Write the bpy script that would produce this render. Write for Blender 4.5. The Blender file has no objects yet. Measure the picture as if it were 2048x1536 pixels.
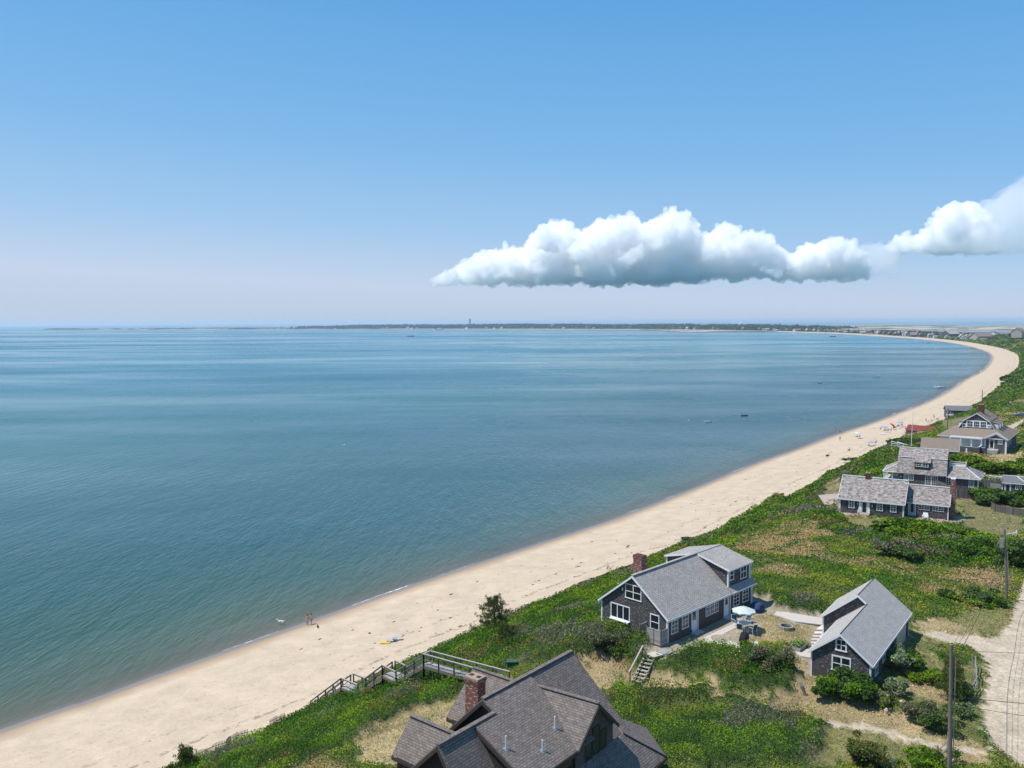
import bpy, bmesh, math, random
import numpy as np
from mathutils import Vector, Matrix
random.seed(7); rng = np.random.default_rng(11)
SC = bpy.context.scene; COL = SC.collection
PI = math.pi
# ------------------------------------------------------------------ camera model
FPX = 1657.; CH = 44.; RHO = math.atan(.005); PIT = math.atan((768-(649.5-.005*1024))/FPX)
cF = np.array([0, math.cos(PIT), -math.sin(PIT)]); _R = np.array([1., 0, 0]); _U = np.array([0, math.sin(PIT), math.cos(PIT)])
cR = _R*math.cos(RHO)-_U*math.sin(RHO); cU = _U*math.cos(RHO)+_R*math.sin(RHO)
def ray(px, py): return cR*(px-1024)-cU*(py-768)+cF*FPX
def at(px, py, z=0.):
    """where the sight line of a surveyed photo point meets height z"""
    d = ray(px, py); t = (z-CH)/d[2]; return np.array([d[0]*t, d[1]*t, z])
def atd(px, py, Y):
    d = ray(px, py); t = Y/d[1]; return np.array([d[0]*t, Y, CH+d[2]*t])
# ------------------------------------------------------------------ noise
def _hash(i, j, k):
    n = (i*374761393+j*668265263+k*2147483647) & 0xffffffff
    n = ((n ^ (n >> 13))*1274126177) & 0xffffffff
    return ((n ^ (n >> 16)) & 0xffff)/65535.
def vnoise(x, y, s, k=0):
    x = np.asarray(x, float)/s; y = np.asarray(y, float)/s
    i = np.floor(x).astype(np.int64); j = np.floor(y).astype(np.int64); u = x-i; v = y-j
    u = u*u*(3-2*u); v = v*v*(3-2*v)
    return (_hash(i, j, k)*(1-u)+_hash(i+1, j, k)*u)*(1-v)+(_hash(i, j+1, k)*(1-u)+_hash(i+1, j+1, k)*u)*v
def fbm(x, y, s, k=0, o=4):
    r = 0; a = .5; t = 0
    for q in range(o): r = r+a*vnoise(x, y, s/2**q, k+q*17); t += a; a *= .55
    return r/t
def mound(x, y, c, k=0):
    """rounded bush mounds: 1 at a bush top, 0 in the gaps; second value is the bush id"""
    x = np.asarray(x, float)/c; y = np.asarray(y, float)/c
    i = np.floor(x).astype(np.int64); j = np.floor(y).astype(np.int64)
    best = np.full(x.shape, 9.); bid = np.zeros(x.shape)
    for di in (-1, 0, 1):
        for dj in (-1, 0, 1):
            cx = i+di+_hash(i+di, j+dj, k); cy = j+dj+_hash(i+di, j+dj, k+5)
            r = .6+.7*_hash(i+di, j+dj, k+9)
            d = ((x-cx)**2+(y-cy)**2)/r**2; m = d < best
            best = np.where(m, d, best); bid = np.where(m, _hash(i+di, j+dj, k+3), bid)
    return np.sqrt(np.clip(1-best, 0, 1)), bid
def sstep(a, b, x):
    t = np.clip((np.asarray(x, float)-a)/(b-a), 0, 1); return t*t*(3-2*t)
# ------------------------------------------------------------------ coast line
CO = [(-304,-225),(-150,-32),(-92,41),(-56,87),(-50,94),(-44,102),(-30,120),(-19,134),(-2,154),(19,178),(33,196),(50,219),(73,251),(99,284),(117,308),(137,333),(152,351),(185,394),(225,447),(275,520),(332,607),(400,706),(493,855),(568,982),(632,1101),(696,1233),(780,1430),(855,1627),(914,1816),(959,2000),(993,2193),(1040,2461),(1078,2750),(1085,3050),(1055,3400),(990,3800),(860,4200),(640,4600),(280,5000),(-170,5350),(-700,5700),(-1300,6000),(-1900,6230),(-2600,6420),(-3300,6560),(-3760,6640)]
CO = np.array(CO, float)
def spline(P, n=24):
    out = []
    Q = np.vstack([2*P[0]-P[1], P, 2*P[-1]-P[-2]])
    for i in range(1, len(Q)-2):
        t = np.linspace(0, 1, n, endpoint=False)[:, None]
        a, b, c, d = Q[i-1], Q[i], Q[i+1], Q[i+2]
        out.append(.5*((2*b)+(c-a)*t+(2*a-5*b+4*c-d)*t**2+(-a+3*b-3*c+d)*t**3))
    out.append(P[-1][None]); return np.vstack(out)
CP = spline(CO); _d = np.r_[0, np.cumsum(np.hypot(*np.diff(CP, axis=0).T))]
def coast(s):
    return np.stack([np.interp(s, _d, CP[:, 0]), np.interp(s, _d, CP[:, 1])], -1)
def cnorm(s, w=None):
    w = np.maximum(12, .03*np.asarray(s)) if w is None else w
    t = coast(np.clip(s+w, 0, _d[-1]))-coast(np.clip(s-w, 0, _d[-1])); t = t/np.hypot(t[..., 0], t[..., 1])[..., None]
    return np.stack([t[..., 1], -t[..., 0]], -1)
_ss = np.arange(0, 2600, 3.); _cc = coast(_ss)
def vdist(x, y):
    """signed distance inland from the water line (near part of the coast)"""
    x = np.asarray(x, float).ravel(); y = np.asarray(y, float).ravel(); out = np.empty(x.shape); so = np.empty(x.shape)
    nn = cnorm(_ss)
    for k in range(0, len(x), 20000):
        dx = x[k:k+20000, None]-_cc[None, :, 0]; dy = y[k:k+20000, None]-_cc[None, :, 1]
        i = np.argmin(dx*dx+dy*dy, 1); r = np.arange(len(i))
        out[k:k+20000] = dx[r, i]*nn[i, 0]+dy[r, i]*nn[i, 1]; so[k:k+20000] = _ss[i]
    return out, so
CTRL = np.array([(0,47,14.6),(-6,46,14.4),(6,50,14.5),(0,66,13.6),(-5,70,13.3),(10.2,68.5,13.4),(8,60,13.3),(16,62,13.4),(18,67,14.2),(13.9,72.9,15),(24.4,83.1,15),(8.5,78.4,15),(19,88.5,15),(19,74,15),(23,77,15),(28.4,64,14.6),(37,75.7,14.6),(24.6,67,14.7),(32,80,14.6),(27,74,14.8),(33.6,56,14),(43,74.6,14),(58,93,13.2),(43,105,12.8),(38,115,12.8),(30,100,13.8),(54.9,136.8,12),(63,131.5,12),(70,130,12),(58,142,12),(80,120,12),(72,150,12),(81.7,154.4,12),(78,163,12),(90,160,12),(104,190,12),(117.9,195.7,12),(106,206,12),(125,212,12),(130,205,12),(95,175,12),(171,277,12),(150,250,12),(28.5,52.3,14),(20,50,14),(300,420,13),(420,600,15),(560,800,17),(700,950,18),(30,0,15),(-10,10,14.6),(100,60,13),(150,120,13),(45,125,12.5),(30,90,14.6)])
def zplat(x, y):
    x = np.asarray(x, float).ravel(); y = np.asarray(y, float).ravel(); out = np.empty(x.shape)
    for k in range(0, len(x), 20000):
        d = np.hypot(x[k:k+20000, None]-CTRL[None, :, 0], y[k:k+20000, None]-CTRL[None, :, 1])+.6
        w = d**-3.; out[k:k+20000] = (w*CTRL[:, 2]).sum(1)/w.sum(1)
    return out
def hgt(x, y, v, s):
    """ground height"""
    zp = zplat(x, y)+.5*(fbm(x, y, 14, 3)-.5)*sstep(44, 52, v)*(1-sstep(52, 60, v))
    far = sstep(1500, 2100, s); zp = zp*(1-far)+3.2*far
    D = np.asarray(y, float)
    hill = sstep(4200, 5200, s)*sstep(90, 420, v)*(4+13*fbm(x, y, 900, 8, 3))*(1-sstep(7600, 8300, s)); zp = zp+hill
    wob = 2.2*(fbm(x, y, 16, 21, 3)-.5)
    w = np.clip(v+wob, -100, 1e5)
    beach = np.where(v < 0, np.maximum(.075*v, -4), 2.3*np.clip(v/26, 0, 1)**.85)
    sl = np.interp(w, [26, 29, 36, 47, 53, 58], [0, .06, .34, .79, .95, 1.])
    rough = (fbm(x, y, 5, 31, 3)-.5)*.9*sstep(27, 32, v)*(1-sstep(45, 52, v))
    h = beach+(zp-2.3)*np.where(v > 20, sl, 0)+rough
    back = sstep(1100, 1500, v)*sstep(3300, 4200, s); h = h*(1-back)-3*back
    spit = sstep(7700, 8300, s); h = h*(1-spit)+np.where(v < 0, h, np.minimum(h, 2.2)+6*sstep(20, 90, v)*(1-sstep(200, 320, v))-np.maximum(0, (v-320))*.03)*spit
    return h
# ------------------------------------------------------------------ near raster of ground and plant cover
GX0, GX1, GY0, GY1, GS = -62., 252., 34., 424., .5
gx = np.arange(GX0, GX1+.1, GS); gy = np.arange(GY0, GY1+.1, GS); GXX, GYY = np.meshgrid(gx, gy)
gv, gs_ = vdist(GXX, GYY); gv = gv.reshape(GXX.shape); gs_ = gs_.reshape(GXX.shape)
gh = hgt(GXX.ravel(), GYY.ravel(), gv.ravel(), gs_.ravel()).reshape(GXX.shape)
def samp(A, x, y):
    fx = np.clip((np.asarray(x, float)-GX0)/GS, 0, len(gx)-1.001); fy = np.clip((np.asarray(y, float)-GY0)/GS, 0, len(gy)-1.001)
    i = fx.astype(int); j = fy.astype(int); u = fx-i; w = fy-j
    return (A[j, i]*(1-u)+A[j, i+1]*u)*(1-w)+(A[j+1, i]*(1-u)+A[j+1, i+1]*u)*w
def ground(x, y): return float(samp(gh, x, y))
def atg(px, py, dz=0.):
    """where the sight line of a surveyed photo point meets the ground"""
    d = ray(px, py); d = d/d[1]; prev = None
    for Y in np.arange(36, 420, .25):
        p = np.array([0, 0, CH])+d*Y
        if p[2] < ground(p[0], p[1])+dz: return np.array([p[0], p[1], ground(p[0], p[1])])
    return at(px, py, 0)
def wpoly(pts):
    return np.array([atg(*p)[:2] for p in pts])
def inpoly(P, x, y):
    c = np.zeros(x.shape, bool); n = len(P)
    for i in range(n):
        x0, y0 = P[i]; x1, y1 = P[(i+1) % n]
        if y0 == y1: continue
        m = ((y0 > y) != (y1 > y)) & (x < (x1-x0)*(y-y0)/(y1-y0)+x0); c ^= m
    return c
# cover classes: 0 sand, 1 thicket, 2 meadow, 3 dry straw, 4 lawn, 5 road, 6 grass verge, 7 bare (under buildings and paving)
wv = gv+2.2*(fbm(GXX, GYY, 16, 21, 3)-.5)+1.6*(fbm(GXX, GYY, 3, 77, 3)-.5)
cov = np.where(wv > 27.5, np.where(wv > 52, 2, 1), 0)
jx = GXX+2.6*(fbm(GXX, GYY, 3, 91, 3)-.5)+1.1*(rng.random(GXX.shape)-.5); jy = GYY+2.6*(fbm(GXX, GYY, 3, 95, 3)-.5)+1.1*(rng.random(GXX.shape)-.5)
def paint(k, pts, soft=True):
    global cov
    P = wpoly(pts); cov = np.where(inpoly(P, jx if soft else GXX, jy if soft else GYY), k, cov)
paint(1, [(1010,1290),(1200,1190),(1340,1290),(1310,1340),(1200,1315),(1150,1330),(1060,1345)])
paint(1, [(1375,1352),(1318,1345),(1335,1330),(1420,1292),(1520,1318),(1615,1340),(1600,1400),(1500,1382)])
paint(1, [(1150,1536),(1220,1372),(1400,1378),(1640,1442),(1720,1480),(1720,1536)])
paint(2, [(1290,1440),(1400,1400),(1480,1425),(1400,1440),(1330,1455)])
paint(6, [(1640,1450),(1760,1478),(1920,1528),(1900,1536),(1640,1536)])
paint(3, [(700,1490),(735,1462),(830,1425),(930,1400),(990,1420),(960,1536),(720,1536)])
paint(3, [(1150,1345),(1200,1318),(1262,1350),(1330,1350),(1420,1370),(1480,1392),(1560,1395),(1600,1330),(1610,1300),(1640,1330),(1650,1385),(1760,1405),(1850,1455),(1960,1505),(1960,1532),(1760,1480),(1640,1450),(1560,1412),(1400,1385),(1230,1380),(1170,1385)])
paint(3, [(1440,1255),(1520,1215),(1660,1245),(1640,1300),(1560,1290),(1500,1300)])
paint(1, [(1505,1190),(1560,1195),(1650,1212),(1650,1245),(1580,1234),(1515,1216)])
paint(6, [(1820,1245),(1900,1240),(2010,1205),(2010,1262),(1960,1275),(1870,1290),(1870,1330),(1960,1330),(1970,1500),(1850,1460),(1770,1400),(1780,1300)])
paint(3, [(1830,1250),(1880,1236),(1960,1262),(1940,1285),(1840,1282)])
paint(3, [(1810,1358),(1850,1362),(1890,1390),(1850,1400),(1800,1380)])
paint(4, [(1905,1000),(2048,995),(2048,1090),(1970,1095),(1935,1060)])
paint(4, [(1690,1036),(1770,1040),(1800,1085),(1720,1065)])
paint(4, [(1650,965),(1690,960),(1685,1010),(1640,1010)])
paint(4, [(1880,840),(1945,832),(1960,860),(1890,870)])
paint(3, [(1975,912),(2048,902),(2048,940),(1990,925)])
paint(1, [(1440,1060),(1560,985),(1640,1005),(1700,1060),(1790,1085),(1930,1075),(2048,1090),(2048,1140),(1960,1150),(1850,1130),(1740,1090),(1640,1065),(1600,1100),(1500,1120)])
paint(2, [(1440,1085),(1560,1030),(1660,1080),(1740,1120),(1850,1150),(1990,1170),(1990,1205),(1850,1240),(1760,1160),(1650,1200),(1510,1185),(1510,1130)])
ROAD = [(2048,1160),(2030,1210),(2022,1245),(1995,1276),(1930,1272),(1860,1262),(1850,1275),(1935,1294),(1962,1310),(1978,1345),(1968,1400),(1962,1450),(1985,1500),(2030,1536),(2300,1536),(2300,1160)]
paint(5, ROAD, False)
paint(5, [(1980,868),(2048,838),(2048,846),(2000,875)], False)
PAVE = [[(1288,1328),(1316,1300),(1345,1288),(1390,1262),(1410,1278),(1368,1306),(1332,1322),(1308,1338)], [(1306,1312),(1380,1285),(1418,1285),(1340,1322)], [(1400,1290),(1430,1262),(1475,1245),(1520,1238),(1520,1260),(1480,1300)], [(1525,1224),(1545,1217),(1655,1241),(1655,1260),(1590,1250)], [(1580,1300),(1593,1293),(1632,1304),(1632,1326),(1600,1322)], [(1655,1248),(1628,1260),(1618,1283),(1622,1302),(1640,1314),(1664,1300)], [(1290,1296),(1330,1296),(1330,1318),(1295,1310)]]
paint(5, [(1548,1422),(1635,1441),(1736,1452),(1812,1473),(1890,1491),(1967,1502),(1990,1508),(1990,1516),(1965,1511),(1887,1501),(1808,1484),(1734,1463),(1633,1452),(1546,1431)], False)
paint(2, [(1790,910),(1812,862),(1885,850),(1890,885)])
for P_ in PAVE: paint(7, P_, False)
for P_ in ([tuple(q) for q in ((11.5,71.5),(13.9,70.6),(26.5,82),(27,85),(24.6,86),(13,74))], [(13.3,72.2),(24.8,83.4),(19.2,89.2),(7.9,78.0)], [(28.3,63.6),(37.3,75.9),(32.2,79.8),(24,67)], [(-12,40),(-9,44),(4.2,54.5),(9,51),(2,38)], [(54.5,137.5),(63.2,131),(70,127.5),(74,133),(58.5,143)], [(71,162),(72,158),(81,153),(90,150),(96,154),(86,163),(78,170)], [(104,208),(117,195),(131,211),(117,222)], [(94,191),(101,186),(105,190),(98,196)]):
    cov = np.where(inpoly(np.array(P_), GXX, GYY), 7, cov)
md, mid = mound(GXX+1.6*(fbm(GXX, GYY, 4, 5)-.5), GYY+1.6*(fbm(GXX, GYY, 4, 55)-.5), 2.5, 4); md2, _ = mound(GXX, GYY, .9, 14)
canopy = np.where(cov == 1, (.15+(.85+.5*fbm(GXX, GYY, 9, 6))*md+.28*md2), 0)
canopy = np.where(cov == 2, .1+.5*md*sstep(.42, .62, fbm(GXX, GYY, 7, 66))+.12*md2, canopy)
canopy = np.where(gv < 30, canopy*.5, canopy)
gcan = canopy
COVC = {0: (.53,.422,.30), 1: (.030,.055,.012), 2: (.085,.11,.028), 3: (.43,.325,.18), 4: (.19,.17,.075), 5: (.50,.41,.30), 6: (.11,.13,.04), 7: (.33,.28,.20)}
def nearest(A, x, y):
    i = np.clip(np.rint((x-GX0)/GS).astype(int), 0, len(gx)-1); j = np.clip(np.rint((y-GY0)/GS).astype(int), 0, len(gy)-1); return A[j, i]
# ------------------------------------------------------------------ scene objects
def tag(o, label=None, cat=None, group=None, kind=None):
    if label: o['label'] = label
    if cat: o['category'] = cat
    if group: o['group'] = group
    if kind: o['kind'] = kind
    return o
def empty(name, loc, rz=0, label=None, cat=None, group=None):
    o = bpy.data.objects.new(name, None); COL.objects.link(o); o.location = [float(q) for q in loc]; o.rotation_euler = (0, 0, rz)
    o.empty_display_size = .3
    return tag(o, label, cat, group)
def npmesh(name, V, Fq, mats, parent=None, attrs=None, smooth=False, uv=None):
    V = np.asarray(V, np.float32); Fq = np.asarray(Fq, np.int32); k = Fq.shape[1]
    me = bpy.data.meshes.new(name); me.vertices.add(len(V)); me.vertices.foreach_set('co', V.ravel())
    me.loops.add(Fq.size); me.loops.foreach_set('vertex_index', Fq.ravel()); me.polygons.add(len(Fq))
    me.polygons.foreach_set('loop_start', np.arange(0, Fq.size, k, dtype=np.int32)); me.polygons.foreach_set('loop_total', np.full(len(Fq), k, np.int32))
    if smooth: me.polygons.foreach_set('use_smooth', np.ones(len(Fq), bool))
    me.update(calc_edges=True)
    for n, a in (attrs or {}).items():
        a = np.asarray(a, np.float32)
        if a.ndim == 1: at_ = me.attributes.new(n, 'FLOAT', 'POINT'); at_.data.foreach_set('value', a)
        else:
            at_ = me.color_attributes.new(n, 'FLOAT_COLOR', 'POINT'); c4 = np.ones((len(a), 4), np.float32); c4[:, :3] = a; at_.data.foreach_set('color', c4.ravel())
    for m in (mats if isinstance(mats, (list, tuple)) else [mats]): me.materials.append(m)
    o = bpy.data.objects.new(name, me); COL.objects.link(o); o.parent = parent
    return o
class MB:
    """collects faces (with UVs in metres) and links them as one mesh object"""
    def __init__(s): s.V = []; s.F = []; s.S = []
    def face(s, pts, smooth=False):
        i = len(s.V); s.V += [tuple(float(c) for c in p) for p in pts]; s.F.append(tuple(range(i, i+len(pts)))); s.S.append(smooth); return s
    def box(s, x0, y0, z0, x1, y1, z1):
        if x0 > x1: x0, x1 = x1, x0
        if y0 > y1: y0, y1 = y1, y0
        if z0 > z1: z0, z1 = z1, z0
        p = [(x0,y0,z0),(x1,y0,z0),(x1,y1,z0),(x0,y1,z0),(x0,y0,z1),(x1,y0,z1),(x1,y1,z1),(x0,y1,z1)]
        return s.hexa(p)
    def hexa(s, p):
        for f in ((3,2,1,0),(4,5,6,7),(0,1,5,4),(1,2,6,5),(2,3,7,6),(3,0,4,7)): s.face([p[i] for i in f])
        return s
    def prism(s, sec, a0, a1):
        """section [(b,z)] extruded along a; section listed anticlockwise seen from -a"""
        n = len(sec); s.face([(a0, b, z) for b, z in sec]); s.face([(a1, b, z) for b, z in reversed(sec)])
        for i in range(n):
            b0, z0 = sec[i]; b1, z1 = sec[(i+1) % n]; s.face([(a0,b1,z1),(a0,b0,z0),(a1,b0,z0),(a1,b1,z1)])
        return s
    def slab(s, pts, t=.1):
        """a plate whose TOP is the polygon pts"""
        P = [np.array(p, float) for p in pts]; n = np.zeros(3)
        for i in range(len(P)): n += np.cross(P[i]-P[0], P[(i+1) % len(P)]-P[0])
        n /= np.linalg.norm(n)
        if n[2] < 0: P = P[::-1]; n = -n
        Q = [p-n*t for p in P]; s.face(P); s.face(Q[::-1])
        for i in range(len(P)):
            j = (i+1) % len(P); s.face([Q[i], Q[j], P[j], P[i]])
        return s
    def bar(s, p, q, w, h, up=0.):
        """straight plank from p to q, w wide, h high, its top raised by up"""
        p = np.array(p, float); q = np.array(q, float); d = q-p; L = np.hypot(d[0], d[1])
        sd = np.array([-d[1], d[0], 0])/L*w/2 if L > 1e-4 else np.array([w/2, 0, 0])
        if L <= 1e-4: return s.box(p[0]-w/2, p[1]-h/2, min(p[2], q[2]), p[0]+w/2, p[1]+h/2, max(p[2], q[2]))
        u = np.array([0, 0, 1.]); a, b = u*(up-h), u*up
        return s.hexa([p-sd+a, q-sd+a, q+sd+a, p+sd+a, p-sd+b, q-sd+b, q+sd+b, p+sd+b])
    def tube(s, p, q, r0, r1=None, n=8, cap=True):
        r1 = r0 if r1 is None else r1; p = np.array(p, float); q = np.array(q, float); d = q-p; d /= max(np.linalg.norm(d), 1e-9)
        u = np.cross(d, [0, 0, 1.] if abs(d[2]) < .9 else [1., 0, 0]); u /= np.linalg.norm(u); w = np.cross(d, u)
        A = [p+(u*math.cos(2*PI*k/n)+w*math.sin(2*PI*k/n))*r0 for k in range(n)]; B = [q+(u*math.cos(2*PI*k/n)+w*math.sin(2*PI*k/n))*r1 for k in range(n)]
        for k in range(n): s.face([A[k], A[(k+1) % n], B[(k+1) % n], B[k]], True)
        if cap: s.face(A[::-1]); s.face(B)
        return s
    def path(s, pts, radii, n=6):
        for i in range(len(pts)-1): s.tube(pts[i], pts[i+1], radii[i], radii[i+1], n)
        return s
    def rings(s, R):
        """closed skin through rings of points"""
        n = len(R[0])
        for a, b in zip(R[:-1], R[1:]):
            for k in range(n): s.face([a[k], a[(k+1) % n], b[(k+1) % n], b[k]], True)
        s.face(R[0][::-1]); s.face(R[-1]); return s
    def build(s, name, mat, parent=None, loc=None, weld=False):
        me = bpy.data.meshes.new(name); me.from_pydata(s.V, [], s.F)
        uv = me.uv_layers.new(name='UVMap'); V = np.array(s.V); k = 0; D = np.zeros((len(me.loops), 2), np.float32)
        for f in s.F:
            P = V[list(f)]; n = np.zeros(3)
            for i in range(1, len(P)-1): n += np.cross(P[i]-P[0], P[i+1]-P[0])
            L = np.linalg.norm(n); n = n/L if L > 0 else np.array([0, 0, 1.])
            if abs(n[2]) > .995: u = np.array([1., 0, 0]); v = np.array([0, 1., 0])
            else: u = np.cross([0, 0, 1.], n); u /= np.linalg.norm(u); v = np.cross(n, u)
            for p in P: D[k] = (p@u, p@v); k += 1
        uv.data.foreach_set('uv', D.ravel()); me.polygons.foreach_set('use_smooth', s.S)
        if weld:
            bm = bmesh.new(); bm.from_mesh(me); bmesh.ops.remove_doubles(bm, verts=bm.verts, dist=.0005); bm.to_mesh(me); bm.free()
        me.materials.append(mat); o = bpy.data.objects.new(name, me); COL.objects.link(o); o.parent = parent
        if loc is not None: o.location = [float(q) for q in loc]
        return o
def copy_tree(o, parent=None, loc=None, rz=None, label=None):
    c = o.copy(); COL.objects.link(c); c.parent = parent
    if loc is not None: c.location = [float(q) for q in loc]
    if rz is not None: c.rotation_euler[2] = rz
    if label: c['label'] = label
    for ch in list(o.children): copy_tree(ch, c)
    return c
# ------------------------------------------------------------------ materials
def newmat(name):
    m = bpy.data.materials.new(name); m.use_nodes = True; nt = m.node_tree; b = nt.nodes['Principled BSDF']; return m, nt, b
def nd(nt, t, **k):
    n = nt.nodes.new(t)
    for a, v in k.items():
        if a in n.inputs: n.inputs[a].default_value = v
        else: setattr(n, a, v)
    return n
def lk(nt, a, b): nt.links.new(a, b)
def mix(nt, f, a, b, mode='MIX'):
    n = nt.nodes.new('ShaderNodeMix'); n.data_type = 'RGBA'; n.blend_type = mode
    for s, v in ((n.inputs[0], f), (n.inputs[6], a), (n.inputs[7], b)):
        if hasattr(v, 'node'): nt.links.new(v, s)
        else: s.default_value = v if not isinstance(v, tuple) else (*v, 1)[:4]
    return n.outputs[2]
def ramp(nt, f, *st):
    n = nt.nodes.new('ShaderNodeValToRGB'); e = n.color_ramp.elements
    while len(e) < len(st): e.new(.5)
    for i, (p, c) in enumerate(st): e[i].position = p; e[i].color = (c, c, c, 1) if not isinstance(c, tuple) else (*c, 1)
    nt.links.new(f, n.inputs[0]); return n.outputs[0]
def math_(nt, op, a, b=None, c=None):
    n = nt.nodes.new('ShaderNodeMath'); n.operation = op
    for i, v in enumerate((a, b, c)):
        if v is None: continue
        if hasattr(v, 'node'): nt.links.new(v, n.inputs[i])
        else: n.inputs[i].default_value = v
    return n.outputs[0]
def noise(nt, scale, detail=3, rough=.55, vec=None):
    n = nt.nodes.new('ShaderNodeTexNoise'); n.inputs['Scale'].default_value = scale; n.inputs['Detail'].default_value = detail; n.inputs['Roughness'].default_value = rough
    if vec is not None: nt.links.new(vec, n.inputs['Vector'])
    return n.outputs[0]
def tc(nt, w='Object'): return nt.nodes.new('ShaderNodeTexCoord').outputs[w]
def bump(nt, b, h, s=.3, d=.05):
    n = nt.nodes.new('ShaderNodeBump'); n.inputs['Strength'].default_value = s; n.inputs['Distance'].default_value = d; nt.links.new(h, n.inputs['Height']); nt.links.new(n.outputs[0], b.inputs['Normal'])
def plain(name, c, rough=.6, var=.12, scale=3., spec=.3, metal=0.):
    m, nt, b = newmat(name); v = tc(nt); n = noise(nt, scale, 4, .6, v); n2 = noise(nt, scale*9, 2, .6, v)
    f = math_(nt, 'MULTIPLY_ADD', n, 1.4, -.2)
    col = mix(nt, f, tuple(q*(1-var) for q in c), tuple(min(1, q*(1+var)) for q in c)); col = mix(nt, .25, col, mix(nt, n2, tuple(q*(1-2*var) for q in c), tuple(min(1, q*(1+var)) for q in c)))
    lk(nt, col, b.inputs['Base Color']); b.inputs['Roughness'].default_value = rough; b.inputs['Specular IOR Level'].default_value = spec; b.inputs['Metallic'].default_value = metal
    return m
def shingle(name, c1, c2, row=.14, wid=.28, speck=None, speckc=(.6,.58,.55), mortar=.25, stain=None, bumps=.5, msz=.012, mott=0., mscale=2.2):
    """courses of shingles, each its own tone; u along the course, v up the slope, in metres"""
    m, nt, b = newmat(name); uv = tc(nt, 'UV')
    br = nd(nt, 'ShaderNodeTexBrick', offset=.5, squash=1.); br.inputs['Scale'].default_value = 1.; br.inputs['Brick Width'].default_value = wid; br.inputs['Row Height'].default_value = row
    br.inputs['Mortar Size'].default_value = msz; br.inputs['Mortar Smooth'].default_value = .1; br.inputs['Bias'].default_value = 0.
    br.inputs['Color1'].default_value = (0, 0, 0, 1); br.inputs['Color2'].default_value = (1, 1, 1, 1); br.inputs['Mortar'].default_value = (.5, .5, .5, 1); lk(nt, uv, br.inputs['Vector'])
    rnd = br.outputs['Color']; fac = br.outputs['Fac']
    col = mix(nt, rnd, c1, c2)
    n = noise(nt, .55, 4, .6, uv); col = mix(nt, math_(nt, 'MULTIPLY', n, .55), col, tuple(q*.62 for q in c1), 'MIX')
    n3 = noise(nt, 14, 2, .7, uv); col = mix(nt, .5, col, mix(nt, n3, tuple(q*.75 for q in c1), tuple(min(1, q*1.2) for q in c2)))
    if mott:
        mpp = nd(nt, 'ShaderNodeMapping'); lk(nt, uv, mpp.inputs['Vector']); mpp.inputs['Scale'].default_value = (1, 1.6, 1); mo = noise(nt, mscale, 3, .75, mpp.outputs[0]); col = mix(nt, mott, col, mix(nt, ramp(nt, mo, (.36, 0.), (.64, 1.)), tuple(q*.75 for q in c1), tuple(min(1, q*1.15) for q in c2)))
    if stain: col = mix(nt, ramp(nt, noise(nt, .8, 5, .7, uv), (.5, 0.), (.66, .75)), col, stain)
    if speck:
        mp = nd(nt, 'ShaderNodeMapping'); lk(nt, uv, mp.inputs['Vector']); mp.inputs['Scale'].default_value = (1/wid*.9, 1/row*.9, 1)
        s = noise(nt, 1., 1, .4, mp.outputs[0]); col = mix(nt, ramp(nt, s, (speck, 0.), (speck+.03, 1.)), col, speckc)
    col = mix(nt, math_(nt, 'MULTIPLY', fac, 1-mortar), col, tuple(q*mortar for q in c1))
    lk(nt, col, b.inputs['Base Color']); b.inputs['Roughness'].default_value = .88; b.inputs['Specular IOR Level'].default_value = .2
    hh = math_(nt, 'SUBTRACT', math_(nt, 'MULTIPLY', rnd, .4), fac); bump(nt, b, hh, bumps, .02)
    return m
def planks(name, c, w=.14, vertical=False, var=.3, rough=.8):
    m, nt, b = newmat(name); uv = tc(nt, 'UV'); sp = nd(nt, 'ShaderNodeSeparateXYZ'); lk(nt, uv, sp.inputs[0])
    t = math_(nt, 'DIVIDE', sp.outputs[0 if vertical else 1], w); fl = math_(nt, 'FLOOR', t); fr = math_(nt, 'FRACT', t)
    wn = nd(nt, 'ShaderNodeTexWhiteNoise', noise_dimensions='1D'); lk(nt, fl, wn.inputs['W'])
    col = mix(nt, wn.outputs['Value'], tuple(q*(1-var) for q in c), tuple(q*(1+var) for q in c)); col = mix(nt, math_(nt, 'MULTIPLY', noise(nt, 6, 4, .7, uv), .5), col, tuple(q*.6 for q in c))
    gap = ramp(nt, fr, (.0, 1.), (.08, 0.)); col = mix(nt, gap, col, tuple(q*.2 for q in c)); lk(nt, col, b.inputs['Base Color']); b.inputs['Roughness'].default_value = rough; b.inputs['Specular IOR Level'].default_value = .2
    return m
def attrmat(name, attr='col', rough=.7, trans=0., spec=.25, var=.0):
    m, nt, b = newmat(name); a = nd(nt, 'ShaderNodeAttribute', attribute_name=attr); col = a.outputs['Color']
    if var: col = mix(nt, noise(nt, 1.7, 3, .6, tc(nt)), mix(nt, 1., col, (1-var,)*3, 'MULTIPLY'), mix(nt, 1., col, (1+var,)*3, 'MULTIPLY'))
    lk(nt, col, b.inputs['Base Color']); b.inputs['Roughness'].default_value = rough; b.inputs['Specular IOR Level'].default_value = spec
    if trans:
        tr = nd(nt, 'ShaderNodeBsdfTranslucent'); lk(nt, mix(nt, 1., col, (1.1, 1.5, .5), 'MULTIPLY'), tr.inputs[0]); ms = nd(nt, 'ShaderNodeMixShader'); ms.inputs[0].default_value = trans
        lk(nt, b.outputs[0], ms.inputs[1]); lk(nt, tr.outputs[0], ms.inputs[2]); lk(nt, ms.outputs[0], nt.nodes['Material Output'].inputs[0])
    return m
M = {}
M['leaf'] = attrmat('leaves', trans=.15, rough=.7, spec=.08)
M['grassblade'] = attrmat('grass blades', trans=.2, rough=.85, spec=.05)
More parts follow.
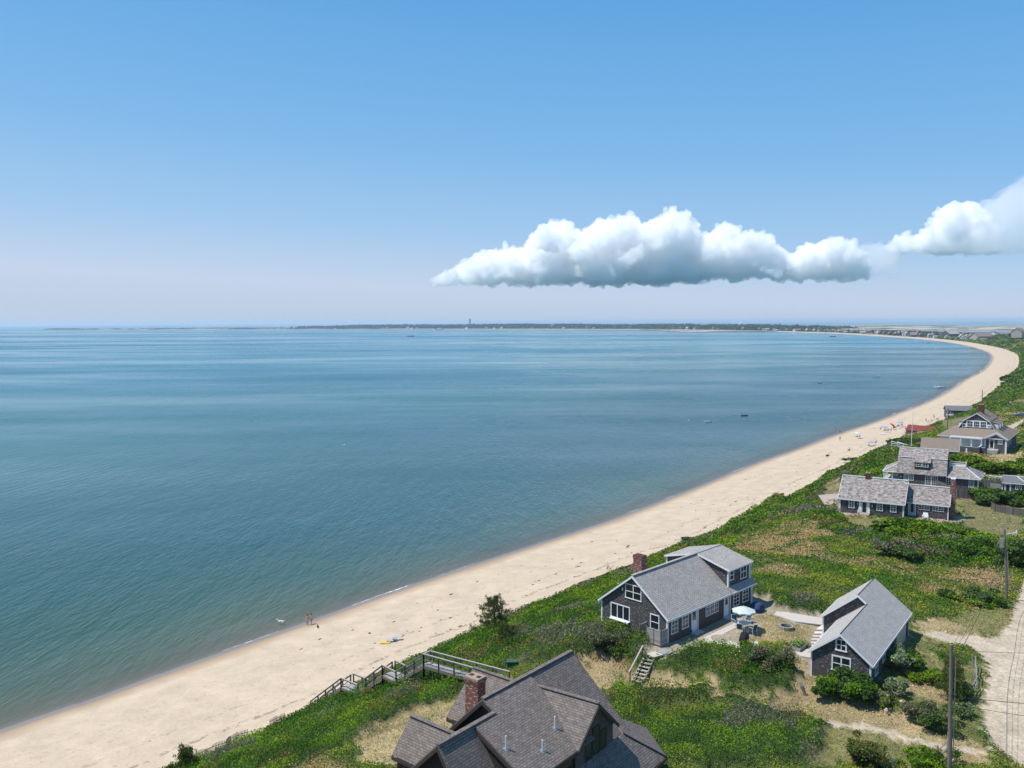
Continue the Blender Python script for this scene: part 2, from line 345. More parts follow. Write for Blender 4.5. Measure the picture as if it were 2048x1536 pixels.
M['bark'] = plain('bark', (.10,.08,.06), .9, .3, 6)
M['twig'] = plain('bare twigs', (.22,.19,.16), .9, .3, 6)
M['white'] = plain('white paint', (.74,.75,.76), .45, .05, 2)
M['glass'] = plain('window glass', (.018,.022,.028), .06, .3, .6, .6)
M['curtain'] = plain('pale blind behind glass', (.30,.33,.35), .3, .2, 2)
M['brick'] = shingle('red brick', (.085,.032,.026), (.34,.15,.115), .085, .24, mortar=1.6, msz=.014, speck=.60, speckc=(.46,.40,.34), stain=(.20,.12,.09))
M['brick_far'] = shingle('dark red brick', (.10,.04,.03), (.18,.075,.055), .075, .22, mortar=1.5)
M['concrete'] = plain('mortar cap', (.33,.25,.19), .9, .15, 3)
M['asph'] = shingle('brown grey asphalt shingle', (.115,.096,.084), (.275,.235,.21), .145, .30, mortar=.35, stain=(.15,.125,.11), msz=.015, mott=.45, mscale=2.6)
M['gravelroof'] = shingle('light grey asphalt shingle', (.26,.24,.215), (.54,.505,.46), .16, .34, mortar=.42, stain=(.30,.28,.255), msz=.02, mott=.3, mscale=2.5)
M['wire'] = plain('dark cable', (.05,.05,.05), .7)
M['paleroof'] = shingle('pale grey roof laid in fine courses', (.36,.34,.315), (.50,.475,.445), .16, .9, mortar=.5, bumps=.6, msz=.02, mott=.25, mscale=1.2)
M['woodroof'] = shingle('weathered cedar roof', (.10,.088,.082), (.50,.45,.42), .15, .17, mortar=.35, speck=.66, speckc=(.58,.53,.5), stain=(.25,.18,.155), mott=.75, mscale=1.5)
M['brownroof'] = shingle('brown asphalt roof', (0.190,0.149,0.115), (0.333,0.270,0.218), .142, .3, mortar=.5, stain=(0.230,0.196,0.149))
M['redroof'] = shingle('faded red roof', (.19,.042,.038), (.27,.07,.06), .15, .3, mortar=.5)
M['greyroof'] = shingle('dark grey roof', (0.130,0.130,0.137), (0.221,0.221,0.227), .15, .3, mortar=.5)
M['darkside'] = shingle('dark stained shingle wall', (.030,.025,.023), (.06,.05,.045), .12, .14, mortar=.4)
M['greyside'] = shingle('weathered dark shingle wall with pale flecks', (.048,.045,.045), (.15,.14,.137), .14, .17, speck=.66, speckc=(.36,.345,.335), mortar=.25, mott=.3, mscale=2.)
M['brownside'] = shingle('grey brown shingle wall', (.085,.07,.06), (.16,.135,.12), .13, .15, speck=.70, speckc=(.3,.27,.25), mortar=.45)
M['blueside'] = shingle('grey shingle wall', (.075,.075,.08), (.15,.15,.155), .13, .16, mortar=.4, speck=.7, speckc=(.3,.3,.3))
M['darktrim'] = plain('dark brown trim', (.055,.045,.04), .6, .2, 3)
M['graywood'] = planks('weathered grey boards', (0.345,0.328,0.305), .13)
M['grayvert'] = planks('weathered upright boards', (.135,.125,.118), .13, True, .35)
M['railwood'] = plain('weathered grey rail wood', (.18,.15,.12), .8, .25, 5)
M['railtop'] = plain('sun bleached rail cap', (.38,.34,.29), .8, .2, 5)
M['darkwood'] = plain('dark post wood', (.13,.115,.10), .85, .25, 5)  # even dark wood tone for posts and stringers
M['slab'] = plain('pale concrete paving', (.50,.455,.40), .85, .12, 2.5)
M['greyslab'] = plain('grey stone paving', (.30,.29,.285), .85, .15, 2)  # even grey paving tone, darker than the pale concrete
M['redpave'] = shingle('brick and stone paving', (.33,.21,.17), (.52,.46,.41), .45, .6, mortar=.8, bumps=.1)
M['shells'] = plain('white shell gravel', (.66,.64,.58), .9, .25, 14)
M['black'] = plain('black cover cloth', (.012,.012,.014), .75, .3, 5)
M['aqua'] = plain('pale aqua canvas', (.50,.56,.515), .8, .08, 2)
M['metalwhite'] = plain('white tube metal', (.72,.73,.74), .35, .04, 3)
M['teal'] = plain('teal webbing', (.03,.08,.115), .7, .2, 8)
M['metal'] = plain('galvanised metal', (.42,.43,.44), .4, .15, 6, .5, .7)
M['pipe'] = plain('white vent pipe', (.66,.65,.63), .5, .08, 4)
M['stone'] = plain('grey field stone', (.28,.26,.235), .9, .3, 6)
M['ash'] = plain('ash and burnt wood', (.06,.055,.05), .95, .5, 9)
M['green_shutter'] = plain('dark green shutter', (.018,.04,.032), .5, .15, 4)
M['soil'] = plain('soil', (.05,.035,.025), .95, .3, 9)
M['tan'] = plain('tan sliding door panel', (.42,.37,.29), .7, .1, 3)
M['door'] = plain('pale blue grey door', (.42,.50,.56), .5, .08, 2)
M['bluecloth'] = plain('blue towel', (.06,.22,.60), .9, .15, 4)
M['sunblue'] = plain('sun faded blue and white canvas', (.26,.36,.62), .85, .45, 3)
M['lightblue'] = plain('pale blue canvas', (.45,.62,.80), .85, .12, 4)
M['striped'] = plain('grey blue striped canvas', (.34,.38,.47), .85, .15, 9)
M['yellow'] = plain('yellow towel', (.70,.45,.05), .9, .15, 4)
M['red'] = plain('red canvas', (.62,.05,.06), .8, .12, 4)
M['coral'] = plain('coral plastic', (.62,.16,.13), .5, .12, 4)
M['kayak'] = plain('green plastic hull', (.02,.22,.15), .4, .12, 3)
M['kayak_y'] = plain('yellow plastic hull', (.62,.42,.04), .4, .12, 3)
M['drift'] = plain('silver driftwood', (.27,.25,.235), .9, .35, 8)
M['cut'] = plain('cut log end', (.52,.42,.30), .9, .15, 6)
M['hull'] = plain('white boat hull', (.80,.80,.78), .3, .05, 2)
M['darkhull'] = plain('dark boat hull', (.03,.035,.04), .35, .1, 2)
M['skin'] = plain('skin', (.45,.27,.19), .6, .08, 6)
M['hair'] = plain('dark hair', (.03,.02,.015), .7, .2, 20)
M['navy'] = plain('navy cloth', (.03,.05,.13), .85, .15, 8)
M['darkcloth'] = plain('dark swimwear', (.02,.02,.025), .8, .2, 8)
M['redcloth'] = plain('faded red swimwear', (.40,.08,.09), .8, .15, 8)
M['greycloth'] = plain('grey blue shorts', (.22,.30,.36), .85, .15, 8)
M['whitefur'] = plain('white dog fur', (.72,.69,.62), .9, .08, 12)
M['darkfur'] = plain('dark brown dog fur', (.05,.032,.02), .9, .3, 12)
M['carpaint'] = plain('silver grey car paint', (.22,.23,.25), .25, .05, 2, .5, .6)
M['tyre'] = plain('black rubber', (.02,.02,.02), .8, .2, 8)
M['granite'] = plain('granite tower stone', (.04,.04,.04), .9, .15, .1)
M['pole'] = plain('weathered utility pole', (.19,.165,.14), .85, .35, 1.6)
M['weed'] = plain('dried seaweed', (.075,.055,.04), .95, .4, 9)
M['gardenred'] = plain('red flowers', (.5,.03,.06), .8, .2, 9)
M['greenbox'] = plain('dark green utility box', (.05,.10,.07), .6, .2, 4)
SUN_S = 4.3; SKY_AIR = 1.0; SKY_DUST = .6; SKY_OZ = 2.5; SKY_S = .10; EXPO = .25; HAZE_D = 7e-5; SKY_K = .88
# ================================================================== ground, beach, sea
def ground_material():
    m, nt, b = newmat('ground and beach'); a = nd(nt, 'ShaderNodeAttribute', attribute_name='col').outputs['Color']
    v = nd(nt, 'ShaderNodeAttribute', attribute_name='inland').outputs['Fac']; sg = nd(nt, 'ShaderNodeAttribute', attribute_name='sandy').outputs['Fac']
    o = tc(nt); n1 = noise(nt, .35, 5, .65, o); n2 = noise(nt, 3.2, 4, .7, o); n3 = noise(nt, .06, 3, .5, o)
    col = mix(nt, 1., a, ramp(nt, n1, (.3, .86), (.7, 1.10)), 'MULTIPLY'); col = mix(nt, 1., col, ramp(nt, n2, (.25, .80), (.45, .98), (.7, 1.06)), 'MULTIPLY')
    det = math_(nt, 'MULTIPLY', ramp(nt, noise(nt, 5., 4, .75, o), (.3, .62), (.7, 1.28)), ramp(nt, noise(nt, 1.1, 3, .7, o), (.3, .8), (.7, 1.15))); col = mix(nt, math_(nt, 'SUBTRACT', 1., sg), col, mix(nt, 1., col, det, 'MULTIPLY'))
    # trodden sand: small dark pits, drift lines parallel to the water, damp band at the water's edge
    pit = ramp(nt, noise(nt, 1.9, 3, .6, o), (.62, 0.), (.70, 1.)); pm = math_(nt, 'MULTIPLY', math_(nt, 'MULTIPLY', pit, .55), math_(nt, 'MULTIPLY', sg, ramp(nt, math_(nt, 'DIVIDE', v, 40.), (.12, 0.), (.25, 1.))))
    col = mix(nt, pm, col, (.26,.19,.13))
    wv_ = math_(nt, 'ADD', v, math_(nt, 'MULTIPLY', math_(nt, 'SUBTRACT', noise(nt, .05, 4, .6, o), .5), 7.))
    for c_, w_, s_, dens in ((9.5, .3, .25, .54), (13.6, .2, .28, .56), (18.2, .5, .38, .52), (22.8, .3, .6, .46)):
        d = math_(nt, 'ABSOLUTE', math_(nt, 'SUBTRACT', wv_, c_)); band = ramp(nt, math_(nt, 'DIVIDE', d, w_*3), (.15, 1.), (.5, 0.))
        br = ramp(nt, noise(nt, 1.3, 4, .7, o), (dens, 0.), (dens+.1, 1.)); col = mix(nt, math_(nt, 'MULTIPLY', math_(nt, 'MULTIPLY', math_(nt, 'MULTIPLY', band, br), s_), sg), col, (.13,.095,.07))
    wet = math_(nt, 'MULTIPLY', ramp(nt, math_(nt, 'DIVIDE', math_(nt, 'ADD', v, math_(nt, 'MULTIPLY', math_(nt, 'SUBTRACT', noise(nt, .12, 3, .5, o), .5), 2.5)), 10.), (.16, 1.), (.42, 0.)), sg)
    col = mix(nt, wet, col, (.36,.26,.165)); wet2 = math_(nt, 'MULTIPLY', ramp(nt, math_(nt, 'DIVIDE', v, 10.), (.08, 1.), (.17, 0.)), sg); col = mix(nt, wet2, col, (.225,.19,.16))
    lk(nt, col, b.inputs['Base Color']); b.inputs['Specular IOR Level'].default_value = .25
    lk(nt, ramp(nt, wet2, (0., .9), (1., .35)), b.inputs['Roughness'])
    hb = math_(nt, 'ADD', math_(nt, 'MULTIPLY', n2, .6), math_(nt, 'MULTIPLY', noise(nt, 1.1, 4, .6, o), .8)); bump(nt, b, hb, .45, .12)
    return m
def make_ground():
    S = [0.]; smax = _d[-1]
    while S[-1] < smax:
        s = S[-1]; c = coast(s); D = math.hypot(*c); inview = c[1] > 30
        st = 6. if not inview else (.5 if D < 150 else .8 if D < 330 else .8+(D-330)*.012); S.append(s+min(st, 45))
    S = np.array(S[:-1]); Vv = np.r_[np.linspace(-45, -6, 8), np.arange(-4, 4, .5), np.arange(4, 25, 1.), np.arange(25, 56, .8), np.arange(56, 110, .5), np.arange(110, 130, .9), 130*1.07**np.arange(0, 45)]
    Vv = Vv[Vv < 2600]; C = coast(S); N = cnorm(S); SS, VV = np.meshgrid(S, Vv, indexing='ij')
    X = C[:, None, 0]+N[:, None, 0]*VV; Y = C[:, None, 1]+N[:, None, 1]*VV
    x, y, v, s = X.ravel(), Y.ravel(), VV.ravel(), SS.ravel(); z = hgt(x, y, v, s)
    near = (x > GX0+1) & (x < GX1-1) & (y > GY0+1) & (y < GY1-1)
    z = np.where(near, samp(gh, x, y)+.55*samp(gcan, x, y), z)
    w = v+2.2*(fbm(x, y, 16, 21, 3)-.5)
    cls = np.where(near, nearest(cov, x, y), np.where(w > 27.5, np.where(w > 50, 2, 1), 0))
    pal = np.array([COVC[k] for k in range(8)]); c = pal[cls]
    t = fbm(x, y, 8, 41, 4)[:, None]; mead = (cls == 2)[:, None]
    c = np.where(mead, c*(1-sstep(.56, .68, t))+np.array((.33,.23,.12))*sstep(.56, .68, t), c)
    lawn = (cls == 4)[:, None] | (cls == 6)[:, None]; t2 = fbm(x, y, 5, 51, 4)[:, None]; c = np.where(lawn, c*(1-.6*sstep(.45, .65, t2))+np.array((.30,.235,.11))*.6*sstep(.45, .65, t2), c)
    dry = (cls == 3)[:, None]; c = np.where(dry, c*(1-.5*sstep(.45, .6, t2))+np.array((.14,.12,.05))*.5*sstep(.45, .6, t2), c)
    # ruts of the dirt road
    road = (cls == 5)[:, None]; c = np.where(road, c*(.92+.16*fbm(x, y, 2.5, 61, 3)[:, None]), c)
    # blow-outs of bare sand on the slope
    blow = ((cls == 1) & (v > 40) & (v < 58) & (y > 92) & (fbm(x, y, 9, 71, 3) > .68))[:, None]; c = np.where(blow, np.array(COVC[0]), c)
    far = (s > 1900)[:, None] & (v > 30)[:, None]; u = fbm(x, y, 160, 43, 4)[:, None]; c = np.where(far, np.array((.10,.105,.05))*(1-sstep(.5, .6, u))+np.array((.34,.29,.2))*sstep(.5, .6, u), c)
    spit = ((s > 7300) & (v > 5))[:, None]; c = np.where(spit, np.array((.38,.33,.26))*(1-sstep(.40, .5, u))+np.array((.07,.08,.05))*sstep(.45, .6, u), c)
    sandy = ((cls == 0)+(cls == 3)*.2)*(s < 7300)
    n0, n1 = X.shape; I = np.arange(n0*n1).reshape(n0, n1); F = np.stack([I[:-1, :-1], I[:-1, 1:], I[1:, 1:], I[1:, :-1]], -1).reshape(-1, 4)[:, ::-1]
    o = npmesh('ground', np.stack([x, y, z], 1), F, ground_material(), attrs={'col': c, 'inland': v, 'sandy': sandy}, smooth=True)
    tag(o, kind='structure'); return o
make_ground()
def sea_material():
    m, nt, b = newmat('sea water'); dep = nd(nt, 'ShaderNodeAttribute', attribute_name='off').outputs['Fac']; o = tc(nt)
    mp = nd(nt, 'ShaderNodeMapping'); lk(nt, o, mp.inputs[0]); mp.inputs['Rotation'].default_value = (0, 0, math.radians(-38)); mp.inputs['Scale'].default_value = (1, .28, 1)
    mq = nd(nt, 'ShaderNodeMapping'); lk(nt, o, mq.inputs[0]); mq.inputs['Rotation'].default_value = (0, 0, math.radians(-8)); mq.inputs['Scale'].default_value = (.35, 1, 1)
    big = noise(nt, .0022, 5, .6, mq.outputs[0]); mid = noise(nt, .012, 4, .6, mq.outputs[0])
    d1 = math_(nt, 'DIVIDE', math_(nt, 'ADD', dep, math_(nt, 'MULTIPLY', math_(nt, 'SUBTRACT', noise(nt, .04, 3, .5, o), .5), 14.)), 600.)
    col = nt.nodes.new('ShaderNodeValToRGB'); lk(nt, d1, col.inputs[0]); e = col.color_ramp.elements
    st = [(0., (.15,.15,.09)), (.012, (.080,.105,.055)), (.035, (.035,.078,.045)), (.075, (.018,.068,.052)), (.16, (.015,.074,.064)), (.40, (.026,.130,.124)), (1., (.038,.178,.200))]
    while len(e) < len(st): e.new(.5)
    for i, (p, c) in enumerate(st): e[i].position = p; e[i].color = (*c, 1)
    c = mix(nt, ramp(nt, big, (.4, 0.), (.65, .5)), col.outputs[0], (.03,.085,.16)); c = mix(nt, ramp(nt, mid, (.5, 0.), (.8, .25)), c, (.03,.11,.12))
    weed = ramp(nt, noise(nt, .03, 3, .5, mq.outputs[0]), (.71, 0.), (.75, .5)); c = mix(nt, math_(nt, 'MULTIPLY', weed, ramp(nt, d1, (.0, 0.), (.02, 1.), (.12, 1.), (.2, 0.))), c, (.012,.03,.035))
    lk(nt, c, b.inputs['Base Color']); b.inputs['IOR'].default_value = 1.333; b.inputs['Specular IOR Level'].default_value = .5
    lk(nt, ramp(nt, math_(nt, 'ADD', math_(nt, 'MULTIPLY', big, .6), math_(nt, 'MULTIPLY', mid, .4)), (.40, .11), (.60, .36)), b.inputs['Roughness'])
    w1 = noise(nt, .55, 4, .6, mp.outputs[0]); w2 = noise(nt, 1.6, 3, .6, mp.outputs[0]); w3 = noise(nt, .07, 3, .6, mp.outputs[0])
    h = math_(nt, 'ADD', math_(nt, 'MULTIPLY', w1, 1.2), math_(nt, 'ADD', math_(nt, 'MULTIPLY', w2, .6), math_(nt, 'MULTIPLY', w3, 2.)))
    bp = nd(nt, 'ShaderNodeBump'); bp.inputs['Distance'].default_value = .55; lk(nt, h, bp.inputs['Height']); lk(nt, ramp(nt, math_(nt, 'ADD', math_(nt, 'MULTIPLY', big, .6), math_(nt, 'MULTIPLY', mid, .4)), (.42, .38), (.58, .82)), bp.inputs['Strength']); lk(nt, bp.outputs[0], b.inputs['Normal'])
    tr = nd(nt, 'ShaderNodeBsdfTransparent'); ms = nd(nt, 'ShaderNodeMixShader'); lk(nt, ramp(nt, math_(nt, 'DIVIDE', dep, 30.), (0., .2), (.05, .55), (.2, .9), (.5, 1.)), ms.inputs[0]); lk(nt, tr.outputs[0], ms.inputs[1]); lk(nt, b.outputs[0], ms.inputs[2])
    lk(nt, ms.outputs[0], nt.nodes['Material Output'].inputs[0]); return m
def make_sea():
    th = np.radians(np.r_[np.arange(-180, -52, 4), np.arange(-52, 44, .25), np.arange(44, 181, 4)]); r = [20.]
    while r[-1] < 9.5e4: r.append(r[-1]*(1.012 if 70 < r[-1] < 900 else 1.03))
    r = np.array(r); T, Rr = np.meshgrid(th, r, indexing='ij'); x = (Rr*np.sin(T)).ravel(); y = (Rr*np.cos(T)).ravel()
    off = np.full(x.shape, 800.); mk = (np.hypot(x, y) < 1500); v, _ = vdist(x[mk], y[mk]); off[mk] = np.clip(-v, 0, 800)
    n0, n1 = T.shape; I = np.arange(n0*n1).reshape(n0, n1); F = np.stack([I[:-1, :-1], I[1:, :-1], I[1:, 1:], I[:-1, 1:]], -1).reshape(-1, 4)[:, ::-1]
    tag(npmesh('sea', np.stack([x, y, x*0], 1), F, sea_material(), attrs={'off': off}), kind='structure')
make_sea()
def make_foam():
    V = []; F = []
    for s in np.arange(420, 2300, 1.5):
        k = fbm(np.array([s]), np.array([0.]), 11, 5, 3)[0]
        if k < .6: continue
        wd = (.10+1.2*(k-.6))*(1+s/900.); c0, c1 = coast(s), coast(s+1.6); n0, n1 = cnorm(s), cnorm(s+1.6); o0 = -.5+1.5*(fbm(np.array([s]), np.array([9.]), 14, 7, 2)[0]-.5); o1 = -.5+1.5*(fbm(np.array([s+1.5]), np.array([9.]), 14, 7, 2)[0]-.5)
        i = len(V); V += [(*(c0+n0*o0), .03), (*(c1+n1*o1), .03), (*(c1+n1*(o1+wd)), .07), (*(c0+n0*(o0+wd)), .07)]; F.append((i, i+1, i+2, i+3))
    m, nt, b = newmat('foam'); b.inputs['Base Color'].default_value = (.75, .74, .72, 1); b.inputs['Roughness'].default_value = .8
    tr = nd(nt, 'ShaderNodeBsdfTransparent'); ms = nd(nt, 'ShaderNodeMixShader'); lk(nt, ramp(nt, noise(nt, 1.6, 4, .7, tc(nt)), (.38, 0.), (.55, .9)), ms.inputs[0]); lk(nt, tr.outputs[0], ms.inputs[1]); lk(nt, b.outputs[0], ms.inputs[2]); lk(nt, ms.outputs[0], nt.nodes['Material Output'].inputs[0])
    tag(npmesh('surf_foam', V, F, m), 'thin broken line of white foam where the water meets the sand', 'foam', kind='stuff')
make_foam()
# ================================================================== generic house pieces
def win(par, pl, c, sg, u0, u1, z0, z1, cols=2, rows=2, f=.09, mat='white', glass='glass', name='window', meet=True, z00=0., prd=.05, mun=.025):
    """framed window on the wall plane pl ('a' or 'b') = c, facing sg; child pane"""
    F, G = MB(), MB()
    if u0 > u1: u0, u1 = u1, u0
    z0 -= z00; z1 -= z00
    def b(m, a, e, q, r, d0, d1):
        if pl == 'a': m.box(c+sg*d0, a, q, c+sg*d1, e, r)
        else: m.box(a, c+sg*d0, q, e, c+sg*d1, r)
    b(F, u0-f, u1+f, z1, z1+f, .004, prd); b(F, u0-f*1.3, u1+f*1.3, z0-f*.9, z0, .004, prd+.02); b(F, u0-f, u0, z0, z1, .004, prd-.004); b(F, u1, u1+f, z0, z1, .004, prd-.004)
    for i in range(1, cols): x = u0+(u1-u0)*i/cols; b(F, x-mun, x+mun, z0, z1, .01, prd-.015)
    for j in range(1, rows):
        z = z0+(z1-z0)*j/rows; w = .035 if (meet and j*2 == rows) else mun; b(F, u0, u1, z-w, z+w, .012, prd-.019)
    fr = F.build(name, M[mat], par); b(G, u0, u1, z0, z1, .003, .02); G.build('pane', M[glass], fr); return fr
def door(par, pl, c, sg, u0, u1, z0, z1, mat='white', glass=(.2, .8, .35, .9), z00=0., f=.09, handle=True):
    D = MB(); G = MB()
    if u0 > u1: u0, u1 = u1, u0
    z0 -= z00; z1 -= z00
    def b(m, a, e, q, r, d0, d1):
        if pl == 'a': m.box(c+sg*d0, a, q, c+sg*d1, e, r)
        else: m.box(a, c+sg*d0, q, e, c+sg*d1, r)
    b(D, u0, u1, z0, z1, .003, .03); d = D.build('door', M[mat], par)
    T = MB(); b(T, u0-f, u0, z0, z1, .004, .05); b(T, u1, u1+f, z0, z1, .004, .05); b(T, u0-f, u1+f, z1, z1+f, .004, .052); T.build('door_frame', M['white'], d)
    if glass:
        g0, g1, h0, h1 = glass; W = u1-u0; Hh = z1-z0; b(G, u0+W*g0, u0+W*g1, z0+Hh*h0, z0+Hh*h1, .031, .04); G.build('pane', M['glass'], d)
    if handle: K = MB(); b(K, u1-.12, u1-.08, z0+.95, z0+1.05, .031, .07); K.build('handle', M['metal'], d)
    return d
def lens_tube(mb, pts, r, n=6):
    for p, q in zip(pts[:-1], pts[1:]): mb.tube(p, q, r, r, n)
class Hs:
    def __init__(s, name, label, cat, o, yaw, z0, group=None):
        s.z0 = z0; s.o = np.array(o[:2], float); s.yaw = yaw; s.root = empty(name, (o[0], o[1], z0), yaw, label, cat, group)
    def P(s, *p): return [(a, b, z-s.z0) for a, b, z in p]
    def prism(s, name, mat, sec, a0, a1, par=None): return MB().prism([(b, z-s.z0) for b, z in sec], a0, a1).build(name, M[mat], par or s.root)
    def slab(s, name, mat, polys, t=.12, par=None):
        m = MB()
        for p in polys: m.slab(s.P(*p), t)
        return m.build(name, M[mat], par or s.root)
    def bars(s, name, mat, segs, w=.05, h=.2, up=.02, par=None):
        for p, q in segs: p, q = s.P(p, q); o = MB().bar(p, q, w, h, up).build(name, M[mat], par or s.root)
        return o
    def boxes(s, name, mat, bs, par=None):
        for x0, y0, q0, x1, y1, q1 in bs: o = MB().box(x0, y0, q0-s.z0, x1, y1, q1-s.z0).build(name, M[mat], par or s.root)
        return o
    def win(s, *a, **k): return win(s.root, *a, z00=s.z0, **k)
    def door(s, *a, **k): return door(s.root, *a, z00=s.z0, **k)
    def loc(s, px, py, a=None, b=None):
        """local coordinates where a surveyed sight line meets the wall plane a= or b="""
        c, n = math.cos(s.yaw), math.sin(s.yaw); d = ray(px, py); ca, cb = -s.o[0]*c-s.o[1]*n, s.o[0]*n-s.o[1]*c; da, db = d[0]*c+d[1]*n, -d[0]*n+d[1]*c
        t = (a-ca)/da if a is not None else (b-cb)/db; return ca+da*t, cb+db*t, CH+d[2]*t
    def w(s, a, b, z=0): c, n = math.cos(s.yaw), math.sin(s.yaw); return np.array([s.o[0]+a*c-b*n, s.o[1]+a*n+b*c, z])
def chimney(h, x0, y0, x1, y1, z0, z1, mat='brick', cap='concrete', flues=2, flare=.05, capt=.1):
    m = MB(); q0, q1 = z0-h.z0, z1-h.z0; m.box(x0, y0, q0, x1, y1, q1-.38); m.box(x0-flare*.5, y0-flare*.5, q1-.38, x1+flare*.5, y1+flare*.5, q1-.24); m.box(x0-flare, y0-flare, q1-.24, x1+flare, y1+flare, q1-capt)
    c = m.build('chimney', M[mat], h.root); MB().box(x0-flare*.6, y0-flare*.6, q1-capt+.002, x1+flare*.6, y1+flare*.6, q1).build('chimney_cap', M[cap], c)
    f = MB(); L = (y1-y0)
    for k in range(flues):
        yc = y0+L*(k+.5)/flues+(.03 if k else -.03); f.box((x0+x1)/2-.13, yc-.12, q1+.001, (x0+x1)/2+.13, yc+.12, q1+.03)
    f.build('flue', M['soil'], c); return c
# ================================================================== near shingled house (bottom of the view)
z0 = 14.0; H0 = Hs('shingled_house', 'large brown grey shingled house nearest the camera, many gables and a tall brick chimney', 'house', (3.83, 52.87), math.radians(50.84), z0)
H0.prism('wall', 'darkside', [(-4.55, z0), (-4.55, 19.75), (-.95, 21.75), (-.8, 21.85), (4.1, 18.1), (4.1, z0)], -10.55, -8.65)
H0.prism('wall', 'darkside', [(-4.5, z0), (-4.5, 19.8), (-.4, 22.1), (0, 22.3), (4.2, 18.25), (4.2, z0)], -8.6, -4.65)
H0.prism('wall', 'darkside', [(-4.2, z0), (-4.2, 18.45), (0, 22.28), (4.2, 18.25), (4.2, z0)], -4.64, -.2)
H0.prism('wall', 'darkside', [(-4.5, z0), (-4.5, 19.85), (-1.6, 19.85), (-1.6, z0)], -6.2, -2.45)
H0.prism('wall', 'darkside', [(-3.3, z0), (-3.3, 18.5), (-.95, 21.8), (3.0, 18.1), (3.0, z0)], -13.15, -10.6)
H0.prism('wall', 'darkside', [(-4.3, z0), (-4.3, 18.45), (0, 22.25), (4.2, 18.3), (4.2, z0)], -.18, -.15)
H0.slab('roof', 'asph', [[(-8.9,0,22.5),(-4.6,0,22.5),(-4.6,-4.85,20.0),(-10.75,-4.85,20.0),(-10.75,-.95,22.01),(-8.95,-.95,22.01)]], .14)
H0.slab('roof', 'asph', [[(-4.6,0,22.5),(0,0,22.5),(0,-4.45,18.5),(-4.6,-4.45,18.5)]], .14)
H0.slab('roof', 'asph', [[(-8.9,0,22.505),(0,0,22.505),(0,4.6,18.0),(-8.9,4.6,18.0)]], .14)
H0.slab('roof', 'asph', [[(-13.55,-.95,22.0),(-8.9,-.95,22.0),(-8.9,3.3,17.9),(-13.55,3.3,17.9)], [(-13.55,-.95,22.0),(-10.3,-.95,22.0),(-10.3,-3.5,18.35),(-13.55,-3.5,18.35)]], .13)
g = H0.slab('roof', 'asph', [[(-4.65,-.82,22.0),(-4.3,-4.95,22.0),(-6.45,-4.95,20.02),(-6.4,-4.85,20.02)], [(-4.65,-.82,22.002),(-4.3,-4.95,22.002),(-2.2,-4.95,20.0),(-2.2,-1.5,20.0)]], .12)
H0.bars('ridge_cap', 'asph', [((-8.9,0,22.54),(0,0,22.54)), ((-13.55,-.95,22.04),(-8.95,-.95,22.04)), ((-4.65,-.8,22.04),(-4.3,-4.95,22.04))], .28, .05, .02)
H0.prism('wall', 'darkside', [(-4.62, z0), (-4.62, 20.0), (-4.4, 20.0), (-4.4, z0)], -6.25, -2.4)
MB().face(H0.P((-6.2,-4.63,20.0),(-2.4,-4.63,20.0),(-4.3,-4.63,21.82))).build('gable', M['brownside'], H0.root)
H0.boxes('gable', 'brownside', [(-6.3,-4.66,16.0,-2.35,-4.625,20.0)])
H0.bars('rake_trim', 'darktrim', [((-4.3,-4.97,21.95),(-2.18,-4.97,19.95)), ((-4.3,-4.97,21.93),(-6.45,-4.97,19.98)), ((-8.93,0,22.4),(-8.93,4.6,17.9)), ((-8.93,0,22.4),(-8.93,-.9,21.95)), ((-10.78,-.95,21.9),(-10.78,-4.85,19.9)), ((-13.58,-.95,21.9),(-13.58,3.3,17.8)), ((-13.58,-.95,21.9),(-13.58,-3.5,18.25)), ((.02,0,22.4),(.02,-4.45,18.4)), ((.02,0,22.4),(.02,4.6,17.9)), ((-10.75,-4.88,19.98),(-6.45,-4.88,19.98))], .06, .24, .0)
MB().face(H0.P((-10.6,-.95,21.9),(-10.6,-4.7,19.95),(-10.6,-4.7,16),(-10.6,-3.2,18.6))).build('wall', M['darkside'], H0.root)
for x0, y0, x1, y1 in ((632,1222,700,1470),(726,1058,800,1390),(824,1085,878,1305)):
    k = 268/1647.; p = H0.loc(1068+x0*k, 1286+y0*k, b=-4.66); q = H0.loc(1068+x1*k, 1286+y1*k, b=-4.66); H0.win('b', -4.665, -1, p[0], q[0], min(p[2], q[2]), max(p[2], q[2]), 1, 2, f=.05, mat='darktrim')
for i in range(4): H0.win('b', -4.56, -1, -10.4+i*1.0, -9.5+i*1.0, 18.3, 19.6, 1, 2, f=.05, mat='darktrim')
# sea-side wing behind the chimney
H0.slab('roof', 'asph', [[(-2.5,0.5,20.5),(-2.5,6.4,20.5),(-5.2,6.4,18.05),(-5.2,.5,18.05)], [(-2.5,.5,20.503),(-2.5,6.4,20.503),(.1,6.4,18.1),(.1,.5,18.1)]], .13)
H0.boxes('wall', 'darkside', [(-5.0,.5,z0,-.1,6.1,18.1)])
MB().face(H0.P((-5.0,6.105,18.1),(-2.5,6.105,20.35),(-.1,6.105,18.1))).build('gable', M['darkside'], H0.root)
H0.bars('rake_trim', 'darktrim', [((-5.22,.5,17.98),(-5.22,6.4,17.98)), ((-2.5,6.42,20.45),(-5.2,6.42,18.0)), ((-2.5,6.42,20.45),(.1,6.42,18.0))], .06, .22, .0)
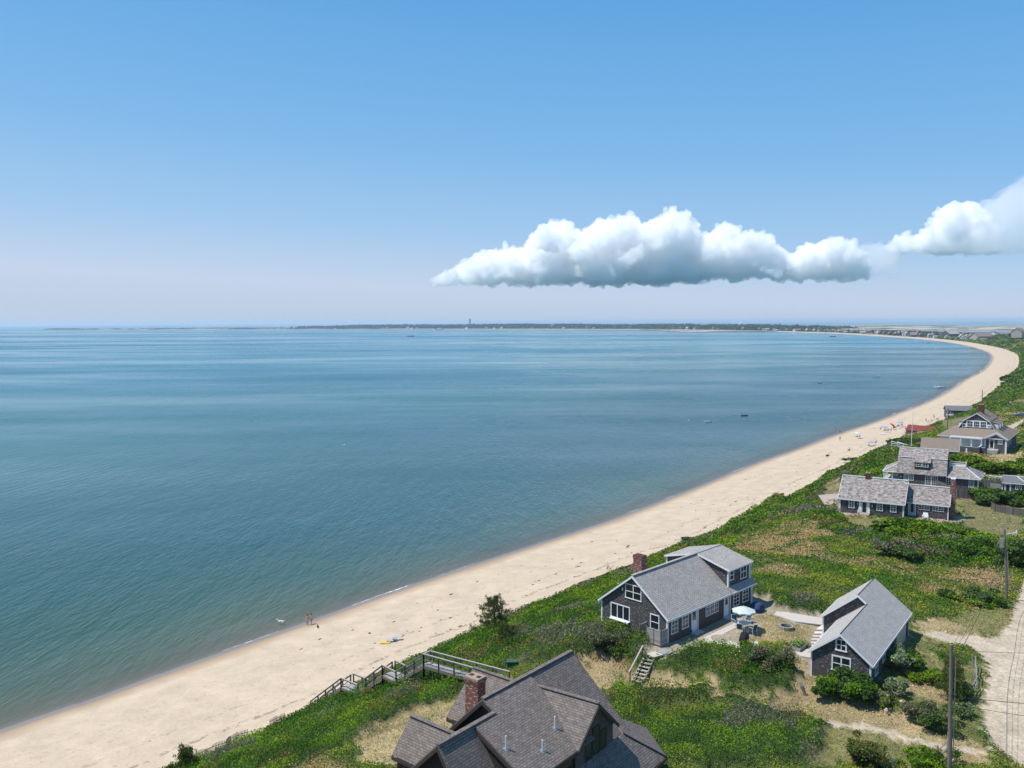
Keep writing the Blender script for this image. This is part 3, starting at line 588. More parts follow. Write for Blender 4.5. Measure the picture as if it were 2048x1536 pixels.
# left wing toward the grass
H0.slab('roof', 'asph', [[(-10.65,.3,20.95),(-10.65,4.05,20.95),(-12.2,4.05,19.2),(-12.2,.3,19.2)], [(-10.65,.3,20.953),(-10.65,4.05,20.953),(-9.1,4.05,19.2),(-9.1,.3,19.2)]], .13)
H0.boxes('wall', 'darkside', [(-12.0,.5,z0,-9.3,3.85,19.15)])
H0.bars('rake_trim', 'darktrim', [((-10.65,4.07,20.9),(-12.2,4.07,19.12)), ((-10.65,4.07,20.9),(-9.1,4.07,19.12)), ((-12.22,.3,19.14),(-12.22,4.05,19.14))], .06, .2, .0)
H0.bars('ridge_cap', 'asph', [((-10.65,.3,20.99),(-10.65,4.05,20.99)), ((-2.5,.5,20.54),(-2.5,6.4,20.54))], .26, .05, .02)
H0.slab('roof', 'asph', [[(-13.6,.2,19.6),(-13.6,1.5,19.25),(-14.6,1.5,18.3),(-14.6,.2,18.6)]], .12)
# porch roof wrapping the far corner
T_ = (-1.2,-4.64,19.0); T2 = (0.02,-3.4,19.1); W2 = (.9,-6.5,17.15); W1 = (3.3,-4.2,17.15)
H0.slab('porch_roof', 'asph', [[(-11,-4.66,18.6),(-1.2,-4.66,18.9),(.9,-6.5,17.15),(-11,-7.0,17.0)]], .12)
H0.slab('porch_roof', 'asph', [[(-1.2,-4.66,18.905),(.05,-3.2,18.95),(3.3,-3.7,17.15),(.9,-6.5,17.155)], [(.05,-3.2,18.955),(.05,3,18.955),(3.3,3,17.15),(3.3,-3.7,17.152)]], .12)
H0.bars('ridge_cap', 'asph', [((-1.2,-4.66,18.95),(.9,-6.5,17.2))], .26, .05, .02)
H0.boxes('porch_wall', 'darkside', [(-11,-6.4,z0,.4,-4.7,17.0), (.1,-4.6,z0,2.6,2.6,17.0)])
H0.bars('rake_trim', 'darktrim', [((.92,-6.52,17.1),(3.32,-3.72,17.1)), ((.9,-6.54,17.1),(-11,-7.04,16.95)), ((3.33,-3.7,17.1),(3.33,3,17.1))], .05, .2, .0)
c = chimney(H0, -7.62, 1.5, -6.9, 2.5, 17.5, 22.75, flues=2, flare=.06)
H0.boxes('chimney_flashing', 'metal', [(-7.66,1.38,20.6,-7.0,1.49,21.3)])
for px, py, hh in ((1011.7,1497.7,.72),(1085,1502,.62),(1110,1456.7,.70)):
    best = min(((abs(H0.loc(px, py, b=b_)[2]-(22.5+.515*b_)), b_) for b_ in np.arange(-4.8, 0, .02)), key=lambda t: t[0])[1]
    a_, b_, zz = H0.loc(px, py, b=best); zz = 22.5+.515*b_-z0
    v = MB().tube((a_, b_, zz-.05), (a_, b_, zz+hh), .045, n=8).build('vent_pipe', M['pipe'], H0.root)
    MB().slab([(a_-.16,b_-.14,zz-.07+.015),(a_+.16,b_-.14,zz-.07+.015),(a_+.16,b_+.14,zz+.07+.015),(a_-.16,b_+.14,zz+.07+.015)], .02).build('flashing', M['metal'], v)
# ================================================================== house with the umbrella courtyard
z0 = 13.4; H1 = Hs('dormer_house', 'grey shingled house with twin shed dormers and white trim beside the aqua umbrella', 'house', (13.90, 72.85), math.radians(44.3), z0)
H1.prism('wall', 'greyside', [(0, z0), (0, 17.32), (3.82, 20.3), (7.65, 17.32), (7.65, z0)], 0, 14.65)
H1.boxes('wall', 'brownside', [(.0,-.025,z0,14.68,-.002,17.3)])
H1.slab('roof', 'gravelroof', [[(-.22,-.25,17.26),(14.9,-.25,17.26),(14.9,3.83,20.46),(-.22,3.83,20.46)], [(-.22,7.9,17.26),(14.9,7.9,17.26),(14.9,3.83,20.463),(-.22,3.83,20.463)]], .1)
H1.bars('ridge_cap', 'gravelroof', [((-.22,3.83,20.50),(14.9,3.83,20.50))], .3, .05, .02)
H1.bars('rake_trim', 'white', [((-.245,-.25,17.24),(-.245,3.83,20.44)), ((-.245,7.9,17.24),(-.245,3.83,20.44)), ((14.925,-.25,17.24),(14.925,3.83,20.44)), ((14.925,7.9,17.24),(14.925,3.83,20.44)), ((-.22,-.27,17.24),(14.9,-.27,17.24)), ((-.22,7.92,17.24),(14.9,7.92,17.24))], .05, .2, 0)
H1.boxes('corner_board', 'white', [(-.03,-.05,z0,.13,-.028,17.2),(-.03,-.045,z0,-.005,.12,17.2),(-.03,7.53,z0,-.005,7.68,17.3),(14.55,-.05,z0,14.7,-.028,17.2),(4.8,-.06,z0,4.95,-.028,17.2),(10.5,-.06,z0,10.65,-.028,17.2)])
# dormers
for sgn, be, bw in ((1, -.02, .22), (-1, 7.68, 7.43)):
    H1.slab('dormer_roof', 'gravelroof', [[(10.4,3.83,20.49),(14.95,3.83,20.49),(14.95,be,19.5),(10.4,be,19.5)]], .1)
    H1.bars('rake_trim', 'white', [((10.38,3.83,20.47),(10.38,be,19.48)), ((14.97,3.83,20.47),(14.97,be,19.48)), ((10.4,be-sgn*.02,19.48),(14.95,be-sgn*.02,19.48))], .05, .16, 0)
    m = MB().prism([(b_, z-z0) for b_, z in ([(bw,17.4),(bw,19.38),(3.83,20.36),(3.83,17.4)] if sgn > 0 else [(3.83,17.4),(3.83,20.36),(bw,19.38),(bw,17.4)])], 10.6, 14.62).build('dormer_wall', M['greyside'], H1.root)
H1.boxes('corner_board', 'white', [(10.56,.18,17.6,10.72,.2,19.4),(14.5,.18,17.6,14.65,.2,19.4),(10.55,.19,17.6,10.59,.32,19.4),(10.56,7.45,17.6,10.6,7.6,19.4)])
H1.slab('skirt_roof', 'gravelroof', [[(10.4,-.42,17.3),(15.0,-.42,17.3),(15.0,.19,17.72),(10.4,.19,17.72)]], .08)
H1.bars('rake_trim', 'white', [((10.4,-.44,17.3),(15,-.44,17.3))], .05, .16, 0)
H1.boxes('downspout', 'white', [(14.72,-.1,15,14.8,-.02,17.3),(14.72,.1,17.7,14.79,.17,19.4)])
H1.boxes('roof_vent', 'white', [(12.6,1.9,19.9,12.66,1.96,20.4)])
for p in ((.62,1.5,15.75,17.2,2,4),(2.32,3.2,15.77,17.25,2,4),(11.25,12.2,15.69,17.1,2,4),(13.0,13.95,15.67,17.1,2,4)): H1.win('b', -.026, -1, p[0], p[1], p[2], p[3], p[4], p[5])
for k in range(3): H1.win('b', -.026, -1, 6.25+k*.73, 6.86+k*.73, 15.95, 17.1, 2, 3, f=.07, meet=False)
H1.win('b', .22, -1, 10.92, 11.5, 18.35, 19.25, 1, 2); H1.win('b', .22, -1, 12.95, 13.95, 18.05, 19.27, 2, 2)
H1.door('b', -.026, -1, 3.85, 4.6, 15.05, 17.1, glass=(.15,.85,.5,.93)); H1.door('b', -.026, -1, 9.5, 10.2, 15.05, 17.1, glass=(.2,.8,.55,.93))
w = H1.win('a', 0, -1, 2.98, 4.68, 18.2, 19.45, 2, 2, mun=.04); H1.win('a', 0, -1, 4.3, 6.4, 15.95, 17.2, 3, 1, f=.1, mun=.045); H1.win('a', 0, -1, .95, 1.8, 15.98, 17.25, 1, 2)
H1.boxes('window_box', 'white', [(-.35,4.25,15.78,-.03,6.45,15.86)])
chimney(H1, 2.2, 4.55, 2.95, 5.55, 18.0, 21.62, flues=1, flare=.04, cap='brick_far')
H1.boxes('wall_lamp', 'white', [(-.16,.3,16.0,-.02,.42,16.15),(-.1,2.6,19.0,-.02,2.7,19.25),(-.1,5.0,18.75,-.02,5.1,19.0)])
H1.boxes('step', 'slab', [(3.6,-.75,14.85,4.9,-.05,15.04),(9.2,-.8,14.85,10.5,-.05,15.04)])
# outdoor shower stall of grey boards
sh = H1.w(-1.05, 0, 0); SHW = empty('outdoor_shower', (*sh[:2], 14.8), H1.yaw, 'roofless grey board shower stall against the gable end with the big window', 'shower stall')
for nm, bx in (('front_panel', (0,.0,.25,.05,.72,1.62)), ('stall_door', (-.01,.76,.25,.04,1.48,1.62)), ('side_panel', (.05,-.05,.2,1.0,0,1.62)), ('back_panel', (.1,2.25,.1,1.0,2.31,1.62))):
    MB().box(*bx).build(nm, M['graywood'], SHW)
for x, y in ((0, -.02), (.02, .74), (.02, 1.52), (.03, 2.28)): MB().box(x-.04, y-.04, 0, x+.05, y+.05, 1.72).build('post', M['railwood'], SHW)
# ================================================================== cottage on the right
z0 = 14.2; H2 = Hs('grey_cottage', 'narrow dark shingled cottage with a pale stepped metal-grey roof in the right foreground', 'cottage', (28.40, 63.97), math.radians(53.6), z0)
H2.prism('wall', 'greyside', [(0, z0), (0, 16.8), (2.33, 18.6), (4.65, 16.8), (4.65, z0)], 0, 8.75)
H2.prism('wall', 'greyside', [(0, z0), (0, 16.8), (3.15, 19.28), (6.2, 16.8), (6.2, z0)], 8.8, 14.5)
H2.boxes('wall', 'brownside', [(.0,-.02,z0,9.0,-.002,16.78)])
H2.slab('roof', 'paleroof', [[(-.2,-.22,16.74),(14.75,-.22,16.74),(14.75,3.15,19.42),(8.6,3.15,19.42),(8.6,2.33,18.765),(-.2,2.33,18.765)]], .09)
H2.slab('roof', 'paleroof', [[(-.2,2.33,18.767),(8.78,2.33,18.767),(8.78,4.85,16.78),(-.2,4.85,16.78)], [(8.6,3.15,19.423),(14.75,3.15,19.423),(14.75,6.4,16.78),(8.6,6.4,16.78)]], .09)
H2.bars('rake_trim', 'white', [((-.22,-.22,16.72),(-.22,2.33,18.745)), ((-.22,4.85,16.76),(-.22,2.33,18.745)), ((8.58,2.4,18.8),(8.58,3.15,19.4)), ((8.58,6.4,16.76),(8.58,3.15,19.4)), ((14.77,-.22,16.72),(14.77,3.15,19.4)), ((14.77,6.4,16.76),(14.77,3.15,19.4)), ((-.2,-.24,16.72),(14.75,-.24,16.72)), ((-.2,4.87,16.76),(8.6,4.87,16.76)), ((8.6,6.42,16.76),(14.75,6.42,16.76))], .05, .18, 0)
H2.bars('ridge_cap', 'darktrim', [((-.2,2.345,18.80),(8.6,2.345,18.80)), ((8.6,3.165,19.455),(14.75,3.165,19.455))], .05, .04, 0)
H2.boxes('corner_board', 'white', [(-.03,-.04,z0,.11,-.022,16.7),(-.03,-.03,z0,-.005,.1,16.7),(-.03,4.56,z0,-.005,4.68,16.75),(8.77,6.1,z0,8.8,6.23,16.7),(14.4,-.04,z0,14.53,-.022,16.7),(12.75,-.05,z0,12.9,-.022,16.7)])
H2.win('a', 0, -1, 1.95, 2.62, 17.38, 18.2, 2, 2, f=.11); H2.win('a', 0, -1, 1.6, 2.9, 15.68, 16.75, 2, 2, f=.11, mun=.05)
H2.win('b', -.021, -1, 1.4, 2.2, 15.35, 16.55, 2, 2); H2.win('b', -.021, -1, 3.95, 4.75, 15.6, 16.55, 2, 2); H2.win('b', -.021, -1, 6.5, 7.2, 14.9, 16.6, 1, 1)
H2.boxes('sliding_door', 'tan', [(9.2,-.05,14.6,10.9,-.003,16.6),(10.95,-.04,14.6,12.7,-.003,16.6)])
# ================================================================== cape house with shutters
z0 = 11.0; YB = math.radians(-31.5); H3 = Hs('cape_house', 'low grey cape house with dark green shutters, white door and tall end chimney', 'house', (62.97, 131.48), YB, z0)
H3.prism('wall', 'greyside', [(0, z0), (0, 14.6), (3.7, 17.5), (7.4, 14.6), (7.4, z0)], -9.75, 0)
H3.slab('roof', 'woodroof', [[(-10.0,-.28,14.5),(.2,-.28,14.5),(.2,3.7,17.68),(-10.0,3.7,17.68)], [(-10.0,7.7,14.5),(.2,7.7,14.5),(.2,3.7,17.683),(-10.0,3.7,17.683)]], .12)
H3.bars('ridge_board', 'white', [((-10.0,3.7,17.78),(.2,3.7,17.78))], .26, .1, 0)
H3.bars('rake_trim', 'white', [((-10.02,-.28,14.48),(-10.02,3.7,17.66)), ((.22,-.28,14.48),(.22,3.7,17.66)), ((-10,-.3,14.48),(.2,-.3,14.48))], .05, .2, 0)
H3.bars('frieze', 'white', [((-9.78,-.03,14.4),(.02,-.03,14.4))], .05, .2, 0)
H3.prism('wing_wall', 'greyside', [(2.7, z0), (2.7, 14.45), (5.0, 16.7), (7.3, 14.45), (7.3, z0)], .02, 6.2)
H3.slab('wing_roof', 'woodroof', [[(.02,2.45,14.4),(6.4,2.45,14.4),(6.4,5.0,16.88),(.02,5.0,16.88)], [(.02,7.55,14.4),(6.4,7.55,14.4),(6.4,5.0,16.883),(.02,5.0,16.883)]], .12)
H3.bars('ridge_board', 'white', [((.02,5.0,16.98),(6.4,5.0,16.98))], .24, .1, 0)
H3.bars('rake_trim', 'white', [((6.42,2.45,14.38),(6.42,5,16.86)), ((.1,2.43,14.38),(6.4,2.43,14.38))], .05, .18, 0)
H3.boxes('corner_board', 'white', [(-9.8,-.04,z0,-9.6,-.003,14.4),(-.16,-.04,z0,.03,-.003,14.4),(.005,-.03,z0,.03,.2,14.4),(6.08,2.66,z0,6.23,2.697,14.4)])
for u0, u1 in ((-8.24,-7.52),(-3.94,-3.2),(-1.92,-1.18)):
    H3.win('b', 0, -1, u0, u1, 13.05, 14.22, 2, 4)
    for q in (u0-.5, u1+.1): H3.boxes('shutter', 'green_shutter', [(q,-.05,12.98,q+.4,-.004,14.28)])
H3.boxes('door_surround', 'white', [(-6.75,-.05,12.3,-6.25,-.003,14.35),(-5.55,-.05,12.3,-5.1,-.003,14.35),(-6.25,-.05,14.28,-5.55,-.003,14.35)])
H3.door('b', 0, -1, -6.25, -5.55, 12.3, 14.25, glass=(.08,.92,.08,.93)); H3.boxes('step', 'redpave', [(-6.7,-1.1,z0,-5.1,-.06,12.28)])
H3.bars('step_rail', 'white', [((-6.75,-.06,13.0),(-6.75,-1.1,12.75)), ((-5.05,-.06,13.0),(-5.05,-1.1,12.75)), ((-6.75,-.06,12.6),(-6.75,-1.1,12.45)), ((-5.05,-.06,12.6),(-5.05,-1.1,12.45))], .05, .07, 0)
H3.boxes('step_rail', 'white', [(-6.78,-1.14,z0,-6.7,-1.06,12.8),(-5.1,-1.14,z0,-5.02,-1.06,12.8)])
H3.door('b', 2.7, -1, .45, 1.42, 12.2, 14.25, 'door', glass=(.3,.75,.28,.95))
for u in (1.95, 2.75, 4.0, 4.8): H3.win('b', 2.7, -1, u, u+.7, 13.38, 14.22, 2, 3, f=.06, meet=False)
H3.win('a', 0, 1, 4.9, 5.3, 15.3, 16.4, 1, 2); H3.boxes('wall_lamp', 'white', [(-6.98,-.15,13.7,-6.88,-.02,13.9),(-4.75,-.15,13.6,-4.65,-.02,13.8),(1.65,2.55,13.7,1.74,2.68,13.85)])
chimney(H3, -6.35, 3.3, -5.65, 4.0, 17.0, 18.5, 'brick_far', 'concrete', 1, .02); chimney(H3, 6.25, 4.1, 7.0, 5.5, z0, 18.55, 'brick', 'white', 1, -.08)
# ================================================================== gambrel house with dormer, porch and roof deck
YC = math.radians(-31.); z0 = 10.4; H4 = Hs('gambrel_house', 'cedar roofed gambrel house with a two-window dormer, side porch and white roof deck railing', 'house', (81.68, 154.43), YC, z0)
H4.prism('wall', 'greyside', [(.35, z0), (.35, 14.55), (1.75, 17.3), (4.35, 18.8), (6.95, 17.3), (8.3, 14.55), (8.3, z0)], -8.2, -.05)
for y0, y1, k in ((0, 1.7, 0), (8.7, 7.0, .003)):
    H4.slab('roof', 'woodroof', [[(-8.45,y0,14.55),(.15,y0,14.55),(.15,y1,17.45),(-8.45,y1,17.45)], [(-8.45,y1,17.45+k),(.15,y1,17.45+k),(.15,4.35,19.0+k),(-8.45,4.35,19.0+k)]], .12)
H4.bars('ridge_board', 'white', [((-8.45,4.35,19.1),(.15,4.35,19.1)), ((-8.45,1.68,17.56),(-5.5,1.68,17.56)), ((-2.6,1.68,17.56),(.15,1.68,17.56))], .2, .09, 0)
H4.slab('dormer_roof', 'woodroof', [[(-5.5,1.8,17.62),(-2.6,1.8,17.62),(-2.6,.35,16.86),(-5.5,.35,16.86)]], .1)
m = MB().prism([(b_, z-z0) for b_, z in [(.5,15.3),(.5,16.8),(1.75,17.4),(1.75,15.3)]], -5.4, -2.7).build('dormer_wall', M['green_shutter'], H4.root)
H4.win('b', .5, -1, -5.1, -4.25, 16.05, 16.68, 2, 2, meet=False); H4.win('b', .5, -1, -3.95, -3.1, 16.05, 16.68, 2, 2, meet=False)
H4.win('b', .35, -1, -7.1, -6.4, 13.3, 14.3, 3, 4, meet=False); H4.win('b', .35, -1, -6.25, -5.55, 13.3, 14.3, 3, 4, meet=False)
for u in (-3.4, -2.3): H4.win('b', .35, -1, u, u+.85, 12.2, 14.3, 3, 5, meet=False, f=.1, name='french_door')
H4.win('a', -.05, 1, 3.3, 4.0, 16.2, 17.4, 1, 2); H4.boxes('wall_lamp', 'white', [(-7.75,.2,13.7,-7.65,.34,13.95)])
H4.slab('wing_roof', 'woodroof', [[(0.02,.2,14.5),(5.75,.2,14.5),(3.25,3.1,16.0),(.02,3.1,16.0)], [(5.75,.2,14.502),(6.3,8.4,14.502),(3.25,5.7,16.002),(3.25,3.1,16.002)], [(3.25,5.7,16.0),(6.3,8.4,14.5),(.02,8.4,14.5),(.02,5.7,16.0)]], .12)
H4.bars('ridge_board', 'white', [((5.75,.2,14.56),(3.25,3.1,16.06)), ((6.3,8.4,14.56),(3.25,5.7,16.06))], .16, .07, .02); H4.bars('fascia', 'white', [((0.02,.18,14.5),(5.75,.18,14.5)), ((5.77,.2,14.5),(6.32,8.4,14.5))], .05, .16, 0)
H4.boxes('wing_wall', 'greyside', [(.0,.55,z0,5.4,8.0,14.4)]); H4.boxes('corner_board', 'white', [(5.25,.51,z0,5.43,.547,14.3)])
H4.win('b', .55, -1, .1, 1.5, 12.9, 14.2, 4, 4, meet=False); H4.win('b', .55, -1, 3.9, 4.6, 12.9, 14.2, 3, 4, meet=False)
dk = H4.boxes('roof_deck', 'slab', [(.3,3.12,15.95,3.2,5.68,16.1)])
r = MB()
for p, q in (((.4,3.2),(3.15,3.2)),((3.15,3.2),(3.15,5.6)),((.4,5.6),(3.15,5.6))):
    for zz in (16.72, 16.25): r.bar((*p, zz-z0), (*q, zz-z0), .07, .08, 0)
    L = math.hypot(q[0]-p[0], q[1]-p[1]); n = int(L/.14)
    for k in range(n+1): x, y = p[0]+(q[0]-p[0])*k/n, p[1]+(q[1]-p[1])*k/n; w = .05 if k in (0, n) else .016; r.box(x-w, y-w, 16.1-z0, x+w, y+w, (16.85 if k in (0, n) else 16.7)-z0)
r.build('deck_railing', M['white'], dk)
H4.slab('porch_roof', 'woodroof', [[(-8.45,.6,14.6),(-8.45,3.6,15.9),(-11.0,1.0,14.6),(-11.0,.6,14.58)][0:3]+[(-10.9,.6,14.55)], [(-8.45,3.6,15.902),(-8.45,8.5,15.902),(-11.0,8.5,14.62),(-11.0,1.0,14.602)]], .1)
H4.bars('fascia', 'white', [((-10.98,.8,14.62),(-8.47,3.5,15.93)), ((-11.02,.8,14.58),(-11.02,8.5,14.58)), ((-10.9,.58,14.56),(-8.5,.58,14.58))], .14, .12, .02)
for x, y in ((-10.8,.8),(-10.8,2.6),(-10.8,4.4),(-10.8,6.2),(-10.1,.8),(-9.3,.8)): H4.boxes('porch_column', 'white', [(x-.07,y-.07,12.7,x+.07,y+.07,14.5)])
H4.boxes('porch_floor', 'slab', [(-11.1,.6,z0,-8.25,8.4,12.7)])
# annex with latticed passage
z0 = 11.9; H4b = Hs('garden_annex', 'low grey annex with pale blue door and small white framed window, right edge', 'outbuilding', H4.w(9.15, 0), YC, z0)
H4b.boxes('wall', 'greyside', [(.15,.15,z0,7,4.2,14.3)]); H4b.slab('roof', 'greyroof', [[(0,0,14.3),(7.2,0,14.3),(7.2,2.2,15.3),(0,2.2,15.3)], [(0,4.4,14.3),(7.2,4.4,14.3),(7.2,2.2,15.303),(0,2.2,15.303)]], .1)
H4b.bars('ridge_board', 'white', [((0,2.2,15.4),(2.3,2.2,15.4)), ((2.3,2.2,15.4),(4.0,0,14.4)), ((2.3,2.2,15.4),(7.2,2.2,15.4)), ((0,-.02,14.3),(7.2,-.02,14.3))], .12, .1, 0)
H4b.door('b', .15, -1, .5, 1.35, z0+.1, 14.1, 'door', glass=(.2,.8,.1,.92)); H4b.win('b', .15, -1, 2.2, 3.0, 13.3, 13.85, 3, 2, meet=False)
ps = empty('lattice_screen', (*H4.w(6.0, .6)[:2], 11.9), YC, 'tall grey board screen with a white top rail between gambrel house and annex', 'fence')
MB().box(0,0,0,3.1,.08,2.6).build('panel', M['grayvert'], ps); MB().box(1.3,-.06,0,3.05,-.02,2.0).build('gate', M['graywood'], ps); MB().box(1.0,-.05,3.3,3.1,.15,3.42).box(1.0,-.02,3.05,3.1,.1,3.1).box(1.0,0,2.6,1.08,.08,3.3).box(2.95,0,2.6,3.03,.08,3.3).build('top_rail', M['white'], ps)
# ================================================================== brown-roofed outbuilding
z0 = 10.8; H5 = Hs('brown_roof_cabin', 'plain cabin with a brown gable roof between the gambrel house and the pergola', 'cabin', (101.25, 186.44), math.radians(-31), z0)
H5.prism('wall', 'blueside', [(0, z0), (0, 14.35), (2.8, 16.5), (5.6, 14.35), (5.6, z0)], -7.5, 0)
H5.slab('roof', 'brownroof', [[(-7.8,-.2,14.28),(.2,-.2,14.28),(.2,2.8,16.68),(-7.8,2.8,16.68)], [(-7.8,5.8,14.28),(.2,5.8,14.28),(.2,2.8,16.683),(-7.8,2.8,16.683)]], .12)
H5.bars('rake_trim', 'white', [((.22,-.2,14.26),(.22,2.8,16.66)), ((.22,5.8,14.26),(.22,2.8,16.66)), ((-7.8,-.22,14.26),(.2,-.22,14.26))], .05, .18, 0)
H5.boxes('corner_board', 'white', [(-.16,-.04,z0,.02,-.003,14.2),(.003,-.02,z0,.04,.16,14.2),(.003,1.9,z0,.04,2.05,14.5)]); H5.win('a', 0, 1, 2.3, 3.2, 13, 14.2, 2, 2); chimney(H5, -8.45, 1.6, -7.85, 2.2, z0, 15.3, 'brick_far', 'concrete', 1, .02)
# ================================================================== large gambrel house with pergola
z0 = 10.6; H6 = Hs('pergola_house', 'large grey house with broad skirt roof, gambrel gable of white windows and a pergola', 'house', (117.92, 195.67), math.radians(-38), z0)
H6.boxes('wall', 'blueside', [(-14.9,.8,z0,-.3,18.6,15.4)]); H6.boxes('wall', 'blueside', [(-4.6,.3,z0,-.3,.79,15.4)])
sk = [(-15.2,0,15.45),(.15,0,15.45),(.15,19.2,15.45),(-15.2,19.2,15.45)]; tp = [(-11.2,3.2,17.35),(-3.0,3.2,17.35),(-3.0,16,17.35),(-11.2,16,17.35)]
H6.slab('skirt_roof', 'brownroof', [[sk[0], sk[1], tp[1], tp[0]], [sk[1], sk[2], tp[2], tp[1]], [sk[2], sk[3], tp[3], tp[2]], [sk[3], sk[0], tp[0], tp[3]]], .12)
H6.bars('fascia', 'white', [((-15.2,-.02,15.42),(-5,-.02,15.42)), ((.17,0,15.42),(.17,19.2,15.42)), ((-15.22,0,15.42),(-15.22,19.2,15.42))], .05, .16, 0)
H6.prism('gambrel_gable', 'blueside', [], 0, 0) if False else None
m = MB(); sec = [(-10.95,17.2),(-9.75,19.15),(-7.1,20.95),(-4.45,19.15),(-3.25,17.2)]
def seca(m, sec, b0, b1, z0):
    n = len(sec); m.face([(a, b0, z-z0) for a, z in sec][::-1]); m.face([(a, b1, z-z0) for a, z in sec])
    for i in range(n):
        (a0, q0), (a1, q1) = sec[i], sec[(i+1) % n]; m.face([(a0,b0,q0-z0),(a1,b0,q1-z0),(a1,b1,q1-z0),(a0,b1,q0-z0)])
seca(m, sec, 3.25, 15.8, z0); m.build('upper_wall', M['blueside'], H6.root)
so = [(-11.2,17.15),(-9.9,19.25),(-7.1,21.15),(-4.3,19.25),(-3.0,17.15)]
H6.slab('gambrel_roof', 'brownroof', [[(so[i][0],3.0,so[i][1]+.002*i),(so[i+1][0],3.0,so[i+1][1]+.002*i),(so[i+1][0],16.1,so[i+1][1]+.002*i),(so[i][0],16.1,so[i][1]+.002*i)] for i in range(4)], .1)
H6.bars('rake_trim', 'white', [((so[i][0],2.97,so[i][1]),(so[i+1][0],2.97,so[i+1][1])) for i in range(4)], .05, .2, .02)
H6.boxes('window_surround', 'white', [(-9.35,3.18,17.55,-4.85,3.245,19.25),(-10.3,3.19,17.5,-9.4,3.245,18.45),(-4.8,3.19,17.5,-3.9,3.245,18.45)])
for k in range(3): H6.win('b', 3.178, -1, -9.1+k*1.45, -8.0+k*1.45, 17.75, 19.05, 3, 2, f=.04)
H6.win('b', 3.188, -1, -10.15, -9.6, 17.7, 18.2, 1, 1, f=.04); H6.win('b', 3.188, -1, -4.6, -4.05, 17.7, 18.2, 1, 1, f=.04, glass='curtain')
for b_ in (6.0, 9.5, 13.0):
    H6.slab('dormer_roof', 'brownroof', [[(-4.8,b_,19.0),(-4.8,b_+2.2,19.0),(-2.6,b_+2.2,18.55),(-2.6,b_,18.55)]], .1); d = H6.boxes('dormer_wall', 'white', [(-4.4,b_+.12,17.0,-2.8,b_+2.08,18.5)]); H6.boxes('dormer_window', 'glass', [(-2.8,b_+.45,17.6,-2.775,b_+1.75,18.35)], d)
H6.slab('dormer_roof', 'brownroof', [[(-9.4,5.5,19.0),(-9.4,9,19.0),(-11.6,9,18.55),(-11.6,5.5,18.55)]], .1); H6.boxes('dormer_wall', 'white', [(-11.4,5.6,17.0,-9.8,8.9,18.5)])
chimney(H6, -7.5, 7.6, -6.3, 8.6, 20, 22.95, 'brick_far', 'concrete', 1, .03)
m = MB(); m.face(H6.P((-4.75,-.02,15.35),(-.1,-.02,15.35),(-2.4,-.02,16.75))[::-1]); m.build('porch_gable', M['white'], H6.root)
MB().face(H6.P((-3.9,-.05,15.55),(-.95,-.05,15.55),(-2.4,-.05,16.4))).build('gable_panel', M['blueside'], H6.root)
H6.slab('porch_roof', 'paleroof', [[(-2.4,-.25,16.92),(-2.4,2.3,16.92),(-5.0,.4,15.5),(-5.0,-.25,15.5)], [(-2.4,-.25,16.922),(-2.4,2.3,16.922),(.15,.4,15.5),(.15,-.25,15.5)]], .08)
H6.bars('rake_trim', 'white', [((-2.4,-.28,16.9),(-5.0,-.28,15.48)), ((-2.4,-.28,16.9),(.15,-.28,15.48)), ((-4.8,-.03,15.55),(0,-.03,15.55))], .05, .2, .02)
H6.boxes('porch_column', 'white', [(-.5,.02,z0,-.15,.28,15.3),(-4.75,.02,12.9,-4.55,.28,15.3)])
H6.door('b', .3, -1, -3.75, -2.85, 13.1, 15.15, 'white', glass=(.12,.88,.06,.95)); H6.win('b', .3, -1, -1.95, -1.1, 14.3, 15.2, 3, 3, glass='curtain', meet=False)
for u, wd, z_, m_ in ((-14.5,1.6,13.9,'glass'),(-12.3,1.0,13.6,'curtain'),(-10.9,1.6,13.6,'glass'),(-8.9,1.7,13.2,'glass'),(-6.9,.8,13.1,'glass'),(-5.85,.7,13.1,'glass')): H6.win('b', .8, -1, u, u+wd, z_, 15.05, 2, 3, glass=m_, meet=False)
H6.boxes('wall_panel', 'white', [(-14.8,.76,13.1,-4.7,.797,15.3)])
for b_ in (2.0, 4.4, 7.5): H6.win('a', -.3, 1, b_, b_+.9, 13.6, 14.8, 1, 2)
pg = empty('pergola', (*H6.w(-12.0, -1.9)[:2], 12.8), H6.yaw, 'white slatted pergola on columns along the front of the large gambrel house', 'pergola')
for k in range(22): MB().box(.0+k*.32, -.5, 2.62, .17+k*.32, 2.3, 2.80).build('rafter', M['white'], pg)
for y in (.05, 1.2, 2.1): MB().box(-.1, y, 2.45, 7.0, y+.1, 2.6).build('beam', M['white'], pg)
for x in (.1, 2.4, 4.7, 6.8): MB().box(x-.14, -.05, 0, x+.14, .22, 2.44).build('column', M['white'], pg)
tr_ = empty('terrace', (*H6.w(-12.5, -2.6)[:2], 11.9), H6.yaw, 'raised terrace with white topped parapet in front of the pergola', 'terrace')
MB().box(0,.1,0,8.2,2.75,.88).build('floor', M['slab'], tr_); MB().box(0,0,0,8.2,.098,1.55).box(8.1,.1,.9,8.2,2.7,1.5).build('parapet', M['blueside'], tr_); MB().box(-.05,-.05,1.552,8.3,.15,1.62).box(4.6,-2.9,0,4.9,-2.6,1.5).build('parapet_cap', M['white'], tr_)
st = empty('entry_steps', (*H6.w(-4.2, -1.0)[:2], 11.9), H6.yaw, 'wide grey steps and landing below the white screened porch door', 'steps')
MB().box(0,-.2,0,2.4,1.2,1.1).build('landing', M['slab'], st)
for k in range(5): MB().box(-.9+.05*k,-.45-.34*k,0,2.3,-.2-.34*k,.92-.19*k).build('step', M['greyslab'], st)
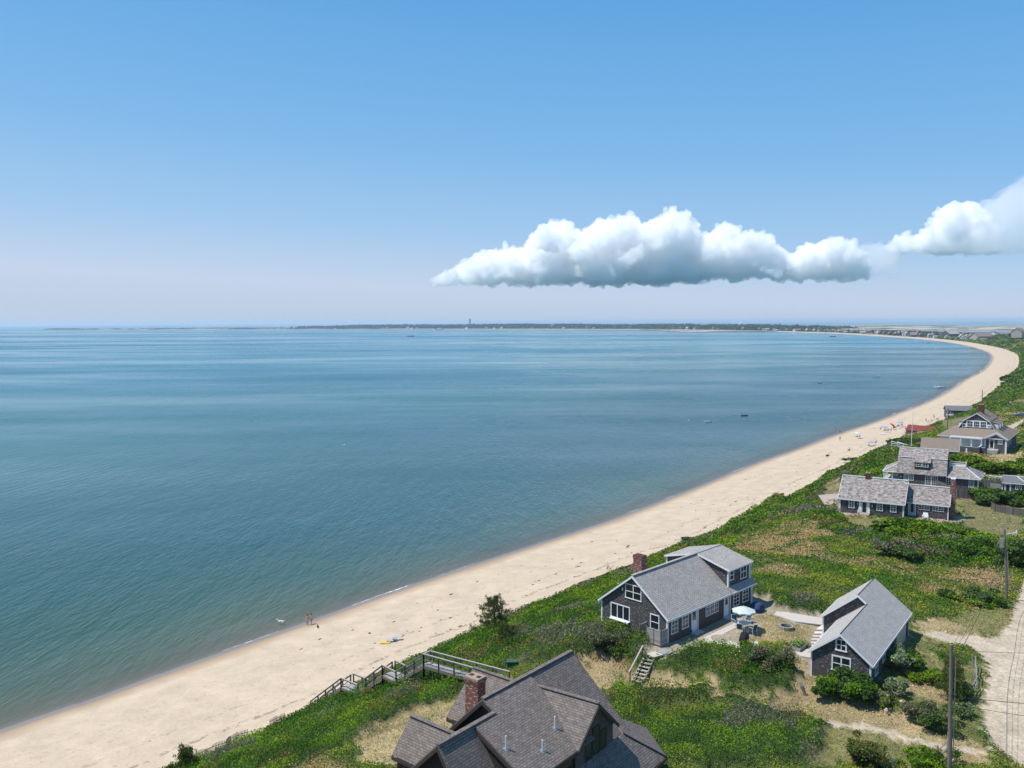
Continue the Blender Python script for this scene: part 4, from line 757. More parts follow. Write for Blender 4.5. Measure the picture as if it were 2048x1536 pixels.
MB().slab([(-1.6,-5.2,.06),(2.2,-5.2,.06),(2.6,-1.9,.06),(-1.6,-1.9,.06)], .1).build('paving', M['greyslab'], st)
MB().box(-1.15,-3.4,.05,-1.0,.9,1.9).build('stair_wall', M['blueside'], st); MB().box(-1.2,-3.45,1.902,-.95,.9,1.97).build('stair_rail', M['white'], st)
# ================================================================== beach shacks
e0 = at(1865.2, 864.3, 4.0); z0 = 1.6; H7 = Hs('red_roof_shack', 'small dark shack with a faded red roof at the foot of the bluff', 'shack', e0, math.radians(-47), z0)
H7.prism('wall', 'blueside', [(0, z0), (0, 4.0), (2.2, 5.7), (4.4, 4.0), (4.4, z0)], -9.2, 0)
H7.slab('roof', 'redroof', [[(-9.4,-.2,3.9),(.3,-.2,3.9),(.3,2.2,5.8),(-9.4,2.2,5.8)], [(-9.4,4.6,3.9),(.3,4.6,3.9),(.3,2.2,5.803),(-9.4,2.2,5.803)]], .1); H7.win('b', 0, -1, -4.2, -3.4, 3.0, 3.7, 2, 2, meet=False); H7.win('a', 0, 1, 1.8, 2.5, 3.4, 4.3, 1, 2)
e0 = at(1945.0, 821.5, 6.0); z0 = 2.6; H8 = Hs('grey_beach_cottage', 'grey roofed beach cottage with a white ridge and small porch below the bluff', 'cottage', e0, math.radians(-18), z0)
H8.prism('wall', 'blueside', [(.4, z0), (.4, 5.95), (3.4, 7.5), (6.4, 5.95), (6.4, z0)], -9.6, 0)
H8.slab('roof', 'greyroof', [[(-10,-.1,5.9),(.3,-.1,5.9),(.3,3.4,7.65),(-10,3.4,7.65)], [(-10,6.9,5.9),(.3,6.9,5.9),(.3,3.4,7.653),(-10,3.4,7.653)]], .1); H8.bars('ridge_board', 'white', [((-10,3.4,7.75),(.3,3.4,7.75))], .3, .14, 0)
for k in range(7): H8.win('b', .4, -1, -7.2+k*1.05, -6.5+k*1.05, 4.9, 5.7, 1, 1, f=.04)
H8.boxes('porch', 'white', [(-9.9,-2.2,4.0,-7.4,.38,4.15),(-9.9,-2.25,4.15,-9.8,-2.15,5.8),(-8.6,-2.25,4.15,-8.5,-2.15,5.8),(-7.5,-2.25,4.15,-7.4,-2.15,5.0),(-9.9,-2.25,4.9,-7.4,-2.2,5.0),(-9.9,-2.2,2.4,-9.7,-2.0,4.0)])
H8.boxes('corner_board', 'white', [(-.2,.36,z0,.05,.397,5.9)])
# ================================================================== beach staircase and walkway
ZB = 0.
def staircase():
    root = empty('beach_staircase', (0, 0, 0), 0, 'long weathered wooden walkway and three-flight stair dropping down the bluff to the beach', 'staircase')
    T = at(847, 1308, 14.55); T1 = at(1005.8, 1352, 14.75); F0 = at(860.5, 1302, 14.55); F1 = at(1019, 1343.5, 14.75); zd = 13.55
    m = MB(); m.slab([(T[0],T[1],zd),(T1[0],T1[1],zd+.2),(F1[0],F1[1],zd+.2),(F0[0],F0[1],zd)], .06); m.build('walkway_deck', M['graywood'], root)
    j = MB(); j.bar((T[0],T[1],zd-.06), (T1[0],T1[1],zd+.14), .06, .26); j.bar((F0[0],F0[1],zd-.06), (F1[0],F1[1],zd+.14), .06, .26); j.build('joist', M['railwood'], root)
    def rail(P, Q, n, hgt_=1., mid=True, capm='railtop', skip0=False, foot=.3):
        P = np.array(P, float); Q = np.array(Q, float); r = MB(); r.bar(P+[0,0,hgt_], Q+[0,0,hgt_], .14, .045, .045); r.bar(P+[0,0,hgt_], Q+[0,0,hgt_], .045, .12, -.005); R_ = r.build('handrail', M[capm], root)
        if mid: MB().bar(P+[0,0,hgt_*.52], Q+[0,0,hgt_*.52], .04, .10).build('mid_rail', M['railwood'], R_)
        for k in range(n+1):
            if k == 0 and skip0: continue
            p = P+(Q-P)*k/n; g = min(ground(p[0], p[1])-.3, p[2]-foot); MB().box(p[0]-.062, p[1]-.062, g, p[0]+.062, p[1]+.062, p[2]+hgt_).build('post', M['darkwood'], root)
    dz = np.array([0, 0, zd]); rail((T[0],T[1],zd), (T1[0],T1[1],zd+.2), 5); rail((F0[0],F0[1],zd), (F1[0],F1[1],zd+.2), 5, foot=.4)
    MB().bar((T[0],T[1],zd+1.04), (F0[0],F0[1],zd+1.04), .14, .05).build('handrail', M['railtop'], root)
    e = np.array([math.cos(math.radians(134)), math.sin(math.radians(134))]); f = np.array([-e[1], e[0]])*-1.
    w = 1.15
    def P3(t, side, z): p = T[:2]+e*t+f*(w*side); return (p[0], p[1], z)
    segs = [(0, zd, 4.2, 10.7, 9), (4.2, 10.65, 6.4, 10.65, 0), (6.4, 10.6, 10.6, 7.45, 12), (10.6, 7.35, 13.7, 7.1, 0), (13.7, 7.05, 19.8, 2.62, 18)]
    for i, (t0, q0, t1, q1, n) in enumerate(segs):
        if n == 0:
            MB().slab([P3(t0,0,q0), P3(t1,0,q1), P3(t1,1.3,q1), P3(t0,1.3,q0)], .06).build('landing', M['graywood'], root); b = MB()
            for sd_ in (0, 1.3): b.bar(P3(t0,sd_,q0-.06), P3(t1,sd_,q1-.06), .06, .24)
            b.build('joist', M['railwood'], root)
            rail(P3(t0,0,q0), P3(t1,0,q1), 1, .95, False); rail(P3(t0,1.3,q0), P3(t1,1.3,q1), 2, .95, False); rail(P3(t1,0,q1) if 0 else P3(t0+.02,1.3,q0), P3(t0+.02,.9,q0), 1, .95, False)
        else:
            for k in range(n):
                u = (k+.5)/n; t = t0+(t1-t0)*u; q = q0+(q1-q0)*u; hw = abs(t1-t0)/n*.52; MB().slab([P3(t-hw,.03,q), P3(t+hw,.03,q), P3(t+hw,.97,q), P3(t-hw,.97,q)], .05).build('tread', M['graywood'], root)
            for sd_ in (0, 1): MB().bar(P3(t0,sd_,q0), P3(t1,sd_,q1), .06, .3, .02).build('stringer', M['railwood'], root)
            rail(P3(t0,0,q0), P3(t1,0,q1), 3 if i < 4 else 4, .98); rail(P3(t0,1,q0), P3(t1,1,q1), 3 if i < 4 else 4, .98)
staircase()
def small_stairs():
    p = atg(1262, 1368); q = atg(1290, 1327); zt = 14.75; zb = p[2]+.1; root = empty('garden_steps', (p[0], p[1], 0), 0, 'short open-tread grey steps with one handrail leading up to the shingled house path', 'steps')
    d = np.array([q[0]-p[0], q[1]-p[1]]); d = d/np.linalg.norm(d)*2.6; s = np.array([d[1], -d[0]])/np.linalg.norm(d)*.95
    for k in range(7):
        u = (k+.6)/7; c = d*u; z = zb+(zt-zb)*u; h = d/7*.36; MB().slab([(*(c-h),z),(*(c-h+s),z),(*(c+h+s),z),(*(c+h),z)], .05).build('tread', M['railtop'], root)
    for o in (0, 1): MB().bar((*(s*o),zb-.05), (*(d+s*o),zt), .05, .24).build('stringer', M['railtop'], root)
    MB().bar((*(-d*.08-s*.1),zb+.95), (*(d*1.02-s*.1),zt+1.0), .12, .07).build('handrail', M['railtop'], root)
    for u in (0, 1): c = d*u-s*.1; MB().box(c[0]-.05,c[1]-.05,zb-.3+(zt-zb)*u,c[0]+.05,c[1]+.05,zb+.93+(zt-zb)*u).build('post', M['darkwood'], root)
    return root
small_stairs()
def flat(name, pts, mat, t, label, cat, dz=.03, z=None, kind=None):
    P = [atg(*p) for p in pts]; zz = (np.mean([p[2] for p in P]) if z is None else z); m = MB(); m.slab([(p[0], p[1], zz+dz+.0) for p in P], t); return tag(m.build(name, M[mat]), label, cat, kind=kind)
flat('path', [(1292,1325),(1318,1303),(1345,1293),(1385,1268),(1406,1275),(1368,1300),(1332,1313),(1308,1333)], 'slab', .12, None, None, .10, 14.72, 'structure')
L1 = lambda a, b, z: tuple(H1.w(a, b)[:2])+(z,)
for nm, mat, pts, z in (('path', 'greyslab', [(-1.9,-.2),(-1.9,-1.3),(3,-1.45),(9,-1.5),(15.6,-2.6),(17.4,-2.6),(17.6,.2),(14.8,.3),(14.8,-.05),(0,-.05)], 14.9), ('patio', 'slab', [(3.2,-1.5),(9.4,-1.55),(9.4,-2.3),(4.7,-2.3),(4.6,-4.6),(6.3,-5.4),(5.0,-6.6),(2.6,-4.6)], 14.98)):
    m = MB(); m.slab([L1(a, b, z) for a, b in pts], .4); tag(m.build(nm, M[mat]), kind='structure')
flat('path', [(1530,1224),(1545,1219),(1650,1243),(1650,1256),(1590,1246)], 'slab', .1, None, None, .1, 14.8, 'structure')
flat('path', [(1584,1300),(1593,1295),(1628,1306),(1628,1322),(1600,1318)], 'slab', .2, None, None, .12, 14.75, 'structure')
flat('gravel', [(1650,1250),(1631,1262),(1622,1283),(1625,1300),(1640,1310),(1660,1300),(1660,1250)], 'shells', .1, None, None, .05, 14.78, 'structure')
for k, (x, y) in enumerate(((1638,1264),(1634,1271),(1631,1278),(1630,1284),(1632,1290))):
    p = atg(x, y); m = MB(); m.slab([(p[0]-.42,p[1]-.16,14.90),(p[0]+.35,p[1]-.2,14.90),(p[0]+.42,p[1]+.12,14.90),(p[0]-.35,p[1]+.16,14.90)], .05); tag(m.build('stepping_stone', M['concrete']), 'flat stepping stone set in white shells beside the cottage', 'stepping stone', 'stepping stones in white shells')
flat('patio', [(1636,1017),(1685,1002),(1690,1024),(1770,1032),(1800,1036),(1795,1042),(1690,1034),(1660,1030)], 'redpave', .15, None, None, .08, 12.02, 'structure')
flat('patio', [(1833,1042),(1850,1034),(1888,1040),(1900,1046),(1860,1050),(1840,1048)], 'redpave', .15, None, None, .1, 12.0, 'structure')
# ------------------------------------------------------------------ umbrella table, chairs, grill, planter, fire pit
UB = np.array([*atg(1487, 1262)[:2], 15.0])
def umbrella(name, R, h, mat, label, cat, loc, tilt=(0, 0), n=8, drop=.42, group=None, pole='metalwhite', rz=0.2):
    r = empty(name, loc, rz, label, cat, group); r.rotation_euler = (tilt[0], tilt[1], rz); m = MB(); rim = [(R*math.cos(2*PI*k/n), R*math.sin(2*PI*k/n), h-drop) for k in range(n)]
    for k in range(n):
        a, b = np.array(rim[k]), np.array(rim[(k+1) % n]); mi = (a+b)/2*np.array([.955, .955, 1])+np.array([0, 0, .03]); tp = np.array([0, 0, h]); m1 = (a+tp)/2+[0,0,.03]; m2 = (b+tp)/2+[0,0,.03]
        m.face([a, mi, m1]); m.face([mi, b, m2]); m.face([m1, mi, m2]); m.face([m1, m2, tp]); m.face([a, a-[0,0,.1], mi-[0,0,.1], mi]); m.face([mi, mi-[0,0,.1], b-[0,0,.1], b])
    m.build('canopy', M[mat], r); MB().tube((0,0,0), (0,0,h+.1), .022, n=8).build('pole', M[pole], r); s = MB()
    for k in range(n): s.tube((0,0,h-.35), tuple(np.array(rim[k])*[.6,.6,1]+[0,0,.12]), .008, n=4)
    s.build('rib', M[pole], r); return r
umbrella('patio_umbrella', 1.14, 2.3, 'aqua', 'pale aqua patio umbrella open over the round table in the courtyard', 'umbrella', UB)
t = empty('patio_table', UB, 0, 'round white table standing under the aqua umbrella', 'table'); MB().tube((0,0,.70),(0,0,.73),.55,n=24).build('table_top', M['metalwhite'], t)
for k in range(4): a = k*PI/2+.6; MB().tube((.1*math.cos(a),.1*math.sin(a),.7),(.4*math.cos(a),.4*math.sin(a),0),.018,n=6).build('leg', M['metalwhite'], t)
def patio_chair(name='patio_chair'):
    r = empty(name, (0,0,0)); MB().slab([(-.24,-.24,.42),(.24,-.24,.42),(.24,.24,.44),(-.24,.24,.44)], .03).build('seat', M['teal'], r); MB().hexa([(-.24,.22,.46),(.24,.22,.46),(.24,.25,.46),(-.24,.25,.46),(-.24,.36,.98),(.24,.36,.98),(.24,.39,.98),(-.24,.39,.98)]).build('backrest', M['teal'], r)
    f = MB()
    for sx in (-1, 1): f.tube((sx*.27,.22,.3),(sx*.27,.40,1.02),.016,n=6).tube((sx*.27,-.26,.64),(sx*.27,.3,.66),.018,n=6).tube((sx*.27,-.26,.64),(sx*.27,-.24,.42),.016,n=6)
    f.tube((-.27,.40,1.02),(.27,.40,1.02),.016,n=6); f.build('frame', M['metalwhite'], r)
    for sx in (-1, 1):
        for q in ((-.26,-.34), (.24,.34)): MB().tube((sx*.26,q[0],.44),(sx*.29,q[1],0),.016,n=6).build('leg', M['metalwhite'], r)
    return r
pc = patio_chair(); CH_ = [((1472,1252),'teal patio chair left of the umbrella pole, half behind the table','w'),((1497,1246),'teal patio chair behind the table, its back toward the shingle wall path','n'),((1481,1266),'teal patio chair in front left of the umbrella pole','s'),((1505,1268),'teal patio chair in front right of the umbrella pole, in the canopy shadow','e')]
for i, ((x, y), lb, _) in enumerate(CH_):
    g_ = at(x, y, 15.0); d = g_[:2]-UB[:2]; rz = math.atan2(-d[0], d[1]); o = pc if i == 0 else copy_tree(pc); o.location = g_; o.rotation_euler = (0, 0, rz); tag(o, lb, 'chair', 'chairs around the umbrella table')
g_ = at(1488, 1291, 14.95); gr = empty('covered_grill', g_, H1.yaw+.35, 'barbecue under a sagging black cover at the edge of the pale paving', 'grill')
m = MB(); R_ = []
for z, sx, sy in ((.0,.62,.33),(.5,.63,.34),(.62,.85,.40),(.95,.66,.34),(1.12,.45,.2)): R_.append([(sx*math.copysign(abs(math.cos(a))**.5, math.cos(a)), sy*math.copysign(abs(math.sin(a))**.5, math.sin(a)), z+.03*math.sin(a*3+z*5)) for a in np.linspace(0, 2*PI, 20, endpoint=False)])
m.rings(R_).build('cover', M['black'], gr)
for x in (-.5, .5): MB().tube((x,-.2,.06),(x,.2,.06),.07,n=10).build('wheel', M['tyre'], gr)
g_ = at(1514, 1222, 14.95); gr = empty('covered_furniture', g_, H1.yaw, 'dark blue grey covered patio furniture at the far corner of the dormer house', 'covered furniture')
m = MB(); R_ = []
for z, sx, sy in ((0,.75,.6),(.45,.78,.62),(.75,.5,.5),(.85,.3,.3)): R_.append([(sx*math.copysign(abs(math.cos(a))**.6, math.cos(a)), sy*math.copysign(abs(math.sin(a))**.6, math.sin(a)), z) for a in np.linspace(0, 2*PI, 16, endpoint=False)])
m.rings(R_).build('cover', M['navy'], gr)
g_ = at(1380, 1266, 14.93); m = MB(); m.rings([[(r*math.cos(a), r*math.sin(a), z) for a in np.linspace(0, 2*PI, 14, endpoint=False)] for z, r in ((0,.16),(.3,.22),(.36,.20))]); tag(m.build('garden_pot', M['teal'], None, g_), 'small teal pot on the step by the white door', 'pot')
fp = atg(1572, 1258); r = empty('fire_pit', fp, 0, 'round stone fire ring with ash in the dry courtyard grass', 'fire pit')
for lay in (0, 1):
    for k in range(12):
        a = 2*PI*(k+lay*.5)/12; m = MB(); q = .62; w = .155; i_, o_ = q-.11, q+.11
        p = [(rr*math.cos(a+s*w*1.55), rr*math.sin(a+s*w*1.55), zz) for zz in (lay*.16-.02, lay*.16+.135) for rr, s in ((i_,-1),(o_,-1),(o_,1),(i_,1))]
        m.hexa([p[0],p[1],p[2],p[3],p[4],p[5],p[6],p[7]]).build('ring_stone', M['stone'], r)
m = MB(); m.tube((0,0,-.05),(0,0,.1),.5,n=16).build('ash', M['ash'], r)
for k in range(3): a = k*2.1; MB().tube((.3*math.cos(a),.3*math.sin(a),.13),(-.25*math.cos(a+.4),-.25*math.sin(a+.4),.2),.05,n=6).build('log', M['ash'], r)
pb = atg(1597, 1300); r = empty('planter_box', (pb[0], pb[1], 14.72), H2.yaw-.1, 'raised grey plank planter box of leafy vegetables near the white shells', 'planter')
for bx in ((-.85,-.5,0,.85,-.45,.48),(-.85,.45,0,.85,.5,.48),(-.85,-.45,0,-.8,.45,.48),(.8,-.45,0,.85,.45,.48)): MB().box(*bx).build('side_board', M['graywood'], r)
MB().box(-.8,-.45,.05,.8,.45,.42).build('soil', M['soil'], r)
# ------------------------------------------------------------------ leaf builder
def leafmesh(name, P, size, col, mat='leaf', up=.6, asp=.62, parent=None, blade=False):
    n = len(P); P = np.asarray(P, float); size = np.broadcast_to(np.asarray(size, float), (n,))
    N = rng.normal(size=(n, 3)); N[:, 2] = np.abs(N[:, 2])+up; N /= np.linalg.norm(N, axis=1)[:, None]
    if blade: N[:, 2] *= .15; N /= np.linalg.norm(N, axis=1)[:, None]; t = np.tile([0, 0, 1.], (n, 1))+.35*rng.normal(size=(n, 3))
    else: t = rng.normal(size=(n, 3))
    t -= N*(t*N).sum(1)[:, None]; t /= np.linalg.norm(t, axis=1)[:, None]; b = np.cross(N, t); s = size[:, None]*.5
    Vx = np.stack([P-t*s, P+b*s*asp+t*s*.1, P+t*s*1.05, P-b*s*asp+t*s*.1], 1).reshape(-1, 3); F = np.arange(4*n).reshape(n, 4)
    return npmesh(name, Vx, F, M[mat], parent, {'col': np.repeat(col, 4, 0)})
def jitcol(base, n, v=.25, hue=.12):
    base = np.asarray(base, float); k = np.exp(rng.normal(0, v, n))[:, None]; h = rng.normal(0, hue, n)[:, None]; return np.clip(base*k*np.concatenate([1+h, 1+0*h, 1-h], 1), .004, .9)
# planter greens
n = 260; p = np.stack([rng.uniform(-.75,.75,n), rng.uniform(-.42,.42,n), .42+.38*rng.random(n)**1.5], 1); leafmesh('vegetables', p, rng.uniform(.1,.22,n), jitcol((.12,.24,.05), n, .3), parent=r)
# ------------------------------------------------------------------ ground-cover thicket (beach rose, bayberry) and meadow
def cover_near():
    A = GS*GS
    def scatter(mask, dens_fn, seed):
        w = np.where(mask, dens_fn, 0)*A; cnt = rng.poisson(w); j, i = np.nonzero(cnt); c = cnt[j, i]; j = np.repeat(j, c); i = np.repeat(i, c)
        return GX0+(i+rng.random(len(i))-.5)*GS, GY0+(j+rng.random(len(j))-.5)*GS
    Dm = np.hypot(GXX, GYY); az = GXX/np.maximum(GYY, 1); inview = (az < .72) & (az > -.75) & (Dm > 44)
    lod = np.clip(62./Dm, .1, 1.1)
    # thicket
    x, y = scatter((cov == 1) & inview & (gv > 24), 190*lod**2., 1); D = np.hypot(x, y); c = samp(canopy, x, y); g0 = samp(gh, x, y); z = g0+c*(.45+.6*rng.random(len(x)))+.05
    size = (.075+.10*rng.random(len(x))**2)*np.clip(D/62, .9, 4)**1.0*np.where(D > 110, 1.15, 1)
    idd = fbm(x, y, 6, 101, 4); bid = nearest(mid, x, y); top = nearest(md, x, y); f2 = fbm(x, y, 2.2, 131, 3)
    base = np.zeros((len(x), 3)); pal = np.array([(.080,.160,.010),(.125,.215,.011),(.043,.096,.009),(.060,.130,.011),(.145,.215,.013),(.085,.10,.027)])
    k = np.clip((bid*.55+idd*.75-.18)*len(pal), 0, len(pal)-1).astype(int); base = pal[k]
    grey = (fbm(x, y, 5, 141, 3) > .66)[:, None]; base = np.where(grey, np.array((.14,.14,.09)), base)
    br = (fbm(x, y, 3.5, 151, 3) > .69)[:, None] & (rng.random(len(x)) < .5)[:, None]; base = np.where(br, np.array((.24,.14,.05)), base)
    col = base*np.exp(rng.normal(0, .17, len(x)))[:, None]*(.85+.45*f2)[:, None]; fl = rng.random(len(x)) < .0012; col[fl] = (.6,.5,.48)
    o = leafmesh('beach_rose_thicket', np.stack([x, y, z], 1), size, np.clip(col, .004, .8), up=.25); tag(o, 'dense low beach rose and bayberry thicket covering the bluff', 'thicket', kind='stuff')
    # meadow tufts
    x, y = scatter((cov == 2) & inview, 120*lod**2., 2); D = np.hypot(x, y); c = samp(canopy, x, y); z = samp(gh, x, y)+c*(.5+.6*rng.random(len(x)))+.03
    size = (.08+.10*rng.random(len(x)))*np.clip(D/62, .9, 4)**.95; tt = fbm(x, y, 8, 41, 4); t2 = fbm(x, y, 2.5, 171, 3); q = rng.random(len(x)); high = nearest(md, x, y)*sstep(.42, .62, fbm(x, y, 7, 66))
    base = np.where((high > .3)[:, None], np.array((.074,.145,.010)), np.array((.15,.18,.020))); base = np.where((tt+.25*(q-.5) > .65)[:, None], np.array((.36,.255,.115)), base); base = np.where((t2+.2*(q-.5) > .60)[:, None] & (tt < .6)[:, None], np.array((.22,.255,.020)), base); base = np.where((t2+.2*(q-.5) < .38)[:, None], np.array((.05,.13,.012)), base)
    col = base*np.exp(rng.normal(0, .17, len(x)))[:, None]
    tag(leafmesh('meadow', np.stack([x, y, z], 1), size, np.clip(col, .004, .8), up=.35), 'mottled green and tan meadow of low shrubs and dry grass between the houses', 'meadow', kind='stuff')
    # dry grass, verge and lawn blades
    for nm, k_, dn, hh, b1, b2, sz, lb in (('dry_grass', 3, 85, .14, (.62,.48,.27), (.42,.34,.17), .085, 'straw coloured dry grass along the sandy paths and courtyard'), ('dune_grass', 33, 34, .30, (.33,.36,.13), (.52,.45,.22), .16, 'wispy pale green and tan dune grass beside the near house'), ('verge_grass', 6, 75, .15, (.19,.25,.045), (.34,.31,.12), .10, 'green and straw verge grass beside the dirt road'), ('lawn', 4, 60, .05, (.24,.25,.085), (.36,.30,.15), .09, 'short olive lawn around the cape house')):
        x, y = scatter((cov == (3 if k_ == 33 else k_)) & inview & ((GXX < 5) | (k_ != 33)), dn*lod**1.8, 3); D = np.hypot(x, y); z = samp(gh, x, y)+hh*rng.random(len(x))+.01; q0 = fbm(x, y, 3, 181, 4)+.30*(rng.random(len(x))-.5); q = q0[:, None]
        col = np.where(q > .47, np.array(b1), np.array(b2)); col = np.where((fbm(x, y, 2.2, 191, 3)+.2*(rng.random(len(x))-.5) > .64)[:, None], np.array((.11,.17,.035)), col); col = np.where((fbm(x, y, 1.4, 197, 3)+.2*(rng.random(len(x))-.5) > .70)[:, None], np.array((.20,.145,.09)), col)*np.exp(rng.normal(0, .22, len(x)))[:, None]
        tag(leafmesh(nm, np.stack([x, y, z], 1), (sz+.09*rng.random(len(x)))*np.clip(D/62, .9, 4)**.9, np.clip(col, .004, .9), 'grassblade', up=.5, asp=.12 if k_ == 33 else .3, blade=k_ == 33), lb, 'grass', kind='stuff')
cover_near()
def cover_far():
    # the green bluff beyond the houses, as coarser clumps the farther it lies
    P = []; S_ = []; Cc = []
    for s0, s1, n, v1 in ((560, 900, 42000, 110), (900, 1400, 36000, 170), (1400, 2500, 38000, 330)):
        s = rng.uniform(s0, s1, n); v = 27+rng.random(n)**1.4*v1; c = coast(s); N = cnorm(s); x = c[:, 0]+N[:, 0]*v; y = c[:, 1]+N[:, 1]*v
        ok = ~((x > GX0) & (x < GX1) & (y > GY0) & (y < GY1)); x, y, v, s = x[ok], y[ok], v[ok], s[ok]; D = np.hypot(x, y); z = hgt(x, y, v, s); md_, bd = mound(x, y, 5+D/250, 7)
        sz = D*.0022*(.7+.8*rng.random(len(x))); z = z+(.3+D*.0022*md_)*rng.random(len(x)); f = fbm(x, y, 30, 19, 4); bare = (f > .64) & (v < 60)
        col = np.where((bd > .5)[:, None], np.array((.095,.175,.016)), np.array((.055,.10,.019))); col = np.where((f < .40)[:, None], np.array((.17,.2,.05)), col)*np.exp(rng.normal(0, .28, len(x)))[:, None]
        keep = ~bare; P.append(np.stack([x, y, z], 1)[keep]); S_.append(sz[keep]); Cc.append(col[keep])
    tag(leafmesh('bluff_scrub', np.vstack(P), np.concatenate(S_), np.vstack(Cc), up=.4), 'green scrub on the distant bluff curving round the bay', 'scrub', kind='stuff')
cover_far()
# ------------------------------------------------------------------ single shrubs and small trees
def shrub(name, px, py, R, h, pal, label, cat='shrub', n=None, size=.16, group=None, dens=1., flat_=.75, zoff=0., lobes=7, squash=1., seedk=0, twigs=5, loc=None, blade=False):
    p = atg(px, py) if loc is None else np.array(loc, float); D = math.hypot(p[0], p[1]); root = empty(name, (p[0], p[1], p[2]+zoff), 0, label, cat, group); k = max(1, D/62); n = int((n or 1500*R*R*h/1.2)*dens/k**1.6)
    rr = np.random.default_rng(int(px*7+py)+seedk); lobes = lobes*3; C = [(0, 0, h*.5)]+[(R*.78*math.cos(a)*squash*rr.uniform(.25,1.1), R*.78*math.sin(a)*rr.uniform(.25,1.1), h*rr.uniform(.25,.8)) for a in rr.uniform(0, 2*PI, lobes)]
    C = np.array(C); rad = np.r_[R*.5, rr.uniform(.14, .38, lobes)*R]; w = rad**2/sum(rad**2); i = rr.choice(len(C), n, p=w); d = rr.normal(size=(n, 3)); d /= np.linalg.norm(d, axis=1)[:, None]; r_ = rad[i]*(.6+.5*rr.random(n)**1.5); Q = C[i]+d*r_[:, None]*np.array([1, 1, flat_*h/(2*R)*1.6 if h < R*1.2 else .9]); Q[:, 2] = np.abs(Q[:, 2]); 
    pal = np.array(pal); base = pal[rr.integers(0, len(pal), len(C))][i]; col = base*np.exp(rr.normal(0, .32, n))[:, None]
    leafmesh('crown', Q, size*(.7+.7*rr.random(n))*k**.9, np.clip(col, .004, .8), parent=root, up=.4)
    t = MB(); t.path([(0,0,-.3),(.05*R,0,h*.3),(.02,.04*R,h*.6)], [.05+.03*h, .04+.02*h, .02]); t.build('trunk', M['bark'], root)
    for q in range(twigs): a = rr.uniform(0, 2*PI); e = (R*.75*math.cos(a), R*.75*math.sin(a), h*rr.uniform(.5,.95)); MB().path([(0,0,h*.1),(e[0]*.45,e[1]*.45,h*.35),e], [.04,.028,.012], 5).build('limb', M['bark'], root)
    return root
GR = [(.085,.165,.012),(.05,.105,.010),(.12,.20,.014)]; DK = [(.055,.105,.025),(.07,.115,.03),(.045,.09,.022)]; OL = [(.11,.12,.065),(.08,.10,.045),(.14,.13,.075)]; YG = [(.165,.245,.014),(.11,.18,.012)]; SG = [(.16,.21,.12),(.13,.18,.085),(.19,.24,.13)]; BR=[(.09,.075,.04),(.05,.07,.025)]
shrub('bayberry_shrub', 1212, 1300, 1.9, 1.9, OL, 'dusky olive shrub below the big picture window of the dormer house', size=.14, squash=1.3)
shrub('bayberry_shrub', 1240, 1318, 1.5, 1.2, DK+BR, 'low dark shrub in front of the outdoor shower stall', size=.14)
shrub('bayberry_shrub', 1543, 1348, 1.85, 2.3, DK+OL, 'tall bushy dark green shrub beside the planter box and courtyard', size=.15, squash=1.2)
shrub('bayberry_shrub', 1505, 1360, 1.9, 1.3, GR+OL, 'rounded shrub at the near edge of the courtyard thicket', size=.15, squash=1.5)
shrub('beach_rose_bush', 1700, 1402, 2.1, 1.9, GR+DK, 'dark glossy bush under the lower window of the grey cottage', size=.2, squash=1.5)
shrub('beach_rose_bush', 1656, 1378, 1.1, 1.1, GR, 'small green bush at the left corner of the grey cottage', size=.17)
shrub('beach_rose_bush', 1758, 1412, 1.2, 1.0, OL+GR, 'low olive bush beside the log pile', size=.15)
shrub('silvery_shrub', 1800, 1340, 1.9, 1.9, GR+SG, 'light green shrub against the long wall of the cottage', size=.16, squash=1.3)
shrub('silvery_shrub', 1793, 1388, 1.2, 1.4, SG, 'silvery grey green bush near the front right corner of the cottage', size=.13)
shrub('bayberry_shrub', 1870, 1365, 1.6, 1.0, GR+YG, 'spreading green bush between the cottage shadow and the twisted fence', size=.15, squash=1.5)
shrub('bayberry_shrub', 1862, 1455, 1.9, 1.6, DK+OL, 'broad olive shrub left of the near utility pole', size=.14, squash=1.2)
shrub('silvery_shrub', 1922, 1432, 1.0, 1.1, SG+DK, 'small grey green bush between the near pole and the road', size=.13)
shrub('bayberry_shrub', 1915, 1398, 1.3, 1.4, DK, 'dark shrub growing through the twisted driftwood fence', size=.14)
shrub('pitch_pine_shrub', 1722, 1530, 1.7, 2.0, [(.075,.095,.022),(.05,.075,.02),(.11,.12,.03)], 'yellowish spiky pine shrub at the bottom edge below the sand path', size=.13)
shrub('silvery_shrub', 1765, 1540, .9, .8, SG, 'pale silvery shrub at the bottom edge right of the pine shrub', size=.12)
shrub('beach_rose_bush', 1850, 1530, 1.6, 1.0, YG+GR, 'bright green bush at the bottom edge left of the rail fence', size=.15, squash=1.5)
shrub('rounded_hedge', 1812, 1066, 3.9, 2.0, YG+GR, 'left half of the clipped bushes in front of the cape house', size=.17, squash=1.5, lobes=10)
shrub('rounded_hedge', 1880, 1078, 3.9, 2.3, YG+GR, 'rounded bright bush at the lawn edge in front of the end chimney', size=.17, lobes=10)
shrub('bayberry_shrub', 1850, 1118, 4.2, 2.0, OL+DK, 'large dusky shrub below the rounded hedge', size=.17, squash=1.6, lobes=9)
shrub('bayberry_shrub', 1935, 1120, 4.0, 2.4, GR+DK, 'large green shrub left of the transformer pole', size=.17, squash=1.4, lobes=9)
shrub('bayberry_shrub', 2022, 1135, 3.2, 3.2, GR+DK, 'tall green shrub right behind the transformer pole', size=.17, lobes=9)
shrub('beach_rose_bush', 1950, 1205, 2.6, 1.2, DK+GR, 'low dark green bush left of the foot of the transformer pole', size=.16, squash=1.8)
